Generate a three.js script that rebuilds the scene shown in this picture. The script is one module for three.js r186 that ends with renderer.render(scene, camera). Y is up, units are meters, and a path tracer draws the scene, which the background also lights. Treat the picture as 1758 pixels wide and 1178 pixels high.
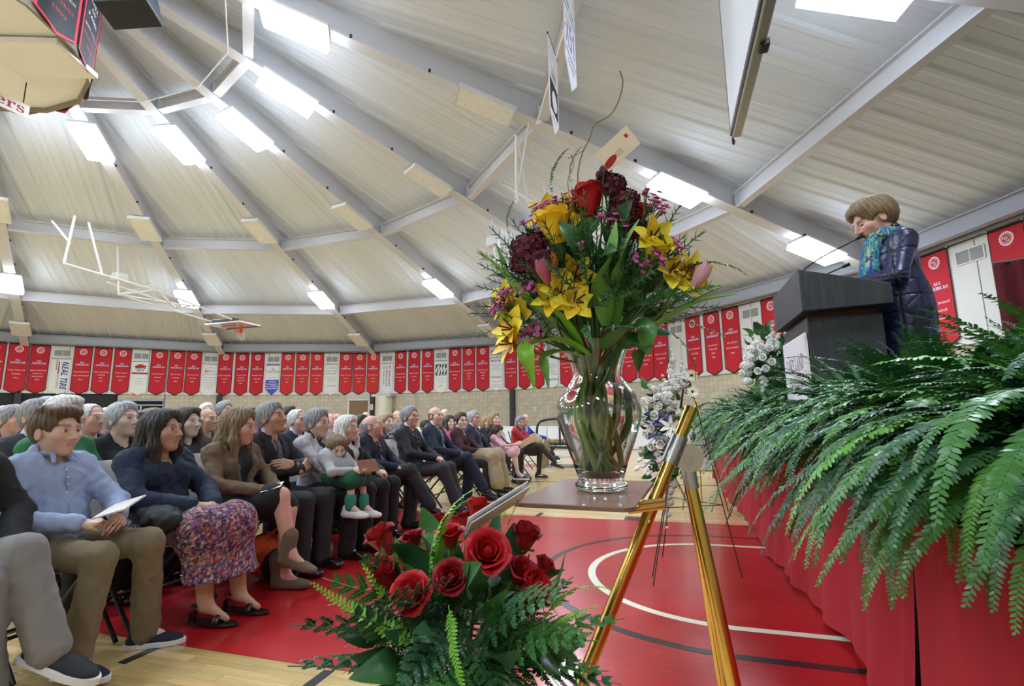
import * as THREE from 'three';
import { mergeGeometries } from 'three/addons/utils/BufferGeometryUtils.js';
import { RoundedBoxGeometry } from 'three/addons/geometries/RoundedBoxGeometry.js';
import { RectAreaLightUniformsLib } from 'three/addons/lights/RectAreaLightUniformsLib.js';

// ---------------------------------------------------------------- camera, exposure
RectAreaLightUniformsLib.init();
const renderer = new THREE.WebGLRenderer({ antialias: true });
renderer.toneMapping = THREE.LinearToneMapping;
renderer.toneMappingExposure = 2.1;
renderer.shadowMap.enabled = true;
const scene = new THREE.Scene();
scene.background = new THREE.Color(0x000000);
const YAW = -0.29609, PITCH = 0.15486, ROLL = -0.01215, EYE = 1.0639;
const camera = new THREE.PerspectiveCamera(2 * Math.atan(589 / 859.7) * 180 / Math.PI, 1758 / 1178, 0.05, 120);
{
  const F = new THREE.Vector3(Math.cos(PITCH) * Math.sin(YAW), Math.sin(PITCH), -Math.cos(PITCH) * Math.cos(YAW));
  const R0 = new THREE.Vector3(Math.cos(YAW), 0, Math.sin(YAW));
  const U0 = new THREE.Vector3().crossVectors(R0, F);
  const R = R0.clone().multiplyScalar(Math.cos(ROLL)).addScaledVector(U0, Math.sin(ROLL));
  const U = U0.clone().multiplyScalar(Math.cos(ROLL)).addScaledVector(R0, -Math.sin(ROLL));
  camera.quaternion.setFromRotationMatrix(new THREE.Matrix4().makeBasis(R, U, F.clone().negate()));
  camera.position.set(0, EYE, 0);
}
const LAMP = 17;             // brightness of the lit fluorescent fixtures
const LAMP_COLOR = new THREE.Color(0.87, 0.99, 1.17);

// ---------------------------------------------------------------- helpers
const V = (x, y, z) => new THREE.Vector3(x, y, z);
let seed = 12345;
function rnd() { seed |= 0; seed = seed + 0x6D2B79F5 | 0; let t = Math.imul(seed ^ seed >>> 15, 1 | seed); t = t + Math.imul(t ^ t >>> 7, 61 | t) ^ t; return ((t ^ t >>> 14) >>> 0) / 4294967296; }
const rr = (a, b) => a + (b - a) * rnd();
const reseed = s => { seed = s; };
const clamp = (x, a, b) => Math.min(b, Math.max(a, x));
const mix = (a, b, t) => a + (b - a) * t;
const sstep = (a, b, x) => { const t = clamp((x - a) / (b - a), 0, 1); return t * t * (3 - 2 * t); };
const counts = {};
function numbered(name) { const n = counts[name] = (counts[name] ?? -1) + 1; return n ? name + '_' + String(n).padStart(3, '0') : name; }
function sh(o) { o.castShadow = o.receiveShadow = true; return o; }
function merge(list) {
  const l = list.map(g => { const q = g.index ? g.toNonIndexed() : g; for (const k of Object.keys(q.attributes)) if (!['position', 'normal', 'uv'].includes(k)) q.deleteAttribute(k);
    if (!q.attributes.uv) q.setAttribute('uv', new THREE.BufferAttribute(new Float32Array(q.attributes.position.count * 2), 2)); return q; });
  return mergeGeometries(l);
}
function part(name, geo, mat, parent) { const m = sh(new THREE.Mesh(Array.isArray(geo) ? merge(geo) : geo, mat)); m.name = name; parent.add(m); return m; }
function parts(name, geos, mat, parent) { for (const g of geos) part(name, g, mat, parent); }
function sub(name, parent) { const g = new THREE.Group(); g.name = name; parent.add(g); return g; }
function tag(o, label, category, group, kind) { o.userData.label = label; if (category) o.userData.category = category; if (group) o.userData.group = group; if (kind) o.userData.kind = kind; return o; }
function thing(name, label, category, pos = [0, 0, 0], turn = 0, group) { const o = new THREE.Group(); o.name = numbered(name); scene.add(o); o.position.set(...pos); o.rotation.y = turn; return tag(o, label, category, group); }
function solo(name, geo, mat, label, category, group) { const m = part(numbered(name), geo, mat, scene); return tag(m, label, category, group); }
function struct(name, label) { const o = new THREE.Group(); o.name = name; scene.add(o); o.userData.kind = 'structure'; if (label) o.userData.label = label; return o; }
const box = (w, h, d, x = 0, y = 0, z = 0) => new THREE.BoxGeometry(w, h, d).translate(x, y, z);
const rbox = (w, h, d, r, x = 0, y = 0, z = 0, s = 2) => new RoundedBoxGeometry(w, h, d, s, r).translate(x, y, z);
function rod(a, b, r1, r2 = r1, seg = 8) {
  const A = a.isVector3 ? a : V(...a), B = b.isVector3 ? b : V(...b), d = B.clone().sub(A);
  const g = new THREE.CylinderGeometry(r2, r1, d.length(), seg, 1);
  g.applyQuaternion(new THREE.Quaternion().setFromUnitVectors(V(0, 1, 0), d.clone().normalize()));
  return g.translate((A.x + B.x) / 2, (A.y + B.y) / 2, (A.z + B.z) / 2);
}
function tube(pts, r, n = 20, seg = 6, closed = false) { return new THREE.TubeGeometry(new THREE.CatmullRomCurve3(pts.map(p => p.isVector3 ? p : V(...p)), closed), n, r, seg, closed); }
const lathe = (pts, seg = 32) => new THREE.LatheGeometry(pts.map(p => new THREE.Vector2(p[0], p[1])), seg);
const lin = (r, g, b) => new THREE.Color().setRGB(r, g, b);
const hex = h => new THREE.Color(h);
function mat(c, rough = 0.6, o = {}) { return new THREE.MeshPhysicalMaterial({ color: c?.isColor ? c : hex(c), roughness: rough, side: THREE.DoubleSide, ...o }); }
const metal = (c, rough = 0.3) => mat(c, rough, { metalness: 1 });
function canvas(w, h, draw) { const c = document.createElement('canvas'); c.width = w; c.height = h; draw(c.getContext('2d'), w, h); const t = new THREE.CanvasTexture(c); t.colorSpace = THREE.SRGBColorSpace; t.anisotropy = 8; return t; }
function dataTex(n, m, fn, srgb = true, rep = true) {
  const a = new Uint8Array(n * m * 4);
  for (let j = 0; j < m; j++) for (let i = 0; i < n; i++) { const c = fn(i / n, j / m, i, j), k = (j * n + i) * 4; a[k] = clamp(c[0], 0, 255); a[k + 1] = clamp(c[1], 0, 255); a[k + 2] = clamp(c[2], 0, 255); a[k + 3] = 255; }
  const t = new THREE.DataTexture(a, n, m); t.magFilter = THREE.LinearFilter; t.minFilter = THREE.LinearMipmapLinearFilter; t.generateMipmaps = true; if (srgb) t.colorSpace = THREE.SRGBColorSpace; if (rep) t.wrapS = t.wrapT = THREE.RepeatWrapping; t.needsUpdate = true; return t;
}
const hsh = (x, y = 0, z = 0) => { let h = Math.imul(x | 0, 374761393) ^ Math.imul(y | 0, 668265263) ^ Math.imul(z | 0, 1274126177); h = Math.imul(h ^ h >>> 13, 1274126177); return ((h ^ h >>> 16) >>> 0) / 4294967296; };
function vnoise(x, y, px = 1e9, py = 1e9) {   // value noise, periodic
  const xi = Math.floor(x), yi = Math.floor(y), f = x - xi, g = y - yi, m = (a, p) => ((a % p) + p) % p;
  const u = f * f * (3 - 2 * f), v = g * g * (3 - 2 * g), x0 = m(xi, px), x1 = m(xi + 1, px), y0 = m(yi, py), y1 = m(yi + 1, py);
  return mix(mix(hsh(x0, y0), hsh(x1, y0), u), mix(hsh(x0, y1), hsh(x1, y1), u), v);
}
// fine cloth relief shared by fabrics
const weaveTex = dataTex(64, 64, (u, v, i, j) => { const q = 128 + 60 * Math.sin(i * Math.PI / 4) * ((j >> 3) % 2 ? 1 : -1) + 40 * hsh(i, j); return [q, q, q]; }, false);

// ---------------------------------------------------------------- the round gym: 16 sides about its centre
const CX = -11.4, CZ = -3.878, RW = 20.48, STEP = Math.PI / 8, HALF = Math.PI / 16;
const APO = RW * Math.cos(HALF), HW = RW * Math.sin(HALF);
const phi = i => 2.938 - i * STEP;                 // direction of rafter i
const SL = 0.283, YL = 10.385;                     // slope of the roof, height of the fixtures at the centre
const yFix = r => YL - SL * r, yFl = r => YL + 0.13 - SL * r, yDeck = r => YL + 0.79 - SL * r;
function radial(o, i) { o.position.set(CX, 0, CZ); o.rotation.y = phi(i); return o; }
const M = {
  steel: mat(lin(0.60, 0.605, 0.63), 0.55),
  deck: mat(lin(0.66, 0.71, 0.78), 0.7),
  fascia: mat(lin(0.40, 0.43, 0.49), 0.6),
  white: mat(lin(0.78, 0.775, 0.75), 0.6),
  black: mat(lin(0.012, 0.012, 0.013), 0.5),
  pipe: mat(lin(0.75, 0.75, 0.74), 0.35),
  darkcol: mat(lin(0.03, 0.02, 0.022), 0.5),
  red: mat(lin(0.34, 0.007, 0.015), 0.9, { bumpMap: weaveTex, bumpScale: 0.0004 }),
};

// ---------------------------------------------------------------- floor
{
  const wood = dataTex(1024, 512, (u, v, i, j) => {           // 1.83 m along the boards, 0.915 m across: 16 strips
    const s = j >> 5, e = j & 31, off = hsh(s, 7) * 1024, cell = Math.floor((i + off) % 1024 / (1024 / 3)), k = hsh(s, cell, 3);
    const g = vnoise(u * 12, v * 90, 12, 90) * 0.6 + vnoise(u * 40, v * 260, 40, 260) * 0.4, p = vnoise(u * 5 + s, v * 16, 1e9, 16);
    let b = 0.86 + 0.16 * k + 0.10 * (g - 0.5) + 0.06 * (p - .5); if (e === 0) b *= 0.82; const end = (i + off) % 1024 % (1024 / 3); if (end < 2) b *= 0.8;
    return [232 * b, 206 * b - 4 * k, (138 + 12 * k) * b];
  });
  const M_wood = mat(0xffffff, 0.28, { map: wood, clearcoat: 0.5, clearcoatRoughness: 0.12 });
  const floor = struct('floor', 'glossy maple gym floor with a red painted lane');
  const disc = new THREE.CylinderGeometry(RW + 0.5, RW + 0.5, 0.2, 64).translate(CX, -0.103, CZ);
  { const p = disc.attributes.position, uv = disc.attributes.uv; for (let i = 0; i < p.count; i++) uv.setXY(i, p.getX(i) / 1.83, p.getZ(i) / 0.915); }
  part('boards', disc, M_wood, floor);
  // separate maple strips in the near corner, where single boards show
  const tone = [0, 1, 2, 3, 4].map(k => { const t = wood.clone(); t.offset.set(k * 0.21, k * 0.37); t.needsUpdate = true; return mat(lin(1 - 0.05 * k, 0.985 - 0.06 * k, 0.98 - 0.09 * k), 0.28, { map: t, clearcoat: 0.5, clearcoatRoughness: 0.12 }); });
  reseed(5);
  const geos = [0.6, 0.85, 1.1, 1.4].map(L => { const g = rbox(L - 0.002, 0.004, 0.0555, 0.0008, L / 2, 0, 0, 1); const p = g.attributes.position, uv = g.attributes.uv; for (let i = 0; i < p.count; i++) uv.setXY(i, p.getX(i) / 1.83, p.getZ(i) / 0.915 + 0.03); return [L, g]; });
  for (let k = 0; k < 17; k++) { const z = -2.048 + 0.0285 + k * 0.057; let x = -4.4 - rnd() * 0.9; while (x < 0.7) { const [L, g] = geos[Math.floor(rnd() * 4)]; const m = part('board', g, tone[Math.floor(rnd() * 5)], floor); m.position.set(x, -0.0022, z); x += L; } }
  const redP = dataTex(512, 256, (u, v) => { const g = vnoise(u * 9, v * 80, 9, 80), s = vnoise(u * 30, v * 200, 30, 200) > 0.93 ? 1.16 : 1, b = 0.94 + 0.12 * (g - 0.5) + 0.08 * (vnoise(u * 4, v * 4, 4, 4) - 0.5); return [186 * b * s, 26 * b * s * s, 34 * b * s * s]; });
  const M_redp = mat(0xffffff, 0.3, { map: redP, clearcoat: 0.5, clearcoatRoughness: 0.15 }), M_blk = mat(lin(0.018, 0.018, 0.02), 0.3, { clearcoat: 0.4 }), M_wl = mat(lin(0.8, 0.8, 0.62), 0.3, { clearcoat: 0.5 });
  const flat = (name, w, d, x, z, m, y = 0.0012) => { const g = new THREE.BoxGeometry(w, 0.002, d); const p = g.attributes.position, uv = g.attributes.uv; for (let i = 0; i < p.count; i++) uv.setXY(i, p.getX(i) / 2, p.getZ(i)); return part(name, g.translate(x, y - 0.001, z), m, floor); };
  const LZ = -3.878;
  flat('lane_paint', 5.79, 3.66, 1.92 - 5.79 / 2, LZ, M_redp);
  const arc = (r, m, bx) => { const s = new THREE.Shape(); const o = r + 0.026, n = r - 0.026; s.moveTo(1.9, o); s.lineTo(bx, o); s.absarc(bx, 0, o, Math.PI / 2, Math.PI * 1.5, false); s.lineTo(1.9, -o); s.lineTo(1.9, -n); s.lineTo(bx, -n); s.absarc(bx, 0, n, Math.PI * 1.5, Math.PI / 2, true); s.lineTo(1.9, n); const g = new THREE.ExtrudeGeometry(s, { depth: 0.001, bevelEnabled: false, curveSegments: 48 }); return part('lane_arc', g.rotateX(-Math.PI / 2).translate(0, 0.0014, LZ), m, floor); };
  arc(0.906, M_wl, 0.323); arc(1.245, M_blk, 0.323);
  for (const s of [-1, 1]) for (const x of [-0.36, -1.47, -2.43, -3.36]) flat('lane_mark', x === -0.36 ? 0.30 : 0.05, 0.2, x, LZ + s * 1.945, M_blk);
  // sideline band on the far side, with its black stretch
  flat('sideline_band', 3.2, 0.85, -4.3, -12.05, M_redp); flat('sideline_band', 1.6, 0.85, -1.9, -12.05, M_blk); flat('sideline_band', 8, 0.85, -10.2, -12.05, M_redp);
  flat('court_line', 14, 0.05, -6, -8.9, M_blk);
}

// ---------------------------------------------------------------- ceiling
{
  const ceiling = struct('ceiling', 'pale ribbed metal roof deck on radial steel rafters');
  const cone = new THREE.ConeGeometry(RW + 1.2, SL * (RW + 1.2), 16, 1, true); cone.rotateY(-HALF + Math.PI / 2);
  // solid roof above the deck sheets
  const roof = lathe([[0.01, yDeck(0) + 0.25], [RW + 0.6, yDeck(RW + 0.6) + 0.25], [RW + 0.6, yDeck(RW + 0.6) + 0.45], [0.01, yDeck(0) + 0.45]], 16); roof.translate(CX, 0, CZ); part('roof_shell', roof, M.deck, ceiling);
  // deck sheets: each one a pan with a rib, cut along the rafters
  const W = 0.55, prof = [[0, 0.011], [0.006, 0], [0.17, 0], [0.235, -0.03], [0.315, -0.03], [0.38, 0], [0.544, 0], [0.55, 0.011]];
  const sheets = [];
  for (let k = -8; k < 8; k++) {
    const pos = [], uv = [], idx = [];
    prof.forEach(([s0, dy]) => { const s = k * W + s0, t0 = Math.max(1.6, Math.abs(s) / Math.tan(HALF) - 0.02), t1 = APO + 0.3; if (t0 > t1) return; for (const t of [t0, t1]) { pos.push(t, YL + 0.79 - SL * t / Math.cos(HALF) + dy, s); uv.push(t, s); } });
    for (let a = 0; a < pos.length / 6 - 1; a++) idx.push(a * 2, a * 2 + 1, a * 2 + 2, a * 2 + 1, a * 2 + 3, a * 2 + 2);
    const g = new THREE.BufferGeometry(); g.setAttribute('position', new THREE.Float32BufferAttribute(pos, 3)); g.setAttribute('uv', new THREE.Float32BufferAttribute(uv, 2)); g.setIndex(idx); const q = g.toNonIndexed(); q.computeVertexNormals(); sheets.push(q);
  }
  const tones = [0, 1, 2].map(k => mat(lin(0.68 - 0.012 * k, 0.73 - 0.012 * k, 0.79 - 0.014 * k), 0.7));
  for (let i = 0; i < 16; i++) sheets.forEach((g, k) => { const m = part('deck_sheet', g, tones[(i * 5 + k * 7) % 3], ceiling); radial(m, i + 0.5); });
  const shear = (g, H) => { const p = g.attributes.position; for (let i = 0; i < p.count; i++) p.setY(i, p.getY(i) + H - SL * p.getX(i)); g.computeVertexNormals(); return g; };
  const L = RW - 2.0, rafterG = shear(merge([box(L, 0.03, 0.3, 2.0 + L / 2, 0.015, 0), box(L, 0.6, 0.02, 2.0 + L / 2, 0.33, 0), box(L, 0.03, 0.3, 2.0 + L / 2, 0.645, 0)]), YL + 0.13);
  for (let i = 0; i < 16; i++) radial(part('rafter', rafterG, M.steel, ceiling), i);
  // ring beams between the rafters, with end plates
  for (const [r, d] of [[5.0, 0.3], [10.95, 0.36], [15.9, 0.36], [20.0, 0.36]]) {
    const t = r * Math.cos(HALF), w = 2 * (r * Math.sin(HALF) - 0.06), y = yFl(r) + 0.06;
    const g = merge([box(0.2, 0.025, w, t, y, 0), box(0.016, d, w, t, y + d / 2, 0), box(0.2, 0.025, w, t, y + d, 0), box(0.24, d * 0.9, 0.02, t, y + d / 2, w / 2 - 0.12), box(0.24, d * 0.9, 0.02, t, y + d / 2, -w / 2 + 0.12)]);
    for (let i = 0; i < 16; i++) radial(part('ring_beam', g, r > 19 ? M.fascia : M.steel, ceiling), i + 0.5);
  }
  // conduit runs and small junction clips
  const con = [];
  for (const [r, i0, i1] of [[4.6, 1, 7]]) for (let i = i0; i < i1; i++) { const a = phi(i), b = phi(i + 1); con.push(rod([CX + r * Math.cos(a), yFl(r) - 0.02, CZ - r * Math.sin(a)], [CX + r * Math.cos(b), yFl(r) - 0.02, CZ - r * Math.sin(b)], 0.014)); }
  parts('conduit', con, M.pipe, ceiling);
  const clip = [];
  for (let i = 0; i < 8; i++) for (let r = 6.9; r < 19; r += 1.55) clip.push(box(0.05, 0.06, 0.05).translate(r, 0, 0.16).applyMatrix4(new THREE.Matrix4().makeRotationY(phi(i))).translate(CX, yFl(r) + 0.05, CZ));
  parts('clamp', clip, M.darkcol, ceiling);
}
// ---------------------------------------------------------------- light fittings on the rafters
{
  const M_house = mat(lin(0.72, 0.71, 0.68), 0.5);
  const lensT = dataTex(128, 64, (u, v) => { const q = 226 + 18 * vnoise(u * 32, v * 16, 32, 16) + 8 * hsh(u * 128 | 0, v * 64 | 0); return [q, q, q - 3]; });
  const M_off = mat(lin(0.86, 0.86, 0.84), 0.45, { map: lensT });
  const M_on = new THREE.MeshStandardMaterial({ color: 0xffffff, emissive: LAMP_COLOR, emissiveIntensity: 10, roughness: 0.6 });
  const house = merge([box(1.26, 0.07, 0.64, 0, 0.06, 0), box(1.26, 0.05, 0.02, 0, 0.01, 0.31), box(1.26, 0.05, 0.02, 0, 0.01, -0.31), box(0.02, 0.05, 0.64, 0.62, 0.01, 0), box(0.02, 0.05, 0.64, -0.62, 0.01, 0)]);
  const top = box(1.26, 0.05, 0.64, 0, 0.08, 0);
  const lens = box(1.21, 0.012, 0.59, 0, 0, 0), wrap = rbox(1.25, 0.14, 0.63, 0.02, 0, -0.02, 0), hang = rod([0, 0.09, 0], [0, 0.2, 0], 0.03);
  const ord = ['first', 'second', 'third', 'fourth', 'fifth', 'sixth', 'seventh', 'eighth', 'ninth'];
  const rings = [[5.86, 'inner ring by the drum', i => true, [1, 6]], [9.63, 'second ring from the drum', i => false, [1, 6]], [14.25, 'third ring from the drum', i => true, [1, 7]], [18.25, 'outer ring above the banners', i => i === 6, [1, 6]]];
  rings.forEach(([r, where, lit, [a, b]]) => {
    for (let i = 0; i < 16; i++) {
      const on = lit(i), seen = i >= a && i <= b; if (!seen && !on) continue;
      const o = thing('ceiling_light', seen ? `${on ? 'lit white' : 'unlit'} ceiling panel light, ${ord[i - a]} from left on the ${where}` : `lit ceiling light on the ${where}, out of view`, 'light', [0, 0, 0], 0, on ? 'lit ceiling lights' : 'unlit ceiling lights');
      o.position.set(CX + r * Math.cos(phi(i)), yFix(r), CZ - r * Math.sin(phi(i)));
      o.quaternion.setFromEuler(new THREE.Euler(0, phi(i), 0)).multiply(new THREE.Quaternion().setFromAxisAngle(V(0, 0, 1), -Math.atan(SL)));
      part('housing', on ? top : house, M_house, o); part('diffuser', on ? wrap : lens, on ? M_on : M_off, o); part('hanger', hang, M.pipe, o);
      if (on) { const l = new THREE.RectAreaLight(LAMP_COLOR, LAMP, 1.2, 0.58); l.position.set(0, -0.1, 0); l.rotation.x = -Math.PI / 2; o.add(l); }
    }
  });
}
// ---------------------------------------------------------------- walls
const compass = ['west_northwest', 'northwest', 'north_northwest', 'north', 'north_northeast', 'northeast', 'east_northeast', 'east', 'east_southeast', 'southeast', 'south_southeast', 'south', 'south_southwest', 'southwest', 'west_southwest', 'west'];
const wallPt = (g, y, inset = 0) => { const i = Math.floor(g), s = (g - i - 0.5) * 2 * HW, a = phi(i + 0.5), x = APO - inset; return V(CX + x * Math.cos(a) + s * Math.sin(a), y, CZ - x * Math.sin(a) + s * Math.cos(a)); };
const wallTurn = g => phi(Math.abs(g - Math.round(g)) < 0.06 ? Math.round(g) : Math.floor(g) + 0.5) - Math.PI / 2;      // an object made facing +z looks into the room
{
  const block = dataTex(512, 512, (u, v, i, j) => {                  // 1.6 m of stack-bonded block
    const bi = i >> 6, bj = j >> 6, ei = i & 63, ej = j & 63, k = hsh(bi, bj), n = vnoise(u * 60, v * 60, 60, 60);
    const jt = ei < 3 || ej < 3 ? 0.80 : 1; const b = (0.93 + 0.09 * k + 0.06 * (n - 0.5)) * jt; return [202 * b, 192 * b, 166 * b];
  });
  const blockB = dataTex(512, 512, (u, v, i, j) => { const q = (i & 63) < 3 || (j & 63) < 3 ? 60 : 190 + 40 * hsh(i, j); return [q, q, q]; }, false);
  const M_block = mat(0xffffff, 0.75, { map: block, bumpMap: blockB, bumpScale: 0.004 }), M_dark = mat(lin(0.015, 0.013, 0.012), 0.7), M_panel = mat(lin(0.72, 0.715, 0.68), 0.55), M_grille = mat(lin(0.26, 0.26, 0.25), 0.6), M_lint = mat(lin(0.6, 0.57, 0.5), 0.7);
  const wallG = box(0.3, 2.75, 2 * HW + 0.1, APO + 0.15, 1.375, 0);
  { const p = wallG.attributes.position, uv = wallG.attributes.uv; for (let i = 0; i < p.count; i++) uv.setXY(i, p.getZ(i) / 1.6, p.getY(i) / 1.6); }
  const upper = box(0.3, 3.2, 2 * HW + 0.1, APO + 0.2, 4.2, 0);
  const fascia = merge([box(0.06, 0.55, 2 * HW, APO - 0.05, 5.16, 0), box(0.22, 0.05, 2 * HW, APO - 0.1, 5.42, 0), box(0.16, 0.04, 2 * HW, APO - 0.1, 4.92, 0)]);
  const bracket = box(0.16, 0.5, 0.03), tee = merge([box(0.1, 0.03, 0.5, 0, 0, 0)]);
  const panelG = rbox(0.05, 2.25, 0.765, 0.006, 0, 0, 0, 1), grilleFrame = merge([box(0.04, 0.03, 0.62, 0, 0.15, 0), box(0.04, 0.03, 0.62, 0, -0.15, 0), box(0.04, 0.3, 0.03, 0, 0, 0.31), box(0.04, 0.3, 0.03, 0, 0, -0.31), box(0.03, 0.3, 0.02, 0, 0, 0)]), grilleBack = box(0.015, 0.3, 0.6);
  const slat = []; for (let k = 0; k < 12; k++) slat.push(box(0.018, 0.010, 0.6, -0.004, -0.138 + k * 0.025, 0)); const slatG = merge(slat);
  const col = box(0.16, 2.62, 0.24, RW - 0.1, 1.31, 0);
  for (let i = 0; i < 16; i++) {
    const w = struct('wall_' + compass[i]); radial(w, i + 0.5);
    if (i === 1) {                 // a doorway with dark glass stands in this side, dark recess left of it
      const seg = (a, b, y0, y1, m, x = APO + 0.15, th = 0.3) => { const g = box(th, y1 - y0, b - a, x, (y0 + y1) / 2, (a + b) / 2); const p = g.attributes.position, uv = g.attributes.uv; for (let q = 0; q < p.count; q++) uv.setXY(q, p.getZ(q) / 1.6, p.getY(q) / 1.6); return g; };
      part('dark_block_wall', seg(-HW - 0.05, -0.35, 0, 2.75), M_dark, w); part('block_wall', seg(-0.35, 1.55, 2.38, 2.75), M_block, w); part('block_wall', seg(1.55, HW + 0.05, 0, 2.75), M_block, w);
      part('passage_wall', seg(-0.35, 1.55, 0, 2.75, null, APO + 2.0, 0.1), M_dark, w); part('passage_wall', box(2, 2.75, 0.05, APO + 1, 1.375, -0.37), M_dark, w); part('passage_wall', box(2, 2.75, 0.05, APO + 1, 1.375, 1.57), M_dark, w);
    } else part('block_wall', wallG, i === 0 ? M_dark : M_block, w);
    part('upper_wall', upper, M.fascia, w); part('fascia', fascia, M.fascia, w);
    for (let k = 0; k < 10; k++) {
      const z = (k + 0.5 - 5) * 0.787; const p = part('panel', panelG, M_panel, w); p.position.set(APO - 0.045, 3.73, z);
    }
    for (let k = 0; k < 7; k++) { const b = part('bracket', bracket, M.steel, w); b.position.set(APO - 0.1, 5.15, (k - 3) * 1.2); }
    if (i % 2 === 0) for (const z of [-1.2, 1.6]) for (const y of [5.08, 5.25]) { const b = part('strut', tee, M.steel, w); b.position.set(APO - 0.12, y, z); }
    const c = part('column', col, M.darkcol, w); c.rotation.y = HALF;    // at the corner, in line with its rafter
  }
  // ventilation grilles in every fourth panel
  const vents = [1.173, 1.556, 1.933, 2.333, 2.717, 3.106, 3.51, 3.893, 4.307, 4.7, 5.085, 5.498, 5.9, 6.288, 6.66, 0.79];
  vents.sort((a, b) => a - b).forEach((g, k) => { const o = thing('vent_grille', `grey louvred wall vent above the banners, ${['first', 'second', 'third', 'fourth', 'fifth', 'sixth', 'seventh', 'eighth', 'ninth', 'tenth', 'eleventh', 'twelfth', 'thirteenth', 'fourteenth', 'fifteenth', 'sixteenth'][k]} vent from the left`, 'vent', [0, 0, 0], 0, 'wall vents above the banners'); const p = wallPt(g, 4.52, 0.075); o.position.copy(p); o.rotation.y = phi(Math.floor(g) + 0.5); part('frame', grilleFrame, M.white, o); part('louvre_back', grilleBack, M_grille, o); part('louvre_slats', slatG, mat(lin(0.4, 0.4, 0.39), 0.5), o); });
  // door beside the dark corner of the far wall
  const door = struct('door_1', 'brown wooden door in a pale frame under the banners'); { const p = wallPt(2.905, 0, 0.03); door.position.copy(p); door.rotation.y = phi(2.5); }
  part('frame', [box(0.1, 2.3, 0.1, 0, 1.15, -0.55), box(0.1, 2.3, 0.1, 0, 1.15, 0.55), box(0.1, 0.1, 1.2, 0, 2.32, 0)], mat(lin(0.75, 0.72, 0.62), 0.5), door); part('leaf', box(0.05, 2.24, 1.0, 0, 1.13, 0), mat(lin(0.22, 0.13, 0.06), 0.5), door); part('handle', [rod([-0.03, 1.05, 0.4], [-0.1, 1.05, 0.4], 0.012), rod([-0.09, 1.05, 0.4], [-0.09, 1.05, 0.28], 0.012)], metal(lin(0.6, 0.6, 0.58)), door);
  part('lintel', box(0.12, 0.28, 1.35, 0, 2.52, 0), M_lint, door);
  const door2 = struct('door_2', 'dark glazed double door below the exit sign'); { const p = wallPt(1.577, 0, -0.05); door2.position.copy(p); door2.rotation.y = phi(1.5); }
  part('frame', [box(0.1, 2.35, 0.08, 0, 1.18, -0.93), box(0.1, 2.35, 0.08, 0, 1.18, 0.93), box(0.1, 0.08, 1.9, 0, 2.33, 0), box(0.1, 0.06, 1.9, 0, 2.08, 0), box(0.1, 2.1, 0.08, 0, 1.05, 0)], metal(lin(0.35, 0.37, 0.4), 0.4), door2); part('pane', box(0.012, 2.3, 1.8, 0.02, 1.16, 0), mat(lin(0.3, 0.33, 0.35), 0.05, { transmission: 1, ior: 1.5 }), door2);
  const ex = thing('exit_sign', 'small glowing red exit sign over the dark doorway', 'exit sign', wallPt(1.545, 2.66, 0.06).toArray(), wallTurn(1.5));
  part('housing', rbox(0.34, 0.2, 0.06, 0.008, 0, 0, 0), M.white, ex);
  const exT = canvas(128, 72, (c, w, h) => { c.fillStyle = '#7c0c18'; c.fillRect(0, 0, w, h); c.fillStyle = '#ff5a6a'; c.font = 'bold 56px sans-serif'; c.textAlign = 'center'; c.fillText('EXIT', w / 2, 56); });
  part('sign_face', new THREE.PlaneGeometry(0.31, 0.175).translate(0, 0, 0.032), new THREE.MeshStandardMaterial({ color: 0x330008, emissive: 0xffffff, emissiveMap: exT, emissiveIntensity: 1.3 }), ex);
  // round wall-mounted drum column by the door
  const rc = thing('round_column', 'cream rounded column with a pale cap beside the brown door', 'column', wallPt(3.105, 0, 0.28).toArray(), 0); part('shaft', lathe([[0.01, 0], [0.46, 0], [0.46, 2.45], [0.01, 2.45]], 32), mat(lin(0.7, 0.66, 0.5), 0.3, { clearcoat: 0.4 }), rc); part('cap', rbox(1.15, 0.14, 0.7, 0.02, 0, 2.5, 0).rotateY(phi(3.5) - Math.PI / 2), M_lint, rc);
  const fa = thing('fire_alarm', 'small red fire alarm box on the pale block wall', 'alarm', wallPt(3.18, 1.55, 0.05).toArray(), wallTurn(3.5)); part('box', rbox(0.26, 0.2, 0.1, 0.02), mat(lin(0.5, 0.02, 0.03), 0.4), fa); part('plate', box(0.3, 0.03, 0.02, 0, -0.12, 0.02), M.white, fa);
  for (const [g, y, l] of [[4.17, 1.62, 'small white switch plate on the block wall right of the dark column'], [3.055, 1.75, 'white thermostat plate on the wall beside the rounded column']]) { const o = thing('wall_plate', l, 'wall plate', wallPt(g, y, 0.02).toArray(), wallTurn(g)); part('plate', rbox(0.14, 0.2, 0.03, 0.01), M.white, o); part('switch', box(0.03, 0.06, 0.03, 0, 0, 0.01), M_grille, o); }
  const pb = thing('power_box', 'pale panel box with two pipes on the dark column by the door', 'electrical box', wallPt(2.998, 1.9, 0.3).toArray(), wallTurn(2.9)); part('box', rbox(0.16, 0.3, 0.08, 0.01), M.white, pb); part('cover', box(0.1, 0.2, 0.02, 0, 0, 0.04), M_lint, pb);
  const pp = thing('wall_pipe', 'pair of thin grey pipes running down the block wall', 'pipe', wallPt(3.325, 1.65, 0.05).toArray(), wallTurn(3.3)); part('pipe', rod([-0.05, 0, 0], [-0.05, 1.0, 0], 0.014), M_lint, pp); part('pipe', rod([0.06, 0, 0], [0.06, 1.0, 0], 0.014), M_lint, pp); parts('valve', [box(0.05, 0.08, 0.05, -0.05, 0, 0), box(0.05, 0.08, 0.05, 0.06, 0, 0)], M.darkcol, pp);
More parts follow.
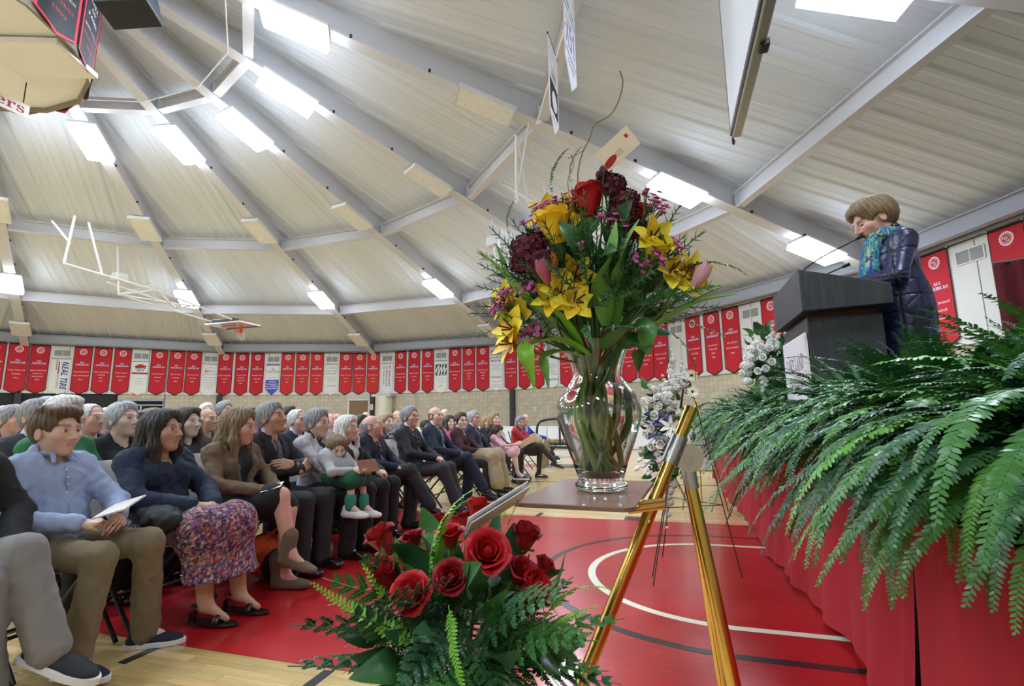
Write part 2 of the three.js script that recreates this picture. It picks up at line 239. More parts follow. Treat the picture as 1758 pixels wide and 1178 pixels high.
  // white padded barrier low along the far side of the court
  for (let k = 0; k < 7; k++) { const L = ['below the rounded column', 'behind the bald man', 'behind the men in navy suits', 'behind the woman in maroon', 'behind the girl in pink', 'behind the man in blue', 'behind the glass vase'][k]; const o = thing('barrier_panel', 'low white padded barrier panel with a red top edge ' + L, 'barrier', [-14.3 + k * 2.2, 0, -19.2 + Math.abs(k - 2) * 0.12], 0, 'white barrier panels'); part('pad', rbox(2.16, 0.78, 0.08, 0.02, 0, 0.42, 0), mat(lin(0.8, 0.81, 0.83), 0.5), o); if (k < 2) part('top_rail', rbox(2.16, 0.14, 0.1, 0.02, 0, 0.87, 0), mat(lin(0.55, 0.03, 0.05), 0.5), o); else part('top_rail', rbox(2.16, 0.06, 0.1, 0.02, 0, 0.83, 0), mat(lin(0.8, 0.81, 0.83), 0.5), o); parts('foot', [box(0.06, 0.04, 0.5, -0.9, 0.02, 0), box(0.06, 0.04, 0.5, 0.9, 0.02, 0)], M.black, o); }
}

// ---------------------------------------------------------------- banners around the wall
{
  // [place along the wall, kind, lines]
  const B = [[0.881, 'r', ['Amber Downs', 'Softball', '2017']], [0.976, 'r', ['Paige Villarreal', 'Softball', '2015']], [1.074, 'r', ['Megan Stephenson', "Women's", 'Basketball', '2014']], [1.173, 'neal'],
    [1.270, 'r', ['David Mohede Jr', "Men's Basketball", '2013']], [1.366, 'r', ['Brent Lagenthorpe', 'Softball', '2011', '2012']], [1.463, 'r', ['Chloe Moore', 'Volleyball', '2012']], [1.556, 'roof'],
    [1.650, 'r', ['Taylor Winter', 'Softball', '2012']], [1.746, 'r', ['Stacey Nixon', 'Softball', '2012']], [1.838, 'r', ['Rachel Quinn', 'Softball', '2007']], [1.933, 'house'],
    [2.029, 'r', ['Kayla Montgomery', 'Softball', '2007']], [2.131, 'r', ['Lauren Hagel', "Women's", 'Basketball', '2007']], [2.231, 'r', ['Danielle Allen', 'Volleyball', '2007']], [2.333, 'blue'],
    [2.428, 'o', ['Chris Brinkman', 'Soccer', '2005']], [2.525, 'o', ['Kathy Brennan', 'Tennis', '2004']], [2.621, 'o', ['Cory Hopkins', 'Golf', '2004']], [2.717, 'list'],
    [2.813, 'o', ['Bobby Kay Lowe', 'Tennis', '2004']], [2.903, 'o', ['Shane Hurst', 'Soccer', '2003']], [2.997, 'o', ['Erin Lindstrom', 'Tennis', '2003']], [3.106, 'hc'],
    [3.210, 'r', ['Antonio Anthony', "Men's Basketball", '2003']], [3.312, 'r', ['Melissa Yarber', 'Softball', '2003']], [3.413, 'r', ['Ginger Clarence', 'Baseball', '2002']], [3.51, 'jm'],
    [3.608, 'r', ['Andrew Douglas', 'Softball', '2000']], [3.705, 'r', ['Dawn Wickstrom', 'Softball', '2001', '2002']], [3.801, 'r', ['Michelle Cline', 'Softball', '2000', '2001']], [3.893, 'nextel'],
    [3.990, 'r', ['Sarah Baxter', "Women's Basketball", '2000']], [4.098, 'r', ['Kelly Nolan', 'Softball', '2000']], [4.205, 'r', ['Lisa Hayes', 'Volleyball', '2000']], [4.307, 'fed'],
    [4.407, 'r', ['Hannah Overby', 'Volleyball', '2001']], [4.505, 'r', ['Kim Wade', 'Softball', '2001']], [4.6, 'r', ['Jan Keller', 'Softball', '2001']],
    [4.799, 'r', ['Pam Cox', 'Volleyball', '2000']], [4.893, 'r', ['Tacia Rodriguez', 'Volleyball', '2000']], [4.979, 'r', ['Simeon Naveh', 'Basketball', '2000']],
    [5.188, 'r', ['Lenae Phillipson', 'Volleyball', '2000']], [5.297, 'r', ['Lisa Xavier', 'Volleyball', '2001', '2002']], [5.398, 'r', ['Alex Mayer', "Men's Tennis", '2002']],
    [5.592, 'r', ['Mike Jarvis', 'Baseball', '1999']], [5.69, 'r', ['Tom Adkins', 'Baseball', '1998']], [5.79, 'r', ['Ron Wells', 'Baseball', '1997']], [6.0, 'r', ['Ben Cole', 'Baseball', '1997']], [6.185, 'r', ['Clint Benhoff', 'Baseball', '1996']], [6.385, 'r', ['Jim Tate', 'Baseball', '1995']], [6.484, 'r', ['Bob Lane', 'Baseball', '1995']]];
  const CW = 128, CH = 384, COLS = 16, ROWS = 4, colour = { r: '#c01a2a', o: '#cb2a2a' };
  const atlas = canvas(2048, 1536, c => {
    B.forEach(([, k, t], n) => {
      const X = (n % COLS) * CW, Y = Math.floor(n / COLS) * CH; c.save(); c.translate(X, Y); c.beginPath(); c.rect(0, 0, CW, CH); c.clip(); c.textAlign = 'center';
      const tx = (s, x, y, f, col, mw) => { c.font = f; c.fillStyle = col; c.fillText(s, x, y, mw); };
      const turned = (s, x, y, f, col) => { c.save(); c.translate(x, y); c.rotate(Math.PI / 2); c.textAlign = 'left'; c.font = f; c.fillStyle = col; c.fillText(s, 0, 0); c.restore(); };
      if (k === 'r' || k === 'o') {
        c.fillStyle = colour[k]; c.fillRect(0, 0, CW, CH);
        c.strokeStyle = '#140c0e'; c.lineWidth = 11; c.strokeRect(0, 0, CW, CH + 20); c.beginPath(); c.moveTo(0, CH - 34); c.lineTo(64, CH - 3); c.lineTo(CW, CH - 34); c.stroke();
        c.strokeStyle = '#f0e6e4'; c.lineWidth = 5; c.beginPath(); for (let q = 0; q <= 60; q++) { const a = q / 60 * Math.PI * 2, r = 22 + 1.3 * Math.cos(a * 15); c.lineTo(64 + r * Math.cos(a), 42 + r * Math.sin(a)); } c.closePath(); c.stroke();
        c.lineWidth = 1.5; c.beginPath(); c.arc(64, 42, 14, 0, 7); c.stroke(); c.lineWidth = 2; c.setLineDash([3, 3]); c.beginPath(); c.arc(64, 42, 17, 0, 7); c.stroke(); c.setLineDash([]); tx('NJC', 62, 44, 'bold 12px serif', '#f4eeee'); tx('AA', 67, 52, 'bold 9px serif', '#f4eeee');
        for (const [dx, col] of [[1.5, '#3c50b0'], [0, '#eef0f8']]) { tx('ALL', 64 + dx, 132 + dx, 'bold 16px serif', col); tx('AMERICAN', 64 + dx, 151 + dx, 'bold 16px serif', col, 92); }
        t.forEach((s, q) => tx(s, 64, (t.length > 3 ? 204 : 207) + q * (t.length > 3 ? 24 : 30), 'bold 13px serif', '#efd2d0', 104));
      } else {
        c.fillStyle = '#e9e9e4'; c.fillRect(0, 0, CW, CH);
        if (k === 'neal') { turned('NEAL TIRE', 72, 24, 'italic bold 62px sans-serif', '#26307e'); turned('& AUTO SERVICE', 44, 150, '23px sans-serif', '#555'); c.fillStyle = '#a83038'; c.fillRect(34, 14, 16, 6); c.fillRect(34, 14, 5, 110); c.fillRect(48, 30, 8, 130); }
        if (k === 'roof') { c.fillStyle = '#c22a2a'; c.beginPath(); c.moveTo(22, 60); c.lineTo(48, 38); c.lineTo(62, 32); c.lineTo(78, 36); c.lineTo(106, 52); c.lineTo(100, 66); c.lineTo(30, 74); c.fill(); c.strokeStyle = '#20242c'; c.lineWidth = 5; c.stroke(); tx('Pizza', 64, 88, 'italic bold 30px serif', '#20242c'); tx('Hut', 64, 112, 'italic bold 30px serif', '#20242c'); c.fillStyle = '#b32430'; c.fillRect(4, 124, 120, 20); ['2120 Charleston Ave', 'Mattoon', '234-3000'].forEach((s, q) => tx(s, 64, 200 + q * 30, '15px sans-serif', '#9a9a98', 110)); }
        if (k === 'house') { c.strokeStyle = '#999'; c.lineWidth = 2; c.beginPath(); c.moveTo(16, 62); c.lineTo(50, 48); c.lineTo(64, 34); c.lineTo(106, 62); c.stroke(); tx('W', 34, 104, 'italic bold 42px serif', '#a4484e'); tx('ORTH', 82, 96, '18px serif', '#888'); tx('INVESTMENTS', 64, 130, '16px serif', '#a08080', 116); ['1500 Lake Land Blvd', 'Mattoon, Illinois', 'www.worth.com', 'Proud sponsor', 'of Lakers'].forEach((s, q) => tx(s, 64, 170 + q * 30, '14px serif', '#8a8a88', 110)); }
        if (k === 'blue') { c.fillStyle = '#5058b4'; c.fillRect(0, 4, CW, 10); c.fillRect(0, 190, CW, 200); tx('First Mid', 64, 100, '30px serif', '#404894'); c.fillStyle = '#404894'; c.fillRect(54, 56, 5, 16); c.fillRect(62, 48, 6, 24); c.fillRect(71, 60, 5, 12); tx('Bank & Trust', 64, 168, '13px serif', '#889'); ['Proud', 'to support', 'our building', 'communities!'].forEach((s, q) => tx(s, 64, 222 + q * 27, 'bold 21px sans-serif', '#eef', 118)); }
        if (k === 'list') { tx('We are supporting', 64, 50, '15px serif', '#444', 116); tx('Lake Land', 64, 92, '22px serif', '#444'); tx('University', 64, 124, '22px serif', '#555'); ['Academic Center', 'Programs for', 'your future', ''].forEach((s, q) => tx(s, 64, 164 + q * 24, '14px serif', '#988', 110)); tx('234-5253', 64, 276, '22px serif', '#555'); }
        if (k === 'hc') { turned('HC Gutterware', 84, 22, 'bold 36px sans-serif', '#a03a44'); turned('HC Gutterware.com', 54, 36, 'bold 26px sans-serif', '#50505c'); turned('1-800 - 235-3265 - 347-3660', 24, 22, 'bold 19px sans-serif', '#606068'); }
        if (k === 'jm') { tx('JONES MEDIA', 64, 34, '16px sans-serif', '#8aa', 110); c.fillStyle = '#22363a'; c.fillRect(6, 44, 116, 132); c.strokeStyle = '#e9eeee'; c.lineWidth = 11; c.beginPath(); c.moveTo(10, 140); c.quadraticCurveTo(24, 60, 44, 62); c.lineTo(28, 170); c.moveTo(34, 170); c.lineTo(70, 60); c.lineTo(68, 150); c.lineTo(98, 60); c.lineTo(98, 150); c.lineTo(120, 90); c.stroke(); c.lineWidth = 4; c.beginPath(); c.moveTo(46, 164); c.lineTo(122, 164); c.stroke(); tx('Mattoon Charleston', 64, 220, '14px sans-serif', '#aab', 110); tx('235-3000', 64, 252, '15px sans-serif', '#99a'); c.fillStyle = '#3a3a80'; c.fillRect(60, 288, 6, 12); c.fillStyle = '#a33'; c.fillRect(44, 300, 12, 9); c.fillStyle = '#cb4'; c.fillRect(74, 296, 9, 9); }
        if (k === 'nextel') { tx('NEXTEL', 64, 44, 'bold 30px sans-serif', '#2c2c30', 118); ['Lake Land Wireless', 'of Illinois', '1-800-755-0007'].forEach((s, q) => tx(s, 64, 84 + q * 26, '15px sans-serif', '#77777c', 112)); tx('ARTISAN', 64, 232, 'bold 25px sans-serif', '#a23038', 100); c.strokeStyle = '#b0404a'; c.lineWidth = 3; c.beginPath(); c.moveTo(14, 262); c.lineTo(64, 284); c.lineTo(114, 262); c.stroke(); tx('St. Anthony Street', 64, 316, '14px sans-serif', '#888', 108); tx('Effingham, Illinois', 64, 336, '14px sans-serif', '#888', 108); }
        if (k === 'fed') { tx('PROUD', 64, 40, 'bold 24px serif', '#555'); ['Tire Sales', 'Alignments', 'Brakes', 'Suspension', 'Oil changes'].forEach((s, q) => { c.textAlign = 'left'; tx(s, 34, 138 + q * 25, '16px sans-serif', '#555'); c.textAlign = 'center'; }); tx('Federal', 72, 300, 'italic bold 32px serif', '#444'); c.strokeStyle = '#444'; c.lineWidth = 5; c.beginPath(); c.arc(22, 292, 15, 0, 7); c.stroke(); }
      }
      c.restore();
    });
  });
  const M_b = mat(0xffffff, 0.75, { map: atlas, bumpMap: weaveTex, bumpScale: 0.0002 });
  const said = { neal: 'white sponsor banner with slanted dark blue lettering running down it', roof: 'white sponsor banner with a red roof emblem and red ribbon', house: 'white sponsor banner with a thin roof outline and a red W', blue: 'white and royal blue sponsor banner ending in a blue point', list: 'white sponsor banner with stacked lines of grey serif text', hc: 'white sponsor banner with dark red lettering running down it', jm: 'white round-ended banner with a dark square brushstroke emblem', nextel: 'white sponsor banner with bold black capitals and a red emblem', fed: 'white sponsor banner with an italic black signature behind the tulip leaf' };
  let reds = 0; const nth = n => n + (n % 100 > 10 && n % 100 < 14 ? 'th' : ['th', 'st', 'nd', 'rd', 'th', 'th', 'th', 'th', 'th', 'th'][n % 10]);
  reseed(77);
  B.forEach(([g, k], n) => {
    const red = k === 'r' || k === 'o', w = red ? 0.70 : 0.68, top = red ? 4.86 : 4.24, hgt = red ? 2.30 : 1.68, nx = 8, ny = 12, pos = [], uv = [], idx = [];
    const u0 = (n % COLS) / COLS, v0 = 1 - (Math.floor(n / COLS) + 1) * CH / 1536, ph = rnd() * 6, amp = k === 'o' ? 0.02 : 0.006;
    for (let j = 0; j <= ny; j++) for (let i = 0; i <= nx; i++) {
      const a = i / nx, b = j / ny, tip = k === 'jm' ? 1 - Math.sqrt(1 - Math.pow(2 * a - 1, 2) * 0.98) : Math.abs(2 * a - 1), point = k === 'blue' ? 0.36 : k === 'jm' ? 0.4 : 0.2;
      const y = -b * (hgt - point * tip), fold = amp * Math.sin(a * 9 + ph + b * 1.5) * b + (k === 'o' ? 0.03 * b * Math.cos((a - 0.5) * 7) : 0);
      pos.push((a - 0.5) * w * (k === 'o' ? 1 - 0.04 * b * b : 1), y, 0.012 + Math.abs(fold)); uv.push(u0 + (a * 124 + 2) / 2048, v0 + (1 + y / hgt) * CH / 1536);
    }
    for (let j = 0; j < ny; j++) for (let i = 0; i < nx; i++) { const p = j * (nx + 1) + i, q = p + nx + 1; idx.push(p, q, p + 1, q, q + 1, p + 1); }
    const ge = new THREE.BufferGeometry(); ge.setAttribute('position', new THREE.Float32BufferAttribute(pos, 3)); ge.setAttribute('uv', new THREE.Float32BufferAttribute(uv, 2)); ge.setIndex(idx); ge.computeVertexNormals();
    if (red) reds++;
    const o = thing(red ? 'award_banner' : 'sponsor_banner', red ? (n === 49 ? 'red All American banner right behind the speaker at the lectern' : n >= 50 ? 'red All American banner above the dark red drape, ' + (n === 50 ? 'left one' : 'right one') : `red All American pennant banner, ${nth(reds)} red one from the left along the wall`) : said[k], 'banner', wallPt(g, top, Math.abs(g - Math.round(g)) < 0.06 ? 0.15 : 0.085).toArray(), wallTurn(g), red ? 'red award banners on the wall' : 'white sponsor banners on the wall');
    part('cloth', ge, M_b, o); part('hanging_rod', rod([-w / 2 - 0.02, 0, 0.012], [w / 2 + 0.02, 0, 0.012], 0.012), M.black, o);
    parts('hook', [new THREE.SphereGeometry(0.022, 8, 6).translate(-w / 2, 0.02, 0.02), new THREE.SphereGeometry(0.022, 8, 6).translate(w / 2, 0.02, 0.02)], M.white, o);
  });
}

// ---------------------------------------------------------------- drum hanging at the centre of the roof
{
  const RD = 2.42, YD = 7.5, ap = RD * Math.cos(HALF), hw = RD * Math.sin(HALF);
  const drum = thing('ceiling_drum', 'sixteen-sided pale drum hanging at the peak of the roof', 'ceiling drum', [CX, YD, CZ], phi(0));
  const M_under = mat(lin(0.80, 0.80, 0.78), 0.6), M_cork = mat(lin(0.24, 0.21, 0.16), 0.8);
  part('underside', new THREE.CylinderGeometry(RD, RD, 0.04, 16).rotateY(Math.PI / 2).translate(0, 0.06, 0), M_under, drum);
  part('casing', new THREE.CylinderGeometry(RD - 0.03, RD - 0.03, 2.5, 16, 1, true).rotateY(Math.PI / 2).translate(0, 1.33, 0), M_under, drum);
  const rim = box(0.05, 0.14, 2 * hw, ap - 0.02, 0.02, 0); for (let i = 0; i < 16; i++) { const m = part('rim', rim, M_cork, drum); m.rotation.y = -(i + 0.5) * STEP; }
  const hatch = sub('hatch', drum); { const p = V(-10.17, 0, -5.15), c = V(CX, 0, CZ), d = p.sub(c).applyAxisAngle(V(0, 1, 0), -phi(0)); hatch.position.set(d.x, -0.08, d.z); hatch.rotation.y = -phi(0) + 0.35; part('panel', rbox(1.25, 0.05, 0.85, 0.01), mat(lin(0.80, 0.78, 0.72), 0.5), hatch); part('edge', [box(1.3, 0.09, 0.04, 0, 0.03, 0.43), box(1.3, 0.09, 0.04, 0, 0.03, -0.43), box(0.04, 0.09, 0.86, 0.64, 0.03, 0), box(0.04, 0.09, 0.86, -0.64, 0.03, 0)], M.white, hatch); }
  const tx = canvas(1024, 512, c => {
    ['FOOTBALL 2003', 'SOFTBALL 2004', 'ATHLETIC TRAINER', 'BASKETBALL 2004', 'COACH 1998', 'BASEBALL 2001', 'VOLLEYBALL 1999', 'TENNIS 2000'].forEach((s, n) => { const X = n * 128; c.save(); c.translate(X, 0); c.fillStyle = '#23262c'; c.fillRect(0, 0, 128, 512); c.strokeStyle = '#d63048'; c.lineWidth = 14; c.strokeRect(0, -10, 128, 540); c.beginPath(); c.moveTo(0, 466); c.lineTo(64, 506); c.lineTo(128, 466); c.stroke(); c.strokeStyle = '#e8e8ea'; c.lineWidth = 4; c.beginPath(); c.ellipse(64, 92, 24, 34, 0, 0, 7); c.stroke(); c.beginPath(); c.ellipse(64, 92, 12, 20, 0, 0, 7); c.stroke(); c.textAlign = 'center'; c.fillStyle = '#f2f2f4'; c.font = 'bold 26px serif'; ['HALL', 'OF', 'FAME'].forEach((q, j) => c.fillText(q, 64, 166 + j * 40)); c.font = 'bold 20px serif'; c.fillStyle = '#e0a8b0'; c.fillText('MIKE GREEN', 64, 310, 96); c.fillStyle = '#c8303c'; c.font = 'bold 24px serif'; const w = s.split(' '); c.fillText(w[0], 64, 360, 100); c.fillText(w[1], 64, 410, 100); c.restore(); });
  });
  const M_h = mat(0xffffff, 0.6, { map: tx, bumpMap: weaveTex, bumpScale: 0.0003 });
  for (let i = 0; i < 10; i++) {
    const w = 0.86, h = 1.95, pos = [], uv = [], idx = [], nx = 6, ny = 8, n = i % 8;
    for (let j = 0; j <= ny; j++) for (let q = 0; q <= nx; q++) { const a = q / nx, b = j / ny, y = -b * (h - 0.17 * Math.abs(2 * a - 1)); pos.push((a - 0.5) * w, y, 0.02 + 0.02 * b * Math.sin(a * 6 + i)); uv.push((n + a) / 8, 1 + y / h); }
    for (let j = 0; j < ny; j++) for (let q = 0; q < nx; q++) { const p = j * (nx + 1) + q, s = p + nx + 1; idx.push(p, s, p + 1, s, s + 1, p + 1); }
    const ge = new THREE.BufferGeometry(); ge.setAttribute('position', new THREE.Float32BufferAttribute(pos, 3)); ge.setAttribute('uv', new THREE.Float32BufferAttribute(uv, 2)); ge.setIndex(idx); ge.computeVertexNormals();
    const a = phi(i + 0.5), o = thing('hall_of_fame_banner', ['black hall of fame banner with red edging on the hidden left of the drum', 'black red-edged banner on the drum beside its leftmost rim', 'black red-edged banner tip at the lower left rim of the drum', 'black red-edged banner tip at the bottom rim of the drum', 'black red-edged banner tip at the lower right rim of the drum', 'narrow black red-edged banner at the right corner of the drum', 'black hall of fame banner facing right on the drum', 'large black hall of fame banner at the top edge of the photo', 'black hall of fame banner above the top edge of the photo', 'black hall of fame banner on the near side of the drum'][i], 'banner', [CX + (ap + 0.03) * Math.cos(a), YD + 1.82, CZ - (ap + 0.03) * Math.sin(a)], a + Math.PI / 2, 'hall of fame banners around the drum');
    part('cloth', ge, M_h, o); part('hanging_rod', rod([-w / 2, 0, 0.02], [w / 2, 0, 0.02], 0.012), M.black, o);
  }
  const ls = thing('loudspeaker', 'black loudspeaker box hung beside the ceiling drum', 'loudspeaker', [-8.05, 7.85, -5.1], 0.5); part('cabinet', rbox(0.75, 0.55, 0.6, 0.03, 0, 0.1, 0), mat(lin(0.008, 0.011, 0.015), 0.5), ls); part('grille', box(0.66, 0.46, 0.02, 0, 0.1, 0.31), mat(lin(0.012, 0.015, 0.02), 0.7), ls); part('bracket', [rod([0, 0.3, 0], [0, 1.3, 0], 0.02), box(0.1, 0.04, 0.1, 0, 0.4, 0)], M.black, ls); part('badge', box(0.02, 0.05, 0.01, -0.28, -0.02, 0.325), M.white, ls); ls.rotation.z = 0.25;
  // team banner hung under the drum
  const lt = canvas(512, 128, (c, w, h) => { c.fillStyle = '#eeeeea'; c.fillRect(0, 0, w, h); c.fillStyle = '#b01c2c'; c.font = 'bold 118px serif'; c.textAlign = 'right'; c.fillText('Lakers', w - 26, 100); });
  const tb = thing('team_banner', 'white hanging team banner with red serif lettering under the drum', 'banner', [-11.3, 6.98, -5.68], Math.PI / 2); part('board', box(1.25, 0.26, 0.02, -0.625, 0.0, 0), M.white, tb); part('lettering', new THREE.PlaneGeometry(1.25, 0.26).translate(-0.625, 0, 0.012), mat(0xffffff, 0.6, { map: lt }), tb); parts('cord', [rod([-0.1, 0.12, 0], [-0.1, 0.6, 0], 0.01), rod([-1.15, 0.12, 0], [-1.15, 0.6, 0], 0.01)], M.black, tb);
}
// ---------------------------------------------------------------- from photograph pixel + distance to a place in the room
function at(px, py, d) {
  let x = (px - 879) / 859.7, y = -(py - 589) / 859.7; const c = Math.cos(ROLL), s = Math.sin(ROLL);[x, y] = [c * x - s * y, s * x + c * y];
  const cp = Math.cos(PITCH), sp = Math.sin(PITCH), Y = y * cp + sp, Z = cp - y * sp;
  const r = V(x * Math.cos(YAW) + Z * Math.sin(YAW), Y, x * Math.sin(YAW) - Z * Math.cos(YAW)).normalize();
  return r.multiplyScalar(d).add(V(0, EYE, 0));
}
const atZ = (px, py, z) => { const p = at(px, py, 1), k = z / p.z; return V(p.x * k, EYE + (p.y - EYE) * k, z); };
function aim(o, dir, up = V(0, 1, 0)) { o.quaternion.setFromUnitVectors(up, dir.clone().normalize()); return o; }

// ---------------------------------------------------------------- stage with its red skirt
{
  const stage = struct('stage', 'low stage platform skirted in red cloth'); stage.name = 'trim_1';
  part('deck', box(7.0, 0.06, 11.9, 4.3, 0.72, -4.15), mat(lin(0.02, 0.02, 0.022), 0.7), stage);
  const legs = []; for (const x of [1.1, 3.2, 5.4, 7.6]) for (const z of [-9.8, -7, -4, -1, 1.4]) legs.push(box(0.06, 0.69, 0.06, x, 0.345, z)); parts('leg', legs, M.black, stage);
  reseed(21);
  const panels = [[-10.1, -7.9], [-7.9, -5.05], [-5.05, -2.15], [-2.15, 0.2], [0.2, 1.8]];
  panels.forEach(([a, b], k) => {
    const n = 150, m = 10, pos = [], uv = [], idx = [];
    for (let j = 0; j <= m; j++) for (let i = 0; i <= n; i++) {
      const u = i / n, v = j / m, z = mix(a, b, u), e = Math.min(u, 1 - u) * (b - a);
      const w = Math.sin(z * 21 + 1.3 * Math.sin(z * 3.1)) * 0.012 + Math.sin(z * 9.3 + k) * 0.018, fl = Math.pow(1 - v, 1.6);
      const x = 0.775 - 0.035 * fl + w * (0.25 + 0.75 * fl) - 0.05 * fl * vnoise(z * 1.7, k) + (e < 0.03 ? 0.012 : 0);
      pos.push(x, 0.012 + 0.035 * vnoise(z * 2.3, 9) * (1 - v) + v * 0.735, z); uv.push(z, v);
    }
    for (let j = 0; j < m; j++) for (let i = 0; i < n; i++) { const p = j * (n + 1) + i, q = p + n + 1; idx.push(p, q, p + 1, q, q + 1, p + 1); }
    const g = new THREE.BufferGeometry(); g.setAttribute('position', new THREE.Float32BufferAttribute(pos, 3)); g.setAttribute('uv', new THREE.Float32BufferAttribute(uv.map(q => q * 20), 2)); g.setIndex(idx); g.computeVertexNormals();
    const o = thing('stage_skirt', ['red cloth skirt panel at the far end of the stage', 'red cloth skirt panel below the far ferns', 'red cloth skirt panel beside the black wire easel', 'red cloth skirt panel in the right foreground', 'red cloth skirt panel out of frame beside the camera'][k], 'stage skirt', [0, 0, 0], 0, 'red stage skirt panels');
    part('cloth', g, M.red, o); const hem = []; for (let i = 0; i <= 30; i++) { const z = mix(a, b, i / 30); hem.push([0.772, 0.748, z]); } part('top_band', tube(hem, 0.007, 40, 5), M.red, o);
  });
}
// pleated dark red drape at the right of the stage
{
  const pos = [], uv = [], idx = [], n = 320, m = 8;
  for (let j = 0; j <= m; j++) for (let i = 0; i <= n; i++) { const u = i / n, v = j / m; const w = Math.sin(u * 105 + 1.5 * Math.sin(u * 21)) * 0.024 * (0.6 + 0.4 * v) + Math.sin(u * 37) * 0.01; pos.push(u * 1.5, -v * 1.05, w + 0.01); uv.push(u * 20, v * 20); }
  for (let j = 0; j < m; j++) for (let i = 0; i < n; i++) { const p = j * (n + 1) + i, q = p + n + 1; idx.push(p, q, p + 1, q, q + 1, p + 1); }
  const g = new THREE.BufferGeometry(); g.setAttribute('position', new THREE.Float32BufferAttribute(pos, 3)); g.setAttribute('uv', new THREE.Float32BufferAttribute(uv, 2)); g.setIndex(idx); g.computeVertexNormals();
  const o = thing('pleated_drape', 'dark red pleated drape on a rail at the right edge of the stage', 'drape', [1.60, 1.81, -3.02], -0.35);
  part('cloth', g, mat(lin(0.10, 0.004, 0.008), 0.9), o); part('rail', rod([0, 0, 0], [1.5, 0, 0], 0.012), M.black, o); parts('post', [rod([0.02, -1.06, -0.02], [0.02, 0, -0.02], 0.015), rod([1.48, -1.06, -0.02], [1.48, 0, -0.02], 0.015)], M.black, o);
}
// ---------------------------------------------------------------- lectern
{
  const o = thing('lectern', 'charcoal lectern with a white college sign on its front', 'lectern', [1.05, 0.75, -3.72]);
  const grain = dataTex(256, 256, (u, v) => { const q = 36 + 16 * vnoise(u * 80, v * 6, 80, 6) + 8 * vnoise(u * 20, v * 200, 20, 200); return [q, q * 1.03, q * 1.1]; });
  const M_l = mat(0xffffff, 0.55, { map: grain }), M_r = mat(lin(0.05, 0.006, 0.006), 0.5);
  part('body', rbox(0.40, 0.92, 0.62, 0.006, 0, 0.46, 0), M_l, o); part('neck', rbox(0.36, 0.06, 0.58, 0.004, 0, 0.94, 0), M_r, o);
  // flared top: deeper at the front, sloping down to the speaker
  const s = new THREE.Shape(); s.moveTo(-0.235, 0.95); s.lineTo(0.225, 0.965); s.lineTo(0.225, 1.075); s.lineTo(-0.235, 1.2); s.closePath();
  const g = new THREE.ExtrudeGeometry(s, { depth: 0.78, bevelEnabled: true, bevelSize: 0.006, bevelThickness: 0.006, bevelSegments: 2 }); g.translate(0, 0, -0.39); part('top', g, M_l, o);
  const sign = canvas(512, 512, (c, w, h) => { c.fillStyle = '#dedde2'; c.fillRect(0, 0, w, h); c.fillStyle = '#17181c'; c.textAlign = 'left'; const put = (t, y, size, wid) => { c.font = `bold ${size}px serif`; const ws = [...t].map(ch => ch === ' ' ? size * 0.22 : c.measureText(ch).width), k = wid / ws.reduce((p, q) => p + q, 0); let x = (w - wid) / 2; [...t].forEach((ch, i) => { c.save(); c.translate(x, y + ((i * 37) % 5 - 2) * 4); c.scale(k, 1.5 + 0.15 * ((i * 7) % 3)); c.font = `bold ${size}px serif`; c.fillText(ch, 0, 0); c.restore(); x += ws[i] * k; }); }; put('LAKE LAND', 262, 96, 400); put('COLLEGE', 400, 62, 320); });
  const si = sub('sign', o); si.position.set(-0.212, 0.62, 0.0); si.rotation.y = -Math.PI / 2; part('board', rbox(0.60, 0.42, 0.016, 0.003), M.white, si); part('lettering', new THREE.PlaneGeometry(0.58, 0.40).translate(0, 0, 0.0095), mat(0xffffff, 0.4, { map: sign }), si);
  part('reading_ledge', rbox(0.02, 0.025, 0.6, 0.006, 0.19, 1.105, 0), M_l, o);
  const mic = (name, label, pts) => { const q = thing(name, label, 'microphone', [0, 0, 0], 0, 'lectern microphones'); part('gooseneck', tube(pts, 0.005, 24, 6), mat(lin(0.015, 0.015, 0.016), 0.4), q); const a = V(...pts[pts.length - 2]), b = V(...pts[pts.length - 1]), d = b.clone().sub(a).normalize(); part('capsule', rod(b, b.clone().addScaledVector(d, 0.05), 0.009, 0.013), M.black, q); part('base', rod([pts[0][0], pts[0][1] - 0.012, pts[0][2]], [pts[0][0], pts[0][1] + 0.04, pts[0][2]], 0.013), M.black, q); };
  mic('microphone', 'black gooseneck microphone reaching up to the speaker mouth', [[0.90, 1.93, -3.75], [0.91, 2.02, -3.74], [1.02, 2.11, -3.72], [1.26, 2.225, -3.70]]);
  mic('microphone', 'lower black gooseneck microphone on the lectern', [[0.90, 1.93, -3.95], [0.92, 1.97, -3.95], [1.02, 2.02, -3.95], [1.24, 2.11, -3.95]]);
}
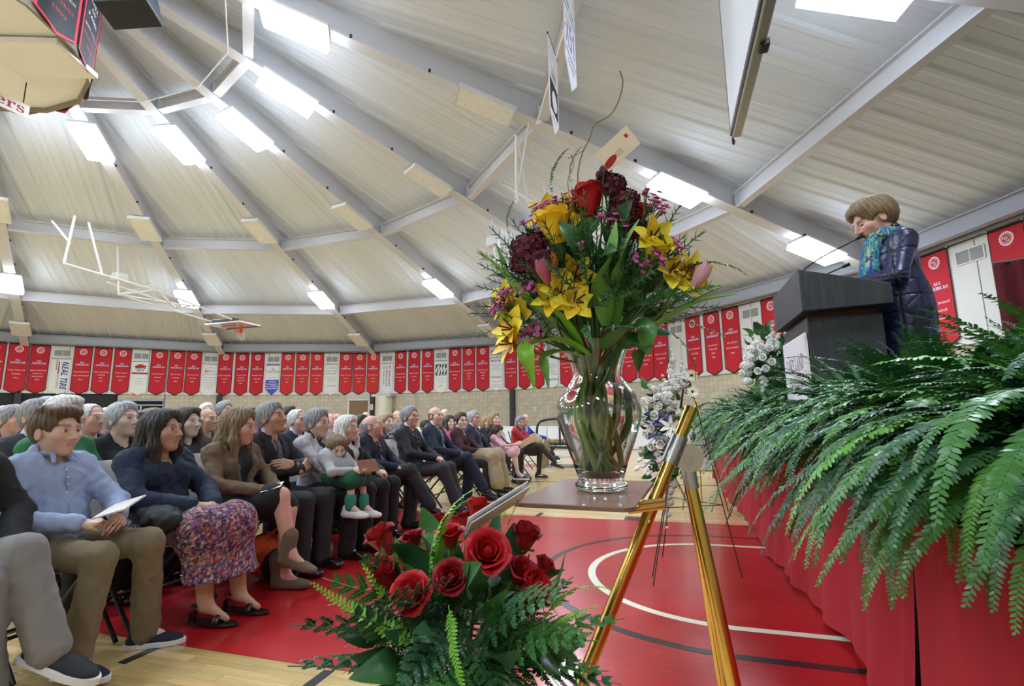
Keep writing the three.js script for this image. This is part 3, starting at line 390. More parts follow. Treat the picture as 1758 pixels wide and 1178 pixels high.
// ---------------------------------------------------------------- white projection screen over the stage edge
{
  const L = 5.5, o = thing('projection_screen', 'white hanging projection screen seen almost edge-on from below', 'screen', [0.9, 4.33, -5.95]);
  part('fabric', box(0.006, 2.2, L, 0, 1.12, L / 2), mat(lin(0.74, 0.77, 0.82), 0.7), o); part('border', [box(0.010, 2.2, 0.03, 0, 1.12, 0.0)], M.black, o);
  part('bottom_bar', rbox(0.10, 0.06, L, 0.02, 0.06, 0.0, L / 2), metal(lin(0.35, 0.36, 0.36), 0.4), o); part('bar_lip', rbox(0.03, 0.05, L, 0.008, 0.0, 0.02, L / 2), metal(lin(0.2, 0.2, 0.21), 0.4), o);
  parts('clip', [1.5, 3.0, 4.6].map(z => rbox(0.08, 0.07, 0.12, 0.01, 0.1, -0.02, z)), M.black, o); part('hook', tube([[0.02, 0, -0.02], [0.02, -0.06, -0.04], [0.02, -0.1, 0], [0.02, -0.08, 0.05]], 0.012, 12, 6), M.darkcol, o); part('roller_case', rbox(0.18, 0.16, L + 0.2, 0.03, 0, 2.26, L / 2), M.white, o);
}
// ---------------------------------------------------------------- two hanging sponsor pennants and their wire
{
  const pen = (label, tip, top, w, turn, draw) => {
    const h = top - tip.y, o = thing('hanging_pennant', label, 'banner', [tip.x, tip.y, tip.z], turn, 'hanging sponsor pennants');
    const s = new THREE.Shape(); s.moveTo(0, 0); s.lineTo(w / 2, 0.3); s.lineTo(w / 2, h); s.lineTo(-w / 2, h); s.lineTo(-w / 2, 0.3); s.closePath();
    const g = new THREE.ExtrudeGeometry(s, { depth: 0.008, bevelEnabled: false }); part('cloth', g, mat(lin(0.85, 0.85, 0.85), 0.7), o);
    const f = new THREE.ShapeGeometry(s); const p = f.attributes.position, uv = f.attributes.uv; for (let i = 0; i < p.count; i++) uv.setXY(i, p.getX(i) / w + 0.5, p.getY(i) / h);
    part('print', f.translate(0, 0, 0.0095), mat(0xffffff, 0.7, { map: canvas(256, 640, draw) }), o);
    part('rod', rod([-w / 2 - 0.03, h, 0.004], [w / 2 + 0.03, h, 0.004], 0.012), M.black, o); return o;
  };
  const A = at(952, 232, 8.6), B = at(981, 158, 7.6);
  pen('white hanging pennant with a black emblem, lower of the two', A, A.y + 1.55, 0.62, Math.PI / 2 - 0.02, (c, w, h) => { c.fillStyle = '#e9e9ec'; c.fillRect(0, 0, w, h); c.fillStyle = '#1c1c20'; c.fillRect(20, 280, 216, 220); c.fillStyle = '#e9e9ec'; c.beginPath(); c.arc(140, 400, 70, 0, 7); c.fill(); c.fillStyle = '#1c1c20'; c.font = 'bold 64px sans-serif'; c.textAlign = 'center'; c.fillText('BMI', 128, 250); c.font = '30px sans-serif'; c.fillText('of Illinois', 128, 190); c.fillText('Mattoon', 128, 550); });
  pen('white hanging pennant with large violet figures, upper of the two', B, B.y + 1.9, 0.66, Math.PI / 2 - 0.05, (c, w, h) => { c.fillStyle = '#ececf0'; c.fillRect(0, 0, w, h); c.fillStyle = '#9a8cc8'; c.fillRect(10, 250, 236, 14); c.fillRect(10, 470, 236, 14); c.font = 'bold 190px sans-serif'; c.textAlign = 'center'; c.fillText('X51', 128, 440, 210); c.fillStyle = '#333'; c.font = 'bold 34px sans-serif'; c.fillText('1-800-223-0', 128, 230); c.fillText('COLLEGE', 128, 530); });
  const w = thing('hanging_wire', 'taut wire running up past the hanging pennants from the rafter', 'wire'); part('wire', rod(at(921, 214, 10.8), at(992, -30, 7.2), 0.012), M.pipe, w); part('clamp', new THREE.SphereGeometry(0.05, 10, 8).translate(...at(928, 210, 11).toArray()), M.steel, w); part('clip', new THREE.SphereGeometry(0.035, 8, 6).translate(...at(950, 118, 9.4).toArray()), M.white, w);
}
{
  const h = thing('pipe_hanger', 'slim white pipe hanger dropping from the ring beam above the bouquet', 'pipe'); part('pipe', rod(at(886, 232, 11.6), at(887, 345, 11.6), 0.03), M.pipe, h); part('brace', rod(at(908, 212, 11.5), at(888, 330, 11.6), 0.014), M.pipe, h); part('brace', rod(at(888, 234, 11.6), at(906, 348, 11.6), 0.012), M.pipe, h); part('clamp', new THREE.SphereGeometry(0.06, 10, 8).translate(...at(887, 345, 11.6).toArray()), M.pipe, h);
}
// ---------------------------------------------------------------- folded basketball goals under the roof
function goal(label, P, dirZ, fold) {
  const o = thing('basketball_goal', label, 'basketball goal', P, dirZ);
  const glass = mat(lin(0.75, 0.8, 0.82), 0.1, { transmission: 0.7, thickness: 0 });
  // backboard lies face down: local x across, local z along the lane
  const bb = sub('backboard', o); part('pane', box(1.83, 0.02, 1.07, 0, 0, 0), glass, bb); part('rim_pad', [box(1.9, 0.06, 0.05, 0, 0, 0.55)], M.black, bb); part('frame', [box(1.9, 0.05, 0.04, 0, 0.01, -0.55), box(0.04, 0.05, 1.1, 0.93, 0.01, 0), box(0.04, 0.05, 1.1, -0.93, 0.01, 0)], M.white, bb); part('target', [box(0.62, 0.004, 0.05, 0, -0.013, 0.3), box(0.62, 0.004, 0.05, 0, -0.013, -0.12), box(0.05, 0.004, 0.46, 0.29, -0.013, 0.09), box(0.05, 0.004, 0.46, -0.29, -0.013, 0.09)], mat(lin(0.45, 0.03, 0.05), 0.5), bb);
  const hp = sub('hoop', o); hp.position.set(0.05, -0.25, 0.40); part('ring', new THREE.TorusGeometry(0.228, 0.012, 8, 32), mat(lin(0.75, 0.09, 0.02), 0.4), hp); part('bracket', box(0.14, 0.25, 0.12, 0, 0.12, 0.02), mat(lin(0.75, 0.09, 0.02), 0.4), hp);
  const net = []; for (let k = 0; k < 12; k++) { const a = k / 12 * Math.PI * 2, b = a + 0.5, c = a - 0.5; const q = (t, r, d) => [r * Math.cos(t), r * Math.sin(t) - d * 0.5, d * 0.45]; net.push(tube([q(a, 0.225, 0), q(b, 0.17, 0.22), q(a + 0.25, 0.13, 0.42)], 0.006, 8, 4), tube([q(a, 0.225, 0), q(c, 0.17, 0.22), q(a - 0.25, 0.13, 0.42)], 0.006, 8, 4)); } part('net', net, M.white, hp);
  // hanging frame of white pipes
  const pipes = [[[-0.5, 0.1, -0.4], [-0.9, 0.45, -4.4]], [[0.6, 0.1, -0.4], [0.9, 0.45, -4.4]], [[-0.9, 0.45, -4.4], [-0.95, 0.55, -7.4]], [[-0.85, 0.5, -6.2], [-1.0, 2.0, -6.9]], [[-0.95, 0.55, -7.4], [-1.0, 2.05, -7.3]], [[0.9, 0.45, -4.4], [0.95, 2.2, -4.6]], [[-0.9, 0.45, -4.4], [0.9, 0.45, -4.4]], [[-0.5, 0.3, -2.4], [0.9, 0.45, -4.4]], [[0.5, 0.3, -2.4], [-0.9, 0.45, -4.4]], [[-0.95, 1.2, -7.3], [0.2, 2.1, -7.2]], [[-0.7, 0.3, -2.5], [0.7, 0.3, -2.5]], [[0.9, 0.45, -4.4], [1.2, 1.2, -3.0]], [[-0.9, 0.45, -4.4], [0.9, 1.0, -3.0]], [[0.2, 0.35, -2.6], [1.3, 0.9, -4.6]]];
  for (const [a, b] of pipes) part('pipe', rod([a[0], a[1], a[2] * fold], [b[0], b[1], b[2] * fold], 0.035), M.pipe, o);
  part('winch', rbox(0.35, 0.3, 0.4, 0.05, 0.95, 1.1, -4.4 * fold), M.pipe, o); part('bracket', rbox(1.2, 0.14, 0.3, 0.03, 0, 0.12, -0.4), M.black, o);
  return o;
}
goal('folded glass basketball goal with an orange hoop left of centre', [-17.5, 5.25, -16.6], Math.PI - 0.02, 0.93);
goal('folded basketball goal half hidden behind the flower bouquet', [-4.0, 5.35, -16.6], Math.PI + 0.06, 0.62);
// ---------------------------------------------------------------- ferns
const G = { fern: [lin(0.06, 0.20, 0.04), lin(0.04, 0.145, 0.038), lin(0.085, 0.25, 0.045), lin(0.035, 0.12, 0.05), lin(0.13, 0.36, 0.05)] };
const leafM = (c, rough = 0.36) => mat(c, rough, { transmission: 0.12, thickness: 0, specularIntensity: 0.8 });
const M_fern = G.fern.map(c => leafM(c));
function frond(L, a0, droop, leaf, pairs, s, wav = 0.3) {
  reseed(s); const pos = [], idx = []; const N = 14, pts = [V(0, 0, 0)], tan = []; let a = a0;
  for (let i = 0; i <= 60; i++) { const t = i / 60; a = a0 - droop * Math.pow(t, 1.25); const d = V(Math.cos(a), Math.sin(a), 0.06 * Math.sin(t * 3 + s)); tan.push(d); if (i < 60) pts.push(pts[i].clone().addScaledVector(d, L / 60)); }
  const P = t => { const f = clamp(t, 0, 1) * 60, i = Math.min(59, Math.floor(f)); return pts[i].clone().lerp(pts[i + 1], f - i); };
  for (let k = 0; k < pairs; k++) for (const sd of [-1, 1]) {
    const t = 0.07 + 0.93 * (k + (sd > 0 ? 0.5 : 0)) / pairs, prof = Math.min(1, t * 5 + 0.25) * Math.pow(1 - t * 0.97, 0.55), l = leaf * prof * rr(0.88, 1.08); if (l < 0.004) continue;
    const b = P(t), T = tan[Math.min(60, Math.floor(t * 60))], up = V(-T.y, T.x, 0).normalize();
    const dir = V(0, 0, sd).addScaledVector(T, 0.32 + 0.5 * t * t).addScaledVector(up, rr(-0.35, 0.12)).normalize(), wd = V().crossVectors(dir, up).normalize().applyAxisAngle(dir, rr(-wav, wav)).multiplyScalar(l * 0.13 + 0.0016);
    const nn = up.clone().multiplyScalar(l * 0.05), i0 = pos.length / 3;
    for (const q of [b.clone().addScaledVector(wd, 0.7), b.clone().addScaledVector(wd, -0.7), b.clone().addScaledVector(dir, l * 0.5).addScaledVector(wd, 1).add(nn), b.clone().addScaledVector(dir, l * 0.5).addScaledVector(wd, -1).add(nn), b.clone().addScaledVector(dir, l * 0.85).addScaledVector(wd, 0.55), b.clone().addScaledVector(dir, l * 0.85).addScaledVector(wd, -0.55), b.clone().addScaledVector(dir, l).addScaledVector(nn, -1)]) pos.push(q.x, q.y, q.z);
    idx.push(i0, i0 + 2, i0 + 1, i0 + 1, i0 + 2, i0 + 3, i0 + 2, i0 + 4, i0 + 3, i0 + 3, i0 + 4, i0 + 5, i0 + 4, i0 + 6, i0 + 5);
  }
  for (let i = 0; i < 24; i++) { const t = i / 24, p = P(t), q = P(t + 1 / 24), r = 0.0022 * (1 - t * 0.7), i0 = pos.length / 3; for (const c of [p, q]) pos.push(c.x, c.y + r, c.z, c.x, c.y - r, c.z - r, c.x, c.y - r, c.z + r); for (let e = 0; e < 3; e++) { const f = (e + 1) % 3; idx.push(i0 + e, i0 + 3 + e, i0 + f, i0 + f, i0 + 3 + e, i0 + 3 + f); } }
  const g = new THREE.BufferGeometry(); g.setAttribute('position', new THREE.Float32BufferAttribute(pos, 3)); g.setIndex(idx); g.computeVertexNormals(); return g;
}
const frondG = [frond(0.72, 1.0, 1.9, 0.049, 64, 1), frond(0.8, 0.8, 1.9, 0.052, 70, 2), frond(0.64, 1.15, 1.8, 0.047, 58, 3), frond(0.58, 1.3, 1.4, 0.046, 52, 4), frond(0.84, 0.6, 1.7, 0.053, 74, 5), frond(0.5, 1.4, 0.9, 0.045, 46, 6), frond(0.72, 0.35, 1.5, 0.050, 64, 7), frond(0.44, 1.35, 0.5, 0.047, 40, 8)];
function fern(label, x, y, z, s, n, sd, lean = 0) {
  const o = thing('boston_fern', label, 'fern', [x, y, z], 0, 'ferns along the stage edge'); reseed(sd);
  const pot = part('pot', lathe([[0.01, 0], [0.085, 0], [0.11, 0.17], [0.12, 0.17], [0.12, 0.19], [0.1, 0.19], [0.09, 0.16], [0.01, 0.16]], 20), mat(lin(0.02, 0.03, 0.022), 0.5), o);
  for (let k = 0; k < n; k++) {
    const up = k / n, g = up < 0.42 ? [0, 1, 4, 6][Math.floor(rnd() * 4)] : up < 0.8 ? [0, 2, 3, 1][Math.floor(rnd() * 4)] : [3, 5, 7, 5][Math.floor(rnd() * 4)], az = rnd() < (up < 0.6 ? 0.6 : 0.25) ? Math.PI + rr(-1.45, 1.45) : k * 2.39996 + rr(-0.3, 0.3);
    const f = part('frond', frondG[g], M_fern[rnd() < 0.1 ? 4 : Math.floor(rnd() * 4)], o), q = s * rr(0.82, 1.12);
    f.rotation.set(rr(-0.2, 0.2), az, rr(-0.12, 0.12) - lean * Math.cos(az), 'YXZ'); f.scale.setScalar(q); f.position.set(0.05 * Math.cos(az), 0.17, -0.05 * Math.sin(az));
  }
  return o;
}
[['nearest fern at the right edge of the photo with an upright frond', 1.0, 0.75, -1.42, 1.02, 220, 101, -0.12], ['bushy fern hanging over the stage skirt in the right foreground', 0.95, 0.75, -2.0, 1.04, 240, 102, -0.16], ['fern directly in front of the lectern base', 0.92, 0.75, -2.62, 1.02, 220, 103, -0.14], ['fern on the stage edge just below the lectern sign', 0.62, 0.75, -3.4, 0.8, 0, 111], ['fern just left of the lectern on the stage edge', 0.9, 0.75, -4.35, 1.05, 160, 104, -0.15], ['fern below the white flowers beside the lectern', 0.88, 0.75, -5.1, 1.05, 140, 105, -0.15], ['middle fern of the far row on the stage edge', 0.88, 0.75, -6.05, 1.0, 100, 106], ['second fern from the far end of the stage edge', 0.88, 0.75, -6.95, 1.0, 90, 107], ['farthest fern at the left end of the stage edge', 0.87, 0.75, -7.9, 1.05, 90, 108], ['fern on the stage behind the nearest ferns, right of the lectern', 1.42, 0.75, -2.4, 0.95, 80, 109], ['fern in front of the dark red drape', 1.5, 0.75, -1.85, 1.0, 80, 110]].filter(a => a[5]).forEach(a => fern(...a));

// ---------------------------------------------------------------- flower parts
function petalG(w, r0, r1, h, curl, n = 6, m = 7) {   // a petal wrapped about the flower's axis
  const pos = [], idx = [];
  for (let j = 0; j <= m; j++) for (let i = 0; i <= n; i++) { const v = j / m, u = i / n * 2 - 1, wid = w * Math.pow(Math.sin(Math.PI * (0.12 + 0.74 * Math.pow(v, 0.75))), 0.7), a = u * wid, R = mix(r0, r1, Math.sin(v * Math.PI * 0.5)) + curl * Math.pow(Math.max(0, v - 0.55) / 0.45, 2) * (1 + 0.25 * u * u), y = h * v - curl * 0.55 * Math.pow(Math.max(0, v - 0.7) / 0.3, 2) - h * 0.12 * u * u * v; pos.push(R * Math.cos(a), y, R * Math.sin(a)); }
  for (let j = 0; j < m; j++) for (let i = 0; i < n; i++) { const p = j * (n + 1) + i, q = p + n + 1; idx.push(p, q, p + 1, q, q + 1, p + 1); }
  const g = new THREE.BufferGeometry(); g.setAttribute('position', new THREE.Float32BufferAttribute(pos, 3)); g.setIndex(idx); g.computeVertexNormals(); return g;
}
const petalSets = { open: [[3, petalG(1.7, 0.003, 0.005, 0.040, 0.0005), 0], [4, petalG(1.5, 0.005, 0.0095, 0.043, 0.0015), 0.4], [5, petalG(1.25, 0.007, 0.014, 0.044, 0.003), 0.9], [5, petalG(1.15, 0.008, 0.018, 0.044, 0.006), 0.2], [5, petalG(1.05, 0.008, 0.021, 0.040, 0.010), 0.7]], bud: [[3, petalG(1.7, 0.005, 0.008, 0.055, 0), 0], [4, petalG(1.5, 0.008, 0.016, 0.056, 0.002), 0.5], [4, petalG(1.4, 0.010, 0.020, 0.054, 0.003), 1.1], [4, petalG(1.25, 0.011, 0.022, 0.049, 0.008), 0.3]] };
const M_stem = leafM(lin(0.10, 0.22, 0.04)), M_stemD = leafM(lin(0.05, 0.13, 0.03));
const heartO = lathe([[0.0005, 0.004], [0.010, 0.006], [0.012, 0.016], [0.008, 0.028], [0.0045, 0.036], [0.0005, 0.039]], 12), heartB = lathe([[0.0005, 0.004], [0.012, 0.006], [0.014, 0.022], [0.009, 0.042], [0.0005, 0.052]], 12);
const sepalG = petalG(0.3, 0.004, 0.013, 0.03, 0.01, 2, 4);
function rose(parent, p, dir, s, kind, mt, name = 'rose') {
  const o = sub(name, parent); o.position.copy(p); aim(o, dir); o.rotateY(rnd() * 6); o.scale.setScalar(s);
  for (const [n, g, off] of petalSets[kind]) for (let k = 0; k < n; k++) { const q = part('petal', g, mt, o); q.rotation.y = off + k / n * Math.PI * 2; }
  part('heart', kind === 'open' ? heartO : heartB, mt, o);
  for (let k = 0; k < 5; k++) { const q = part('sepal', sepalG, M_stem, o); q.rotation.y = k * 1.2566; q.position.y = -0.012; }
  part('hip', lathe([[0.001, -0.03], [0.006, -0.024], [0.009, -0.01], [0.008, 0.002], [0.001, 0.006]], 10), M_stem, o); return o;
}
function stem(parent, a, b, r, mt = M_stem, bend = 0.03) { const m = a.clone().lerp(b, 0.5).add(V(rr(-bend, bend), 0, rr(-bend, bend))); return part('stem', tube([a, m, b], r, 10, 6), mt, parent); }
function bladeG(pts, w, fold = 0.3, n = 16) {                  // a long leaf along a curve
  const c = new THREE.CatmullRomCurve3(pts.map(p => p.isVector3 ? p : V(...p))), pos = [], idx = [];
  for (let i = 0; i <= n; i++) { const t = i / n, p = c.getPoint(t), d = c.getTangent(t), sd = V().crossVectors(d, V(0, 1, 0.35)).normalize(), up = V().crossVectors(sd, d).normalize(), q = w * Math.pow(Math.sin(Math.PI * Math.pow(0.02 + 0.98 * t, 0.65)), 0.8) + 0.0006; for (const e of [-1, -0.5, 0, 0.5, 1]) { const x = p.clone().addScaledVector(sd, q * e).addScaledVector(up, q * fold * e * e); pos.push(x.x, x.y, x.z); } }
  for (let i = 0; i < n; i++) for (let e = 0; e < 4; e++) { const p = i * 5 + e, q = p + 5; idx.push(p, q, p + 1, q, q + 1, p + 1); }
  const g = new THREE.BufferGeometry(); g.setAttribute('position', new THREE.Float32BufferAttribute(pos, 3)); g.setIndex(idx); g.computeVertexNormals(); return g;
}
function ruffleG(s, R, n, l, flat = 0.5) {                     // a head of many small ruffled petals
  reseed(s); const pos = [], idx = [];
  for (let k = 0; k < n; k++) { const a = k * 2.39996, y = 1 - 1.75 * (k + 0.5) / n, q = Math.sqrt(1 - y * y), d = V(q * Math.cos(a), y * (1 - flat * 0.4), q * Math.sin(a)), c = d.clone().multiplyScalar(R * rr(0.7, 1)), t = V(-Math.sin(a), 0, Math.cos(a)), b = V().crossVectors(d, t).normalize(), tw = rr(0, 6.28), e1 = t.clone().multiplyScalar(Math.cos(tw)).addScaledVector(b, Math.sin(tw)), e2 = V().crossVectors(d, e1).normalize(), i0 = pos.length / 3; pos.push(c.x, c.y, c.z); for (let j = 0; j < 6; j++) { const f = j / 6 * 6.283, r = l * rr(0.7, 1.1), p = c.clone().addScaledVector(e1, r * Math.cos(f)).addScaledVector(e2, r * 0.75 * Math.sin(f)).addScaledVector(d, l * (j % 2 ? 0.55 : 0.15)); pos.push(p.x, p.y, p.z); } for (let j = 0; j < 6; j++) idx.push(i0, i0 + 1 + j, i0 + 1 + (j + 1) % 6); }
  const g = new THREE.BufferGeometry(); g.setAttribute('position', new THREE.Float32BufferAttribute(pos, 3)); g.setIndex(idx); g.computeVertexNormals(); return g;
}
function daisyPetal(l, w, cup) { return bladeG([[0, 0, 0], [l * 0.5, cup * 0.6, 0], [l, cup, 0]], w, 0.2, 8); }
function star(parent, name, p, dir, n, g, mt, core) { const o = sub(name, parent); o.position.copy(p); aim(o, dir); o.rotateY(rnd() * 6); for (let k = 0; k < n; k++) { const q = part('petal', g, Array.isArray(mt) ? mt[k % mt.length] : mt, o); q.rotation.y = k / n * Math.PI * 2 + rr(-0.06, 0.06); q.rotation.z = rr(-0.12, 0.12); } if (core) part('centre', core[0], core[1], o); return o; }
const needleG = s => { reseed(s); const g = []; for (let k = 0; k < 46; k++) { const y = k / 46 * 0.16, a = k * 2.4, l = 0.024 * (1 - 0.5 * k / 46); g.push(new THREE.ConeGeometry(0.0011, l, 3).translate(0, l / 2, 0).rotateZ(-0.9).rotateY(a).translate(0, y, 0)); } g.push(rod([0, 0, 0], [0, 0.165, 0], 0.0012, 0.0006, 4)); return merge(g); };
const needles = [needleG(1), needleG(2)];
const sprigG = s => { reseed(s); const g = []; for (let k = 0; k < 14; k++) { const d = V(rr(-1, 1), rr(0.2, 1), rr(-1, 1)).normalize().multiplyScalar(rr(0.018, 0.034)); for (let j = 0; j < 5; j++) { const a = j * 1.2566, q = V(Math.cos(a), 0.3, Math.sin(a)).multiplyScalar(0.0032); g.push(new THREE.SphereGeometry(0.0030, 5, 4).scale(1, 0.6, 1).translate(d.x + q.x, d.y + q.y, d.z + q.z)); } } return merge(g); };
const sprigS = s => { reseed(s); const g = []; for (let k = 0; k < 14; k++) { const d = V(rr(-1, 1), rr(0.2, 1), rr(-1, 1)).normalize().multiplyScalar(rr(0.018, 0.034)); g.push(rod([0, -0.02, 0], d, 0.0008, 0.0006, 4)); } return merge(g); };
const sprigs = [[sprigG(3), sprigS(3)], [sprigG(4), sprigS(4)]];
const simpleLeaf = bladeG([[0, 0, 0], [0.03, 0.008, 0], [0.07, 0, 0]], 0.015, 0.25, 8), roundLeaf = bladeG([[0, 0, 0], [0.035, 0.012, 0], [0.08, -0.01, 0]], 0.026, 0.2, 8);
const M_leafs = [leafM(lin(0.035, 0.13, 0.03)), leafM(lin(0.055, 0.19, 0.035)), leafM(lin(0.02, 0.08, 0.025)), leafM(lin(0.03, 0.10, 0.04))];
const M_bright = leafM(lin(0.20, 0.50, 0.05)), M_tulipLeaf = leafM(lin(0.17, 0.42, 0.09), 0.35), M_sun = leafM(lin(0.22, 0.52, 0.045));
const velvet = (c, r = 0.6) => mat(c, r, { sheen: 0.2, sheenColor: c.clone().lerp(lin(1, 1, 1), 0.12), sheenRoughness: 0.5 });
const M_redRose = velvet(lin(0.46, 0.004, 0.010)), M_redDeep = velvet(lin(0.30, 0.002, 0.008)), M_yel = velvet(lin(0.88, 0.58, 0.02)), M_yel2 = velvet(lin(0.88, 0.74, 0.04)), M_burg = velvet(lin(0.10, 0.003, 0.025)), M_pink = velvet(lin(0.42, 0.06, 0.24)), M_tulip = velvet(lin(0.40, 0.09, 0.16)), M_cream = velvet(lin(0.80, 0.76, 0.55)), M_wht = velvet(lin(0.86, 0.86, 0.80)), M_wht2 = velvet(lin(0.80, 0.84, 0.70)), M_blush = velvet(lin(0.66, 0.36, 0.44));
const frondS = [frond(0.30, 1.3, 0.7, 0.030, 26, 31), frond(0.26, 1.2, 1.3, 0.028, 24, 32), frond(0.22, 1.35, 0.4, 0.026, 20, 33)];
function leatherG(s) { reseed(s); const g = []; for (let k = 0; k < 9; k++) for (const sd of [-1, 1]) { const t = k / 9, L = 0.10 * (1 - t * 0.85); const f = frond(Math.max(0.02, L), 0.05, 0.35, 0.016 * (1 - 0.4 * t), 11, s * 50 + k); f.rotateY(sd * (0.95 - 0.3 * t)); f.translate(t * 0.24, 0.01 * Math.sin(t * 3), 0); g.push(f); } g.push(rod([0, 0, 0], [0.25, 0, 0], 0.0018, 0.001, 5)); return merge(g); }
const leather = [leatherG(1), leatherG(2)];
const camPos = V(0, EYE, 0), toCam = p => camPos.clone().sub(p).normalize();
const tulipPetal = petalG(1.25, 0.005, 0.0155, 0.05, -0.007, 6, 9), budG = merge([0, 1, 2, 3, 4, 5].map(k => tulipPetal.clone().scale(k % 2 ? 0.94 : 1, k % 2 ? 0.97 : 1, k % 2 ? 0.94 : 1).rotateY(k * 1.0472)));

// ---------------------------------------------------------------- mixed bouquet in the glass vase on the gold easel
const VB = V(-0.136, 0.925, -1.054);           // foot of the vase
{
  const prof = [[0.045, 0.0], [0.052, 0.004], [0.053, 0.012], [0.047, 0.018], [0.046, 0.022], [0.056, 0.055], [0.073, 0.10], [0.086, 0.14], [0.087, 0.165], [0.078, 0.19], [0.060, 0.212], [0.051, 0.228], [0.052, 0.245], [0.060, 0.275], [0.070, 0.300]];
  const inner = prof.slice(4).map(([r, y]) => [r - 0.0035, Math.max(y, 0.026)]).reverse();
  const o = thing('glass_vase', 'clear glass vase holding the mixed bouquet on the easel tray', 'vase', VB.toArray());
  part('glass', lathe([[0.0005, 0], ...prof, [0.0685, 0.3005], ...inner, [0.0005, 0.026]], 64), mat(0xffffff, 0.0, { transmission: 1, thickness: 0.004, ior: 1.46, attenuationColor: lin(0.9, 0.97, 0.95), attenuationDistance: 0.5 }), o);
  const w = prof.slice(4).filter(([, y]) => y < 0.2).map(([r, y]) => [r - 0.0042, Math.max(y, 0.0265)]); w.push([0.0545, 0.212]); part('water', lathe([[0.0005, 0.0265], ...w, [0.0005, 0.212]], 48), mat(0xffffff, 0.0, { transmission: 1, thickness: 0.1, ior: 1.33 }), o);
}
{
  const o = thing('mixed_bouquet', 'mixed bouquet of yellow, red and burgundy flowers in the glass vase', 'bouquet'); reseed(411);
  const neck = VB.clone().add(V(0, 0.25, 0)), heart = VB.clone().add(V(0, 0.37, 0));
  const out = (p, up = 0.5) => p.clone().sub(heart).normalize().add(V(0, up, 0)).normalize();
  const stemTones = [M_stem, leafM(lin(0.26, 0.44, 0.10)), M_stemD, leafM(lin(0.20, 0.36, 0.07)), leafM(lin(0.34, 0.48, 0.14))];
  for (let k = 0; k < 22; k++) { const a = k * 2.4, rb = rr(0.012, 0.04), b = VB.clone().add(V(rb * Math.cos(a), 0.032, rb * Math.sin(a))), tw = rr(1.6, 3.6), c = neck.clone().add(V(0.034 * Math.cos(a + tw), rr(-0.02, 0.01), 0.034 * Math.sin(a + tw))), m = b.clone().lerp(c, 0.5).add(V(rr(-0.03, 0.03), 0, rr(-0.03, 0.03))); part('stem', tube([b, m, c, c.clone().add(V(0.04 * Math.cos(a + tw), 0.1, 0.04 * Math.sin(a + tw)))], rr(0.0028, 0.0066), 14, 7), stemTones[k % 5], o); }
  for (let k = 0; k < 8; k++) { const a = rnd() * 6.28, q = part('submerged_frond', frondS[k % 3], M_fern[2 + k % 3], o); q.position.copy(VB).add(V(0.035 * Math.cos(a), rr(0.06, 0.12), 0.035 * Math.sin(a))); aim(q, V(rr(-0.4, 0.4), 1, rr(-0.4, 0.4)), V(0.4, 0.9, 0)); q.scale.setScalar(0.3); }
  const R = (px, py, d, s, kind, mt, up = 0.8) => { const p = at(px, py, d); rose(o, p, out(p, up), s, kind, mt); stem(o, p.clone().addScaledVector(out(p, up), -0.03 * s), neck, 0.003); };
  R(1013, 372, 1.06, 1.25, 'bud', M_redRose, 1.6); R(1094, 386, 1.08, 0.8, 'bud', M_redRose, 1); R(958, 418, 0.97, 1.3, 'bud', M_yel, 1.6); R(1116, 446, 0.99, 1.05, 'open', M_yel2, 0.9); R(925, 435, 1.04, 0.7, 'bud', M_redRose, 1.0);
  const lily = daisyPetal(0.045, 0.0155, 0.02), core = [merge([0, 1, 2, 3].map(k => rod([0, 0, 0], [0.012 * Math.cos(k * 1.6), 0.03, 0.012 * Math.sin(k * 1.6)], 0.0012, 0.002, 5))), M_burg];
  for (const [px, py, d, nx] of [[962, 505, 0.94, 0.2], [985, 520, 0.93, 0.4], [952, 515, 0.95, -0.2], [985, 478, 0.96, 0.3], [988, 362, 1.09, 0.3], [940, 372, 1.08, -0.2], [1150, 468, 1.0, 0.7], [1168, 480, 1.01, 0.9], [1182, 470, 1.02, 0.8], [882, 565, 0.97, -0.8], [880, 590, 0.98, -0.9], [892, 545, 1.0, -0.7], [872, 520, 1.02, -0.9], [1118, 412, 1.0, 0.4]]) { const p = at(px, py, d); star(o, 'yellow_alstroemeria', p, toCam(p).add(V(nx, 0.4, 0)).normalize(), 6, lily, [M_yel2, M_yel2, M_yel], core); stem(o, p, neck, 0.0022); }
  for (const [px, py, d, mt] of [[942, 488, 0.93, M_tulip], [955, 478, 0.95, leafM(lin(0.5, 0.18, 0.02))], [1188, 496, 0.99, M_blush]]) { const p = at(px, py, d), q = part('tulip_bud', budG, mt, o); q.position.copy(p); aim(q, out(p, 1.2)); stem(o, p, neck, 0.003); }
  const head = ruffleG(8, 0.034, 190, 0.0085), headS = ruffleG(9, 0.02, 70, 0.007);
  for (const [px, py, d, s] of [[907, 425, 0.96, 1], [925, 448, 0.95, 0.9], [900, 452, 0.97, 0.8], [1072, 345, 1.05, 0.8], [1068, 368, 1.04, 0.85], [1085, 392, 1.05, 0.8], [1052, 318, 1.06, 0.75], [1038, 315, 1.07, 0.6], [940, 455, 0.98, 0.7]]) { const p = at(px, py, d), q = part('burgundy_stock', head, M_burg, o); q.position.copy(p); q.scale.setScalar(s); q.rotation.set(rnd(), rnd() * 6, 0); stem(o, p, neck, 0.002); }
  for (const [px, py, d, s] of [[1040, 292, 1.06, 0.6], [1032, 300, 1.05, 0.5]]) { const p = at(px, py, d), q = part('burgundy_bud', headS, M_burg, o); q.position.copy(p); q.scale.setScalar(s); }
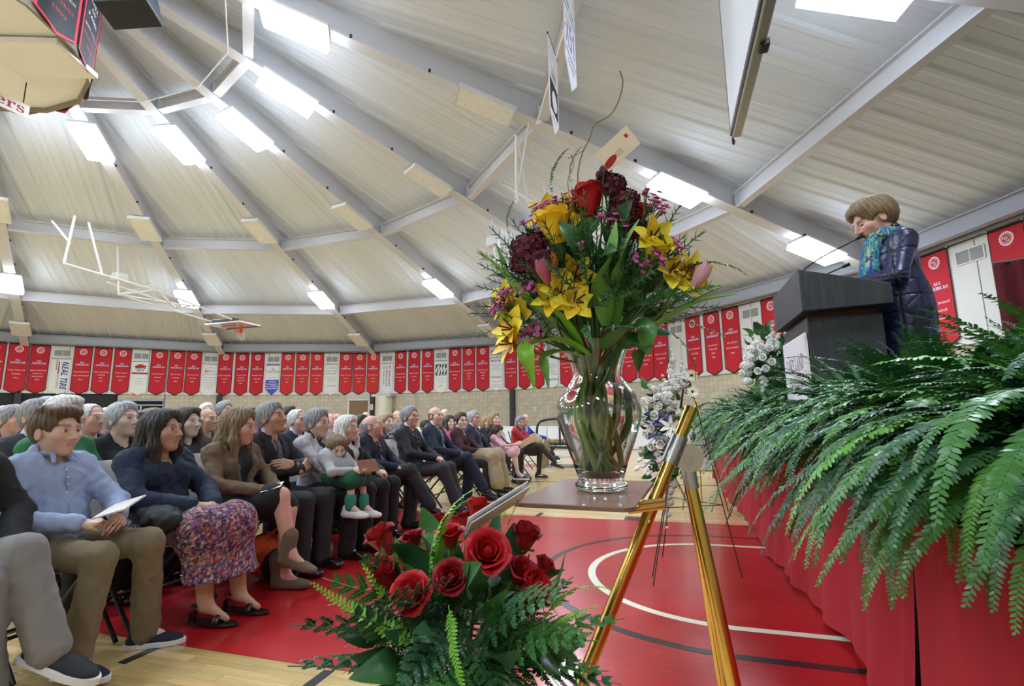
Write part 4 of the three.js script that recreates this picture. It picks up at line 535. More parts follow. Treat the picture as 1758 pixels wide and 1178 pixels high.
  for (const [px, py, d] of [[925, 372, 1.0], [912, 395, 1.0], [945, 362, 1.02], [965, 358, 1.03], [1112, 352, 1.04], [1118, 370, 1.02], [868, 525, 0.98], [862, 540, 0.99], [885, 505, 1.0], [985, 432, 0.96], [1092, 462, 0.96], [1120, 448, 0.96], [910, 505, 0.96], [905, 590, 0.97], [925, 575, 0.97], [930, 410, 0.99], [1040, 395, 1.0], [1150, 430, 1.0]]) { const [a, b] = sprigs[Math.floor(rnd() * 2)], p = at(px, py, d), q = sub('waxflower_sprig', o); q.position.copy(p); aim(q, out(p)); q.scale.setScalar(rr(0.8, 1.15)); const fl = part('florets', a, M_pink, q); fl.userData.kind = 'stuff'; part('twigs', b, M_stemD, q); stem(o, p.clone().addScaledVector(out(p), -0.015), neck, 0.0014, M_stemD); }
  // broad tulip leaves
  const L = (pts, w, mt = M_tulipLeaf) => part('tulip_leaf', bladeG(pts.map(p => at(...p)), w, 0.35, 20), mt, o);
  L([[985, 590, 1.04], [905, 520, 0.98], [862, 470, 0.96], [818, 427, 0.95]], 0.022); L([[960, 560, 1.02], [895, 505, 0.99], [870, 465, 0.98], [850, 418, 0.99]], 0.014); L([[1090, 590, 1.0], [1150, 548, 0.95], [1200, 520, 0.93], [1268, 505, 0.92]], 0.022); L([[1120, 560, 1.0], [1180, 525, 0.96], [1215, 505, 0.95], [1258, 486, 0.94]], 0.012); L([[1040, 560, 0.98], [1036, 490, 0.94], [1050, 440, 0.93], [1058, 378, 0.95]], 0.021); L([[1060, 560, 1.0], [1062, 470, 0.95], [1075, 420, 0.95], [1098, 375, 0.97]], 0.014); L([[1010, 610, 1.02], [950, 585, 0.97], [905, 600, 0.93], [917, 668, 0.92]], 0.026, M_sun); L([[1000, 612, 1.02], [955, 606, 0.98], [935, 618, 0.96], [942, 668, 0.96]], 0.016); L([[1000, 600, 1.0], [960, 545, 0.96], [935, 520, 0.95], [920, 470, 0.97]], 0.016, M_bright); L([[1080, 600, 1.0], [1098, 570, 0.95], [1100, 590, 0.93], [1096, 640, 0.95]], 0.03, M_leafs[0]); L([[1040, 600, 0.98], [1080, 570, 0.93], [1105, 560, 0.92], [1112, 612, 0.92]], 0.034, M_leafs[1]); L([[900, 560, 1.0], [870, 555, 0.98], [850, 530, 0.97], [842, 510, 0.97]], 0.012);
  // foliage filling the dome
  for (let k = 0; k < 270; k++) { const a = rnd() * 6.283, e = rr(-0.35, 1.2), r = rr(0.05, 0.19), p = heart.clone().add(V(r * Math.cos(a) * Math.cos(e), 0.02 + r * 1.0 * Math.sin(e), r * Math.sin(a) * Math.cos(e))), q = part('leaf', rnd() < 0.5 ? simpleLeaf : roundLeaf, M_leafs[Math.floor(rnd() * 4)], o); q.position.copy(p); aim(q, out(p, 0.2).add(V(rr(-0.5, 0.5), rr(-0.5, 0.5), rr(-0.5, 0.5))).normalize(), V(1, 0, 0)); q.rotateX(rnd() * 6); q.scale.setScalar(rr(0.4, 0.8)); }
  for (let k = 0; k < 190; k++) { const a = rnd() * 6.283, e = rr(-0.3, 1.4), p = heart.clone().add(V(0.05 * Math.cos(a), 0, 0.05 * Math.sin(a))), q = part('needle_sprig', needles[k % 2], M_leafs[k % 4], o); q.position.copy(p); aim(q, V(Math.cos(a) * Math.cos(e), Math.sin(e) + 0.1, Math.sin(a) * Math.cos(e))); q.scale.setScalar(rr(0.8, 1.5)); }
  for (const [px, py, d, x, y, z, s] of [[1150, 470, 1.0, 1, 0.25, 0.1, 0.55], [1110, 545, 0.97, 1, -0.4, 0, 0.6], [1130, 560, 0.98, 1, -0.8, 0.2, 0.5], [950, 350, 1.08, -0.1, 1, 0, 0.5], [985, 330, 1.07, -0.2, 1, 0, 0.4], [1000, 560, 0.93, 0.2, -0.3, 0.6, 0.4], [1020, 575, 0.92, 0.5, 0, 0.4, 0.35], [880, 420, 1.02, -0.3, 1, 0, 0.4]]) { const q = part('frond', frondS[Math.floor(rnd() * 3)], M_fern[Math.floor(rnd() * 4)], o); q.position.copy(at(px, py, d)); aim(q, V(x, y, z), V(0.5, 0.85, 0)); q.scale.setScalar(s); }
  // curling bare twig and the card
  const tw = [[995, 345, 1.06], [992, 300, 1.06], [1000, 262, 1.06], [1012, 238, 1.06], [1020, 215, 1.06], [1050, 195, 1.06], [1066, 160, 1.06], [1069, 138, 1.06], [1064, 122, 1.06]].map(p => at(...p)); part('curly_twig', tube(tw, 0.0013, 40, 5), mat(lin(0.22, 0.16, 0.08), 0.7), o); part('curly_twig', tube([[1002, 258, 1.06], [985, 268, 1.06], [975, 272, 1.06]].map(p => at(...p)), 0.0009, 10, 4), mat(lin(0.25, 0.18, 0.09), 0.7), o); part('curly_twig', tube([[978, 340, 1.07], [975, 310, 1.07], [985, 280, 1.07], [980, 265, 1.07]].map(p => at(...p)), 0.0009, 14, 4), mat(lin(0.25, 0.18, 0.09), 0.7), o);
  const card = thing('gift_card', 'folded white gift card with red print standing above the bouquet', 'card'); const p = at(1060, 256, 1.03), t = canvas(128, 128, (c, w, h) => { c.fillStyle = '#e9e4d8'; c.fillRect(0, 0, w, h); c.fillStyle = '#a8202a'; c.beginPath(); c.ellipse(22, 92, 30, 20, -0.5, 0, 7); c.fill(); c.fillRect(104, 30, 10, 22); c.fillStyle = '#8b867c'; for (let k = 0; k < 4; k++) c.fillRect(50, 96 - k * 9, 24, 3); });
  card.position.copy(p); card.lookAt(at(1045, 300, 0.4)); card.rotateZ(0.62); const M_card = mat(lin(0.8, 0.78, 0.72), 0.7); card.scale.setScalar(0.85); part('front_leaf', box(0.088, 0.05, 0.0012, 0, 0, 0), M_card, card); part('print', new THREE.PlaneGeometry(0.087, 0.049).translate(0, 0, 0.0009), mat(0xffffff, 0.7, { map: t }), card); part('back_leaf', box(0.088, 0.05, 0.0012).translate(0, -0.025, 0).rotateX(0.18).translate(0, 0.025, -0.001), M_card, card);
  const hs = part('card_pick', tube([at(1037, 290, 1.04), at(1035, 320, 1.05), neck], 0.0015, 12, 5), M_stem, o);
}
// ---------------------------------------------------------------- gold easel and its tray
{
  const gold = metal(lin(0.66, 0.42, 0.10), 0.22), alu = metal(lin(0.48, 0.47, 0.46), 0.3), rub = mat(lin(0.02, 0.02, 0.02), 0.8);
  const o = thing('display_easel', 'gold tubular display easel in the foreground beside the vase', 'easel'); const T = at(1187, 700, 1.1), J = at(1172, 786, 1.1), A0 = V(-0.44, 0.01, -0.83), B0 = V(0.172, 0.01, -0.965), C0 = V(0.13, 0.01, -1.29);
  part('front_leg', rod(T, A0, 0.0125, 0.0125, 20), gold, o); part('leg', rod(J.clone().add(V(0.008, -0.03, 0)), B0, 0.0125, 0.0125, 20), gold, o); part('leg', rod(J.clone().add(V(0.01, -0.03, -0.03)), C0, 0.0115, 0.0115, 20), gold, o);
  const d = A0.clone().sub(T).normalize(); part('sleeve', rod(T.clone().addScaledVector(d, 0.065), T.clone().addScaledVector(d, 0.125), 0.0165, 0.0165, 20), alu, o);
  part('hinge_plate', new THREE.CylinderGeometry(0.027, 0.027, 0.014, 28).rotateX(Math.PI / 2).translate(J.x + 0.012, J.y, J.z + 0.012), alu, o); part('bolt', new THREE.CylinderGeometry(0.010, 0.010, 0.014, 6).rotateX(Math.PI / 2).translate(J.x + 0.012, J.y - 0.004, J.z + 0.024), metal(lin(0.4, 0.4, 0.4), 0.4), o); part('leg_socket', rod(J.clone().add(V(0.008, -0.015, 0)), J.clone().add(V(0.014, -0.06, 0.004)), 0.015, 0.014, 16), alu, o); part('plate', box(0.05, 0.03, 0.006, J.x + 0.0, J.y + 0.014, J.z + 0.012), alu, o);
  for (const [q, n] of [[A0, 'foot'], [B0, 'foot'], [C0, 'foot']]) part(n, rod(q.clone().setY(0), q.clone().setY(0.03), 0.016, 0.014, 12), rub, o);
  for (const t of [0.2, 0.36, 0.52, 0.66]) { const p = T.clone().lerp(A0, t); part('pin', new THREE.SphereGeometry(0.0032, 8, 6).translate(p.x + 0.004, p.y, p.z + 0.0125), metal(lin(0.85, 0.83, 0.75), 0.2), o); }
  for (const z of [-0.94, -1.0]) part('peg', rod(V(-0.075, 0.905, z), V(-0.015, 0.912, z - 0.02), 0.006, 0.006, 10), gold, o);
  const board = thing('easel_tray', 'brown hardboard tray carrying the vase on the gold easel', 'tray', [-0.155, 0.917, -1.05], -0.06); const s = new THREE.Shape(); const w = 0.105, l = 0.185, r = 0.02; s.moveTo(-w + r, -l); s.lineTo(w - r, -l); s.absarc(w - r, -l + r, r, -Math.PI / 2, 0); s.lineTo(w, l - r); s.absarc(w - r, l - r, r, 0, Math.PI / 2); s.lineTo(-w + r, l); s.absarc(-w + r, l - r, r, Math.PI / 2, Math.PI); s.lineTo(-w, -l + r); s.absarc(-w + r, -l + r, r, Math.PI, Math.PI * 1.5);
  part('board', new THREE.ExtrudeGeometry(s, { depth: 0.005, bevelEnabled: true, bevelSize: 0.0015, bevelThickness: 0.0015, bevelSegments: 2 }).rotateX(-Math.PI / 2), mat(lin(0.20, 0.11, 0.07), 0.35, { clearcoat: 0.3 }), board); part('rail', rbox(0.2, 0.012, 0.02, 0.003, 0, -0.006, 0.05), gold, board);
}
// ---------------------------------------------------------------- red rose bouquet in the foreground
{
  const o = thing('red_rose_bouquet', 'large bouquet of red roses and fern fronds in the foreground', 'bouquet'); reseed(900);
  const base = at(800, 1215, 0.86), heart = at(800, 1080, 0.86);
  const D = (p, up = 0.5) => p.clone().sub(heart).normalize().add(V(0, up, 0)).normalize();
  const S = [[820, 872, 0.92, 0.95, 'bud', 1.5, M_redRose], [772, 912, 0.84, 0.95, 'open', 0.7, M_redRose], [836, 950, 0.76, 1.25, 'open', -0.1, M_redRose, 1], [903, 920, 0.82, 0.95, 'bud', 0.7, M_redDeep], [655, 925, 0.84, 1.0, 'bud', 0.4, M_redDeep], [706, 918, 0.86, 0.85, 'open', 0.9, M_redDeep], [800, 882, 0.96, 0.8, 'open', 1, M_redRose], [774, 990, 0.75, 0.95, 'open', 0, M_redDeep, 1], [706, 1020, 0.74, 1.1, 'open', 0.2, M_redRose, 0.5], [660, 985, 0.80, 0.95, 'bud', 0.3, M_redDeep], [898, 978, 0.79, 1.0, 'open', 0.4, M_redDeep], [918, 1008, 0.78, 0.95, 'bud', 0.1, M_redRose], [938, 965, 0.86, 0.7, 'bud', 0.5, M_redDeep], [752, 885, 0.95, 0.8, 'open', 1, M_redRose], [690, 955, 0.92, 0.8, 'bud', 0.5, M_redRose]];
  for (const [px, py, d, s, k, up, m, fc] of S) { const p = at(px, py, d), dir = D(p, up).addScaledVector(toCam(p), fc ?? 0.15).normalize(); rose(o, p.clone().addScaledVector(dir, -0.025), dir, s * 0.84, k, m); stem(o, p.clone().addScaledVector(dir, -0.05), base.clone().add(V(rr(-0.03, 0.03), rr(-0.05, 0.05), rr(-0.03, 0.03))), 0.003, k === 'bud' ? M_stem : M_stemD, 0.02); }
  const F = (px, py, d, x, y, z, s, m, g) => { const q = part('frond', g ?? frondS[Math.floor(rnd() * 3)], m, o); q.position.copy(at(px, py, d)); aim(q, V(x, y, z), V(0.35, 0.94, 0)); q.rotateOnAxis(V(0.35, 0.94, 0).normalize(), rr(-0.6, 0.6)); q.scale.setScalar(s); return q; };
  F(752, 985, 0.84, -0.06, 1, 0, 0.55, M_sun); F(738, 1000, 0.80, -0.1, 1, 0, 0.6, M_bright); F(850, 940, 0.92, 0.05, 1, 0, 0.5, M_sun); F(862, 960, 0.86, 0.2, 1, 0, 0.45, M_bright); F(735, 1100, 0.78, -0.8, 0.75, 0.1, 0.62, M_sun); F(720, 1110, 0.76, -0.9, 0.45, 0.2, 0.55, M_bright); F(770, 1040, 0.72, 0.35, -0.7, 0.5, 0.4, M_bright); F(930, 1070, 0.80, 0.5, 0.85, 0, 0.52, M_bright); F(925, 1090, 0.79, 0.8, 0.5, 0.1, 0.45, M_sun);
  for (let k = 0; k < 34; k++) { const a = rnd() * 6.283, e = rr(-0.7, 0.7), p = heart.clone().add(V(0.04 * Math.cos(a), rr(-0.06, 0.05), 0.04 * Math.sin(a))), q = part('leatherleaf', leather[k % 2], M_fern[[0, 1, 3][k % 3]], o); q.position.copy(p); aim(q, V(Math.cos(a) * Math.cos(e), Math.sin(e), Math.sin(a) * Math.cos(e)), V(1, 0, 0)); q.rotateX(rr(-0.6, 0.6)); q.scale.setScalar(rr(0.55, 0.85)); }
  for (let k = 0; k < 90; k++) { const a = rnd() * 6.283, e = rr(-0.5, 1.1), r = rr(0.04, 0.13), p = heart.clone().add(V(r * Math.cos(a) * Math.cos(e), r * Math.sin(e), r * Math.sin(a) * Math.cos(e))), q = part('leaf', rnd() < 0.5 ? simpleLeaf : roundLeaf, M_leafs[Math.floor(rnd() * 4)], o); q.position.copy(p); aim(q, D(p, 0.3), V(1, 0, 0)); q.rotateX(rnd() * 6); q.scale.setScalar(rr(0.6, 1.0)); }
  for (let k = 0; k < 16; k++) { const sd = k % 2 ? 1 : -1, p = heart.clone().add(V(rr(-0.04, 0.04), rr(-0.05, 0.06), 0)); part('grass_blade', tube([p, p.clone().add(V(sd * rr(0.06, 0.1), rr(0.0, 0.05), rr(-0.03, 0.06))), p.clone().add(V(sd * rr(0.12, 0.19), rr(-0.08, 0.03), rr(-0.03, 0.1)))], 0.0006, 12, 3), M_fern[4], o); }
  const v = thing('flower_stand', 'tall slim flower stand under the red roses, below the picture', 'flower stand', [base.x, 0, base.z]); part('bowl', lathe([[0.01, 0.5], [0.05, 0.5], [0.07, 0.56], [0.06, base.y + 0.02], [0.055, base.y + 0.02], [0.06, 0.57], [0.01, 0.52]], 28), mat(lin(0.5, 0.5, 0.52), 0.2), v); part('pole', rod([0, 0.02, 0], [0, 0.5, 0], 0.012), M.black, v); part('foot', lathe([[0.005, 0], [0.13, 0], [0.13, 0.01], [0.01, 0.03]], 24), M.black, v);
  const c = thing('bouquet_card', 'white card leaning between the red roses', 'card'); const p = at(852, 872, 0.80); c.position.copy(p); const q = V().subVectors(at(905, 838, 0.82), at(798, 905, 0.78)).normalize(); { const vd = toCam(p), cr = V().crossVectors(q, vd).normalize(), nn = cr.multiplyScalar(0.95).addScaledVector(vd, 0.3); nn.addScaledVector(q, -nn.dot(q)).normalize(); c.quaternion.setFromRotationMatrix(new THREE.Matrix4().makeBasis(q, V().crossVectors(nn, q), nn)); } part('sheet', box(0.108, 0.06, 0.0012), mat(lin(0.82, 0.82, 0.84), 0.6), c); part('second_sheet', box(0.108, 0.06, 0.0012).translate(0, 0.03, 0).rotateX(0.1).translate(0, -0.03, 0.002), mat(lin(0.8, 0.79, 0.76), 0.6), c);
}
// ---------------------------------------------------------------- smooth bodies: tapered capsules and ellipsoids joined in a distance field, meshed with surface nets
const cap = (a, b, ra, rb = ra, k = 0.02) => { const ax = a[0], ay = a[1], az = a[2], bx = b[0] - ax, by = b[1] - ay, bz = b[2] - az, l2 = bx * bx + by * by + bz * bz || 1e-9, R = Math.max(ra, rb); return { k, min: [0, 1, 2].map(i => Math.min(a[i], b[i]) - R), max: [0, 1, 2].map(i => Math.max(a[i], b[i]) + R), d(x, y, z) { x -= ax; y -= ay; z -= az; let t = (x * bx + y * by + z * bz) / l2; t = t < 0 ? 0 : t > 1 ? 1 : t; x -= bx * t; y -= by * t; z -= bz * t; return Math.sqrt(x * x + y * y + z * z) - ra - (rb - ra) * t; } }; };
const ell = (c, r, k = 0.02, rx = 0) => { const cs = Math.cos(rx), sn = Math.sin(rx), R = rx ? Math.max(...r) : 0; return { k, min: c.map((q, i) => q - (R || r[i])), max: c.map((q, i) => q + (R || r[i])), d(x, y, z) { x -= c[0]; y -= c[1]; z -= c[2]; if (rx) { const t = y * cs + z * sn; z = -y * sn + z * cs; y = t; } const a = x / r[0], b = y / r[1], e = z / r[2], k0 = Math.sqrt(a * a + b * b + e * e); if (k0 < 1e-6) return -Math.min(...r); const f = a / r[0], g = b / r[1], h = e / r[2]; return k0 * (k0 - 1) / Math.sqrt(f * f + g * g + h * h); } }; };
const cut = (p, k = p.k) => ({ ...p, op: 1, k });
const cutFn = (min, max, d, k = 0.004) => ({ op: 1, k, min, max, d });
const BIG = [[-2, -2, -2], [2, 3, 2]];
function sdf(prims, cell, o = {}) {
  const lo = [1e9, 1e9, 1e9], hi = [-1e9, -1e9, -1e9]; for (const p of prims) if (!p.op) for (let i = 0; i < 3; i++) { lo[i] = Math.min(lo[i], p.min[i]); hi[i] = Math.max(hi[i], p.max[i]); }
  const mg = cell * 2.5 + (o.pad ?? 0.012); const n = [0, 1, 2].map(i => Math.ceil((hi[i] - lo[i] + 2 * mg) / cell) + 1), ox = lo[0] - mg, oy = lo[1] - mg, oz = lo[2] - mg, [nx, ny, nz] = n, F = new Float32Array(nx * ny * nz).fill(1);
  for (const p of prims) {
    const e = p.k + cell * 3, i0 = Math.max(0, Math.floor((p.min[0] - e - ox) / cell)), i1 = Math.min(nx - 1, Math.ceil((p.max[0] + e - ox) / cell)), j0 = Math.max(0, Math.floor((p.min[1] - e - oy) / cell)), j1 = Math.min(ny - 1, Math.ceil((p.max[1] + e - oy) / cell)), k0 = Math.max(0, Math.floor((p.min[2] - e - oz) / cell)), k1 = Math.min(nz - 1, Math.ceil((p.max[2] + e - oz) / cell)), K = p.k;
    for (let k = k0; k <= k1; k++) for (let j = j0; j <= j1; j++) for (let i = i0; i <= i1; i++) {
      const q = (k * ny + j) * nx + i; let d = p.d(ox + i * cell, oy + j * cell, oz + k * cell), f = F[q];
      if (p.op) { d = -d; if (K > 0) { const h = Math.max(K - Math.abs(f - d), 0) / K; F[q] = Math.max(f, d) + h * h * K * 0.25; } else F[q] = Math.max(f, d); } else { const h = Math.max(K - Math.abs(f - d), 0) / (K || 1); F[q] = Math.min(f, d) - h * h * K * 0.25; }
    }
  }
  if (o.noise) for (let k = 0, q = 0; k < nz; k++) for (let j = 0; j < ny; j++) for (let i = 0; i < nx; i++, q++) if (F[q] < cell * 4 && F[q] > -cell * 4) F[q] += o.noise(ox + i * cell, oy + j * cell, oz + k * cell);
  const id = new Int32Array(nx * ny * nz).fill(-1), pos = [], idx = [], st = [1, nx, nx * ny], co = []; for (let c = 0; c < 8; c++) co.push((c & 1) + ((c >> 1) & 1) * nx + ((c >> 2) & 1) * nx * ny);
  const ed = []; for (let a = 0; a < 8; a++) for (let b = 0; b < 3; b++) if (!(a >> b & 1)) ed.push([a, a | 1 << b]);
  for (let k = 0; k < nz - 1; k++) for (let j = 0; j < ny - 1; j++) for (let i = 0; i < nx - 1; i++) {
    const q = (k * ny + j) * nx + i; let m = 0; for (let c = 0; c < 8; c++) if (F[q + co[c]] < 0) m |= 1 << c; if (m === 0 || m === 255) continue;
    let sx = 0, sy = 0, sz = 0, s = 0; for (const [a, b] of ed) if ((m >> a & 1) !== (m >> b & 1)) { const fa = F[q + co[a]], fb = F[q + co[b]], t = fa / (fa - fb); sx += (a & 1) + t * ((b & 1) - (a & 1)); sy += (a >> 1 & 1) + t * ((b >> 1 & 1) - (a >> 1 & 1)); sz += (a >> 2 & 1) + t * ((b >> 2 & 1) - (a >> 2 & 1)); s++; }
    id[q] = pos.length / 3; pos.push(ox + (i + sx / s) * cell, oy + (j + sy / s) * cell, oz + (k + sz / s) * cell);
  }
  for (let k = 1; k < nz - 1; k++) for (let j = 1; j < ny - 1; j++) for (let i = 1; i < nx - 1; i++) {
    const q = (k * ny + j) * nx + i, f = F[q] < 0; for (let a = 0; a < 3; a++) { if (f === F[q + st[a]] < 0) continue; const u = st[(a + 1) % 3], v = st[(a + 2) % 3], A = id[q - u - v], B = id[q - v], C = id[q], D = id[q - u]; if (A < 0 || B < 0 || C < 0 || D < 0) continue; if (f) idx.push(A, B, C, A, C, D); else idx.push(A, C, B, A, D, C); }
  }
  const g = new THREE.BufferGeometry(); g.setAttribute('position', new THREE.Float32BufferAttribute(pos, 3)); g.setIndex(idx); g.computeVertexNormals();
  if (o.color) { const c = new Float32Array(pos.length); for (let i = 0; i < pos.length; i += 3) { const t = o.color(pos[i], pos[i + 1], pos[i + 2]); c[i] = t[0]; c[i + 1] = t[1]; c[i + 2] = t[2]; } g.setAttribute('color', new THREE.BufferAttribute(c, 3)); }
  return g;
}
const n3 = (x, y, z, f) => Math.sin(x * f + 1.7 * Math.sin(y * f * 0.7 + z * f * 0.4)) * Math.sin(y * f * 0.9 + 1.3 * Math.sin(z * f * 0.8)) + 0.5 * Math.sin(z * f * 1.9 + x * f * 1.3 + y * f * 0.6);
const wrinkle = (a, f = 34, s = 0) => (x, y, z) => a * n3(x + s, y, z - s, f);
function joinGeos(gs) { return mergeGeometries(gs.map(g => { const q = g.clone(); for (const k of Object.keys(q.attributes)) if (!['position', 'normal', 'color'].includes(k)) q.deleteAttribute(k); return q; })); }

// ---------------------------------------------------------------- heads, hands, hair
const SKIN = { fair: [0.68, 0.43, 0.32], pale: [0.72, 0.50, 0.41], tan: [0.52, 0.30, 0.19], olive: [0.40, 0.22, 0.13], ruddy: [0.66, 0.36, 0.28] };
function headGeo(s, cell) {
  const c = s.child ? 0.93 : 1, op = s.mouth ?? 0, P = [
    ell([0, 0.035, -0.015], [0.075, 0.084, 0.096]), ell([0, -0.034, 0.03], [0.060, 0.077, 0.064], 0.03), ell([0, -0.094 - op * 0.02, 0.062], [0.023, 0.02, 0.022], 0.03),
    ell([0.042, -0.018, 0.06], [0.024, 0.022, 0.022], 0.03), ell([-0.042, -0.018, 0.06], [0.024, 0.022, 0.022], 0.03),
    cap([-0.034, 0.029, 0.082], [0.034, 0.029, 0.082], 0.0115, 0.0115, 0.02), cut(ell([0.032, 0.008, 0.102], [0.017, 0.013, 0.018], 0.014)), cut(ell([-0.032, 0.008, 0.102], [0.017, 0.013, 0.018], 0.014)),
    cap([0, 0.016, 0.092], [0, -0.026, 0.112], 0.0075, 0.0125, 0.012), ell([0.0115, -0.031, 0.1], [0.009, 0.007, 0.01], 0.008), ell([-0.0115, -0.031, 0.1], [0.009, 0.007, 0.01], 0.008),
    ell([0.031, 0.008, 0.078], [0.0135, 0.0125, 0.0125], 0.002), ell([-0.031, 0.008, 0.078], [0.0135, 0.0125, 0.0125], 0.002),
    cap([-0.017, -0.056, 0.086], [0.017, -0.056, 0.086], 0.005, 0.005, 0.008), cap([-0.013, -0.066 - op * 0.016, 0.085], [0.013, -0.066 - op * 0.016, 0.085], 0.0055, 0.0055, 0.008),
    ...(op ? [cut(ell([0, -0.064 - op * 0.006, 0.1], [0.015, 0.004 + op * 0.010, 0.03], 0.004))] : []),
    ell([0.077, -0.006, -0.012], [0.010, 0.031, 0.019], 0.006), ell([-0.077, -0.006, -0.012], [0.010, 0.031, 0.019], 0.006), cut(ell([0.087, -0.004, -0.004], [0.006, 0.018, 0.01], 0.004)), cut(ell([-0.087, -0.004, -0.004], [0.006, 0.018, 0.01], 0.004)),
    cap([0, -0.06, -0.022], [0, -0.21, -0.045], 0.052 * (s.neck ?? 1), 0.06 * (s.neck ?? 1), 0.03)];
  const sk = SKIN[s.skin ?? 'fair'], lip = s.lip ?? [sk[0] * 0.84, sk[1] * 0.66, sk[2] * 0.68], br0 = s.brow ?? s.hairColor ?? [0.10, 0.065, 0.045], br = br0.map((q, i) => 0.65 * q + 0.35 * sk[i]);
  const g = sdf(P, cell, { pad: 0.004, color(x, y, z) {
    const ax = Math.abs(x), f = 0.96 + 0.08 * hsh(x * 400, y * 400, z * 400);
    if (z > 0.05) {
      const ex = ax - 0.031, ey = y - 0.008; if (s.closed) { if (Math.abs(ex) < 0.014 && Math.abs(ey + 0.004) < 0.003 && z > 0.074) return [0.12, 0.06, 0.045]; } else if (ex * ex / 2.3e-4 + ey * ey / (s.squint ? 1.6e-5 : 3.6e-5) < 1 && z > 0.074) return Math.hypot(ex - 0.002 * (s.gaze ?? 0) * Math.sign(x), ey) < 0.0068 ? [0.03, 0.02, 0.015] : ey > 0.0035 ? [0.10, 0.06, 0.045] : [0.55, 0.49, 0.45];
      if (ax > 0.013 && ax < 0.052 && Math.abs(y - 0.031 - 0.12 * (0.03 - Math.abs(ax - 0.033)) * 1) < 0.0052) return br;
      if (ax < 0.021 && Math.abs(y + 0.061 + op * 0.008) < 0.0085 + op * 0.014 && z > 0.082) return op && Math.abs(y + 0.064 + op * 0.006) < 0.004 + op * 0.008 && ax < 0.013 ? [0.08, 0.01, 0.012] : lip;
    }
    return [sk[0] * f, sk[1] * f, sk[2] * f];
  } });
  return g.scale(c, c, c);
}
const HAIR = { brown: [0.045, 0.025, 0.013], darkbrown: [0.018, 0.010, 0.007], black: [0.008, 0.006, 0.006], blonde: [0.38, 0.25, 0.11], dirtyblonde: [0.22, 0.145, 0.07], grey: [0.28, 0.28, 0.29], silver: [0.42, 0.42, 0.42], white: [0.72, 0.70, 0.66], auburn: [0.09, 0.03, 0.015], boy: [0.11, 0.065, 0.032] };
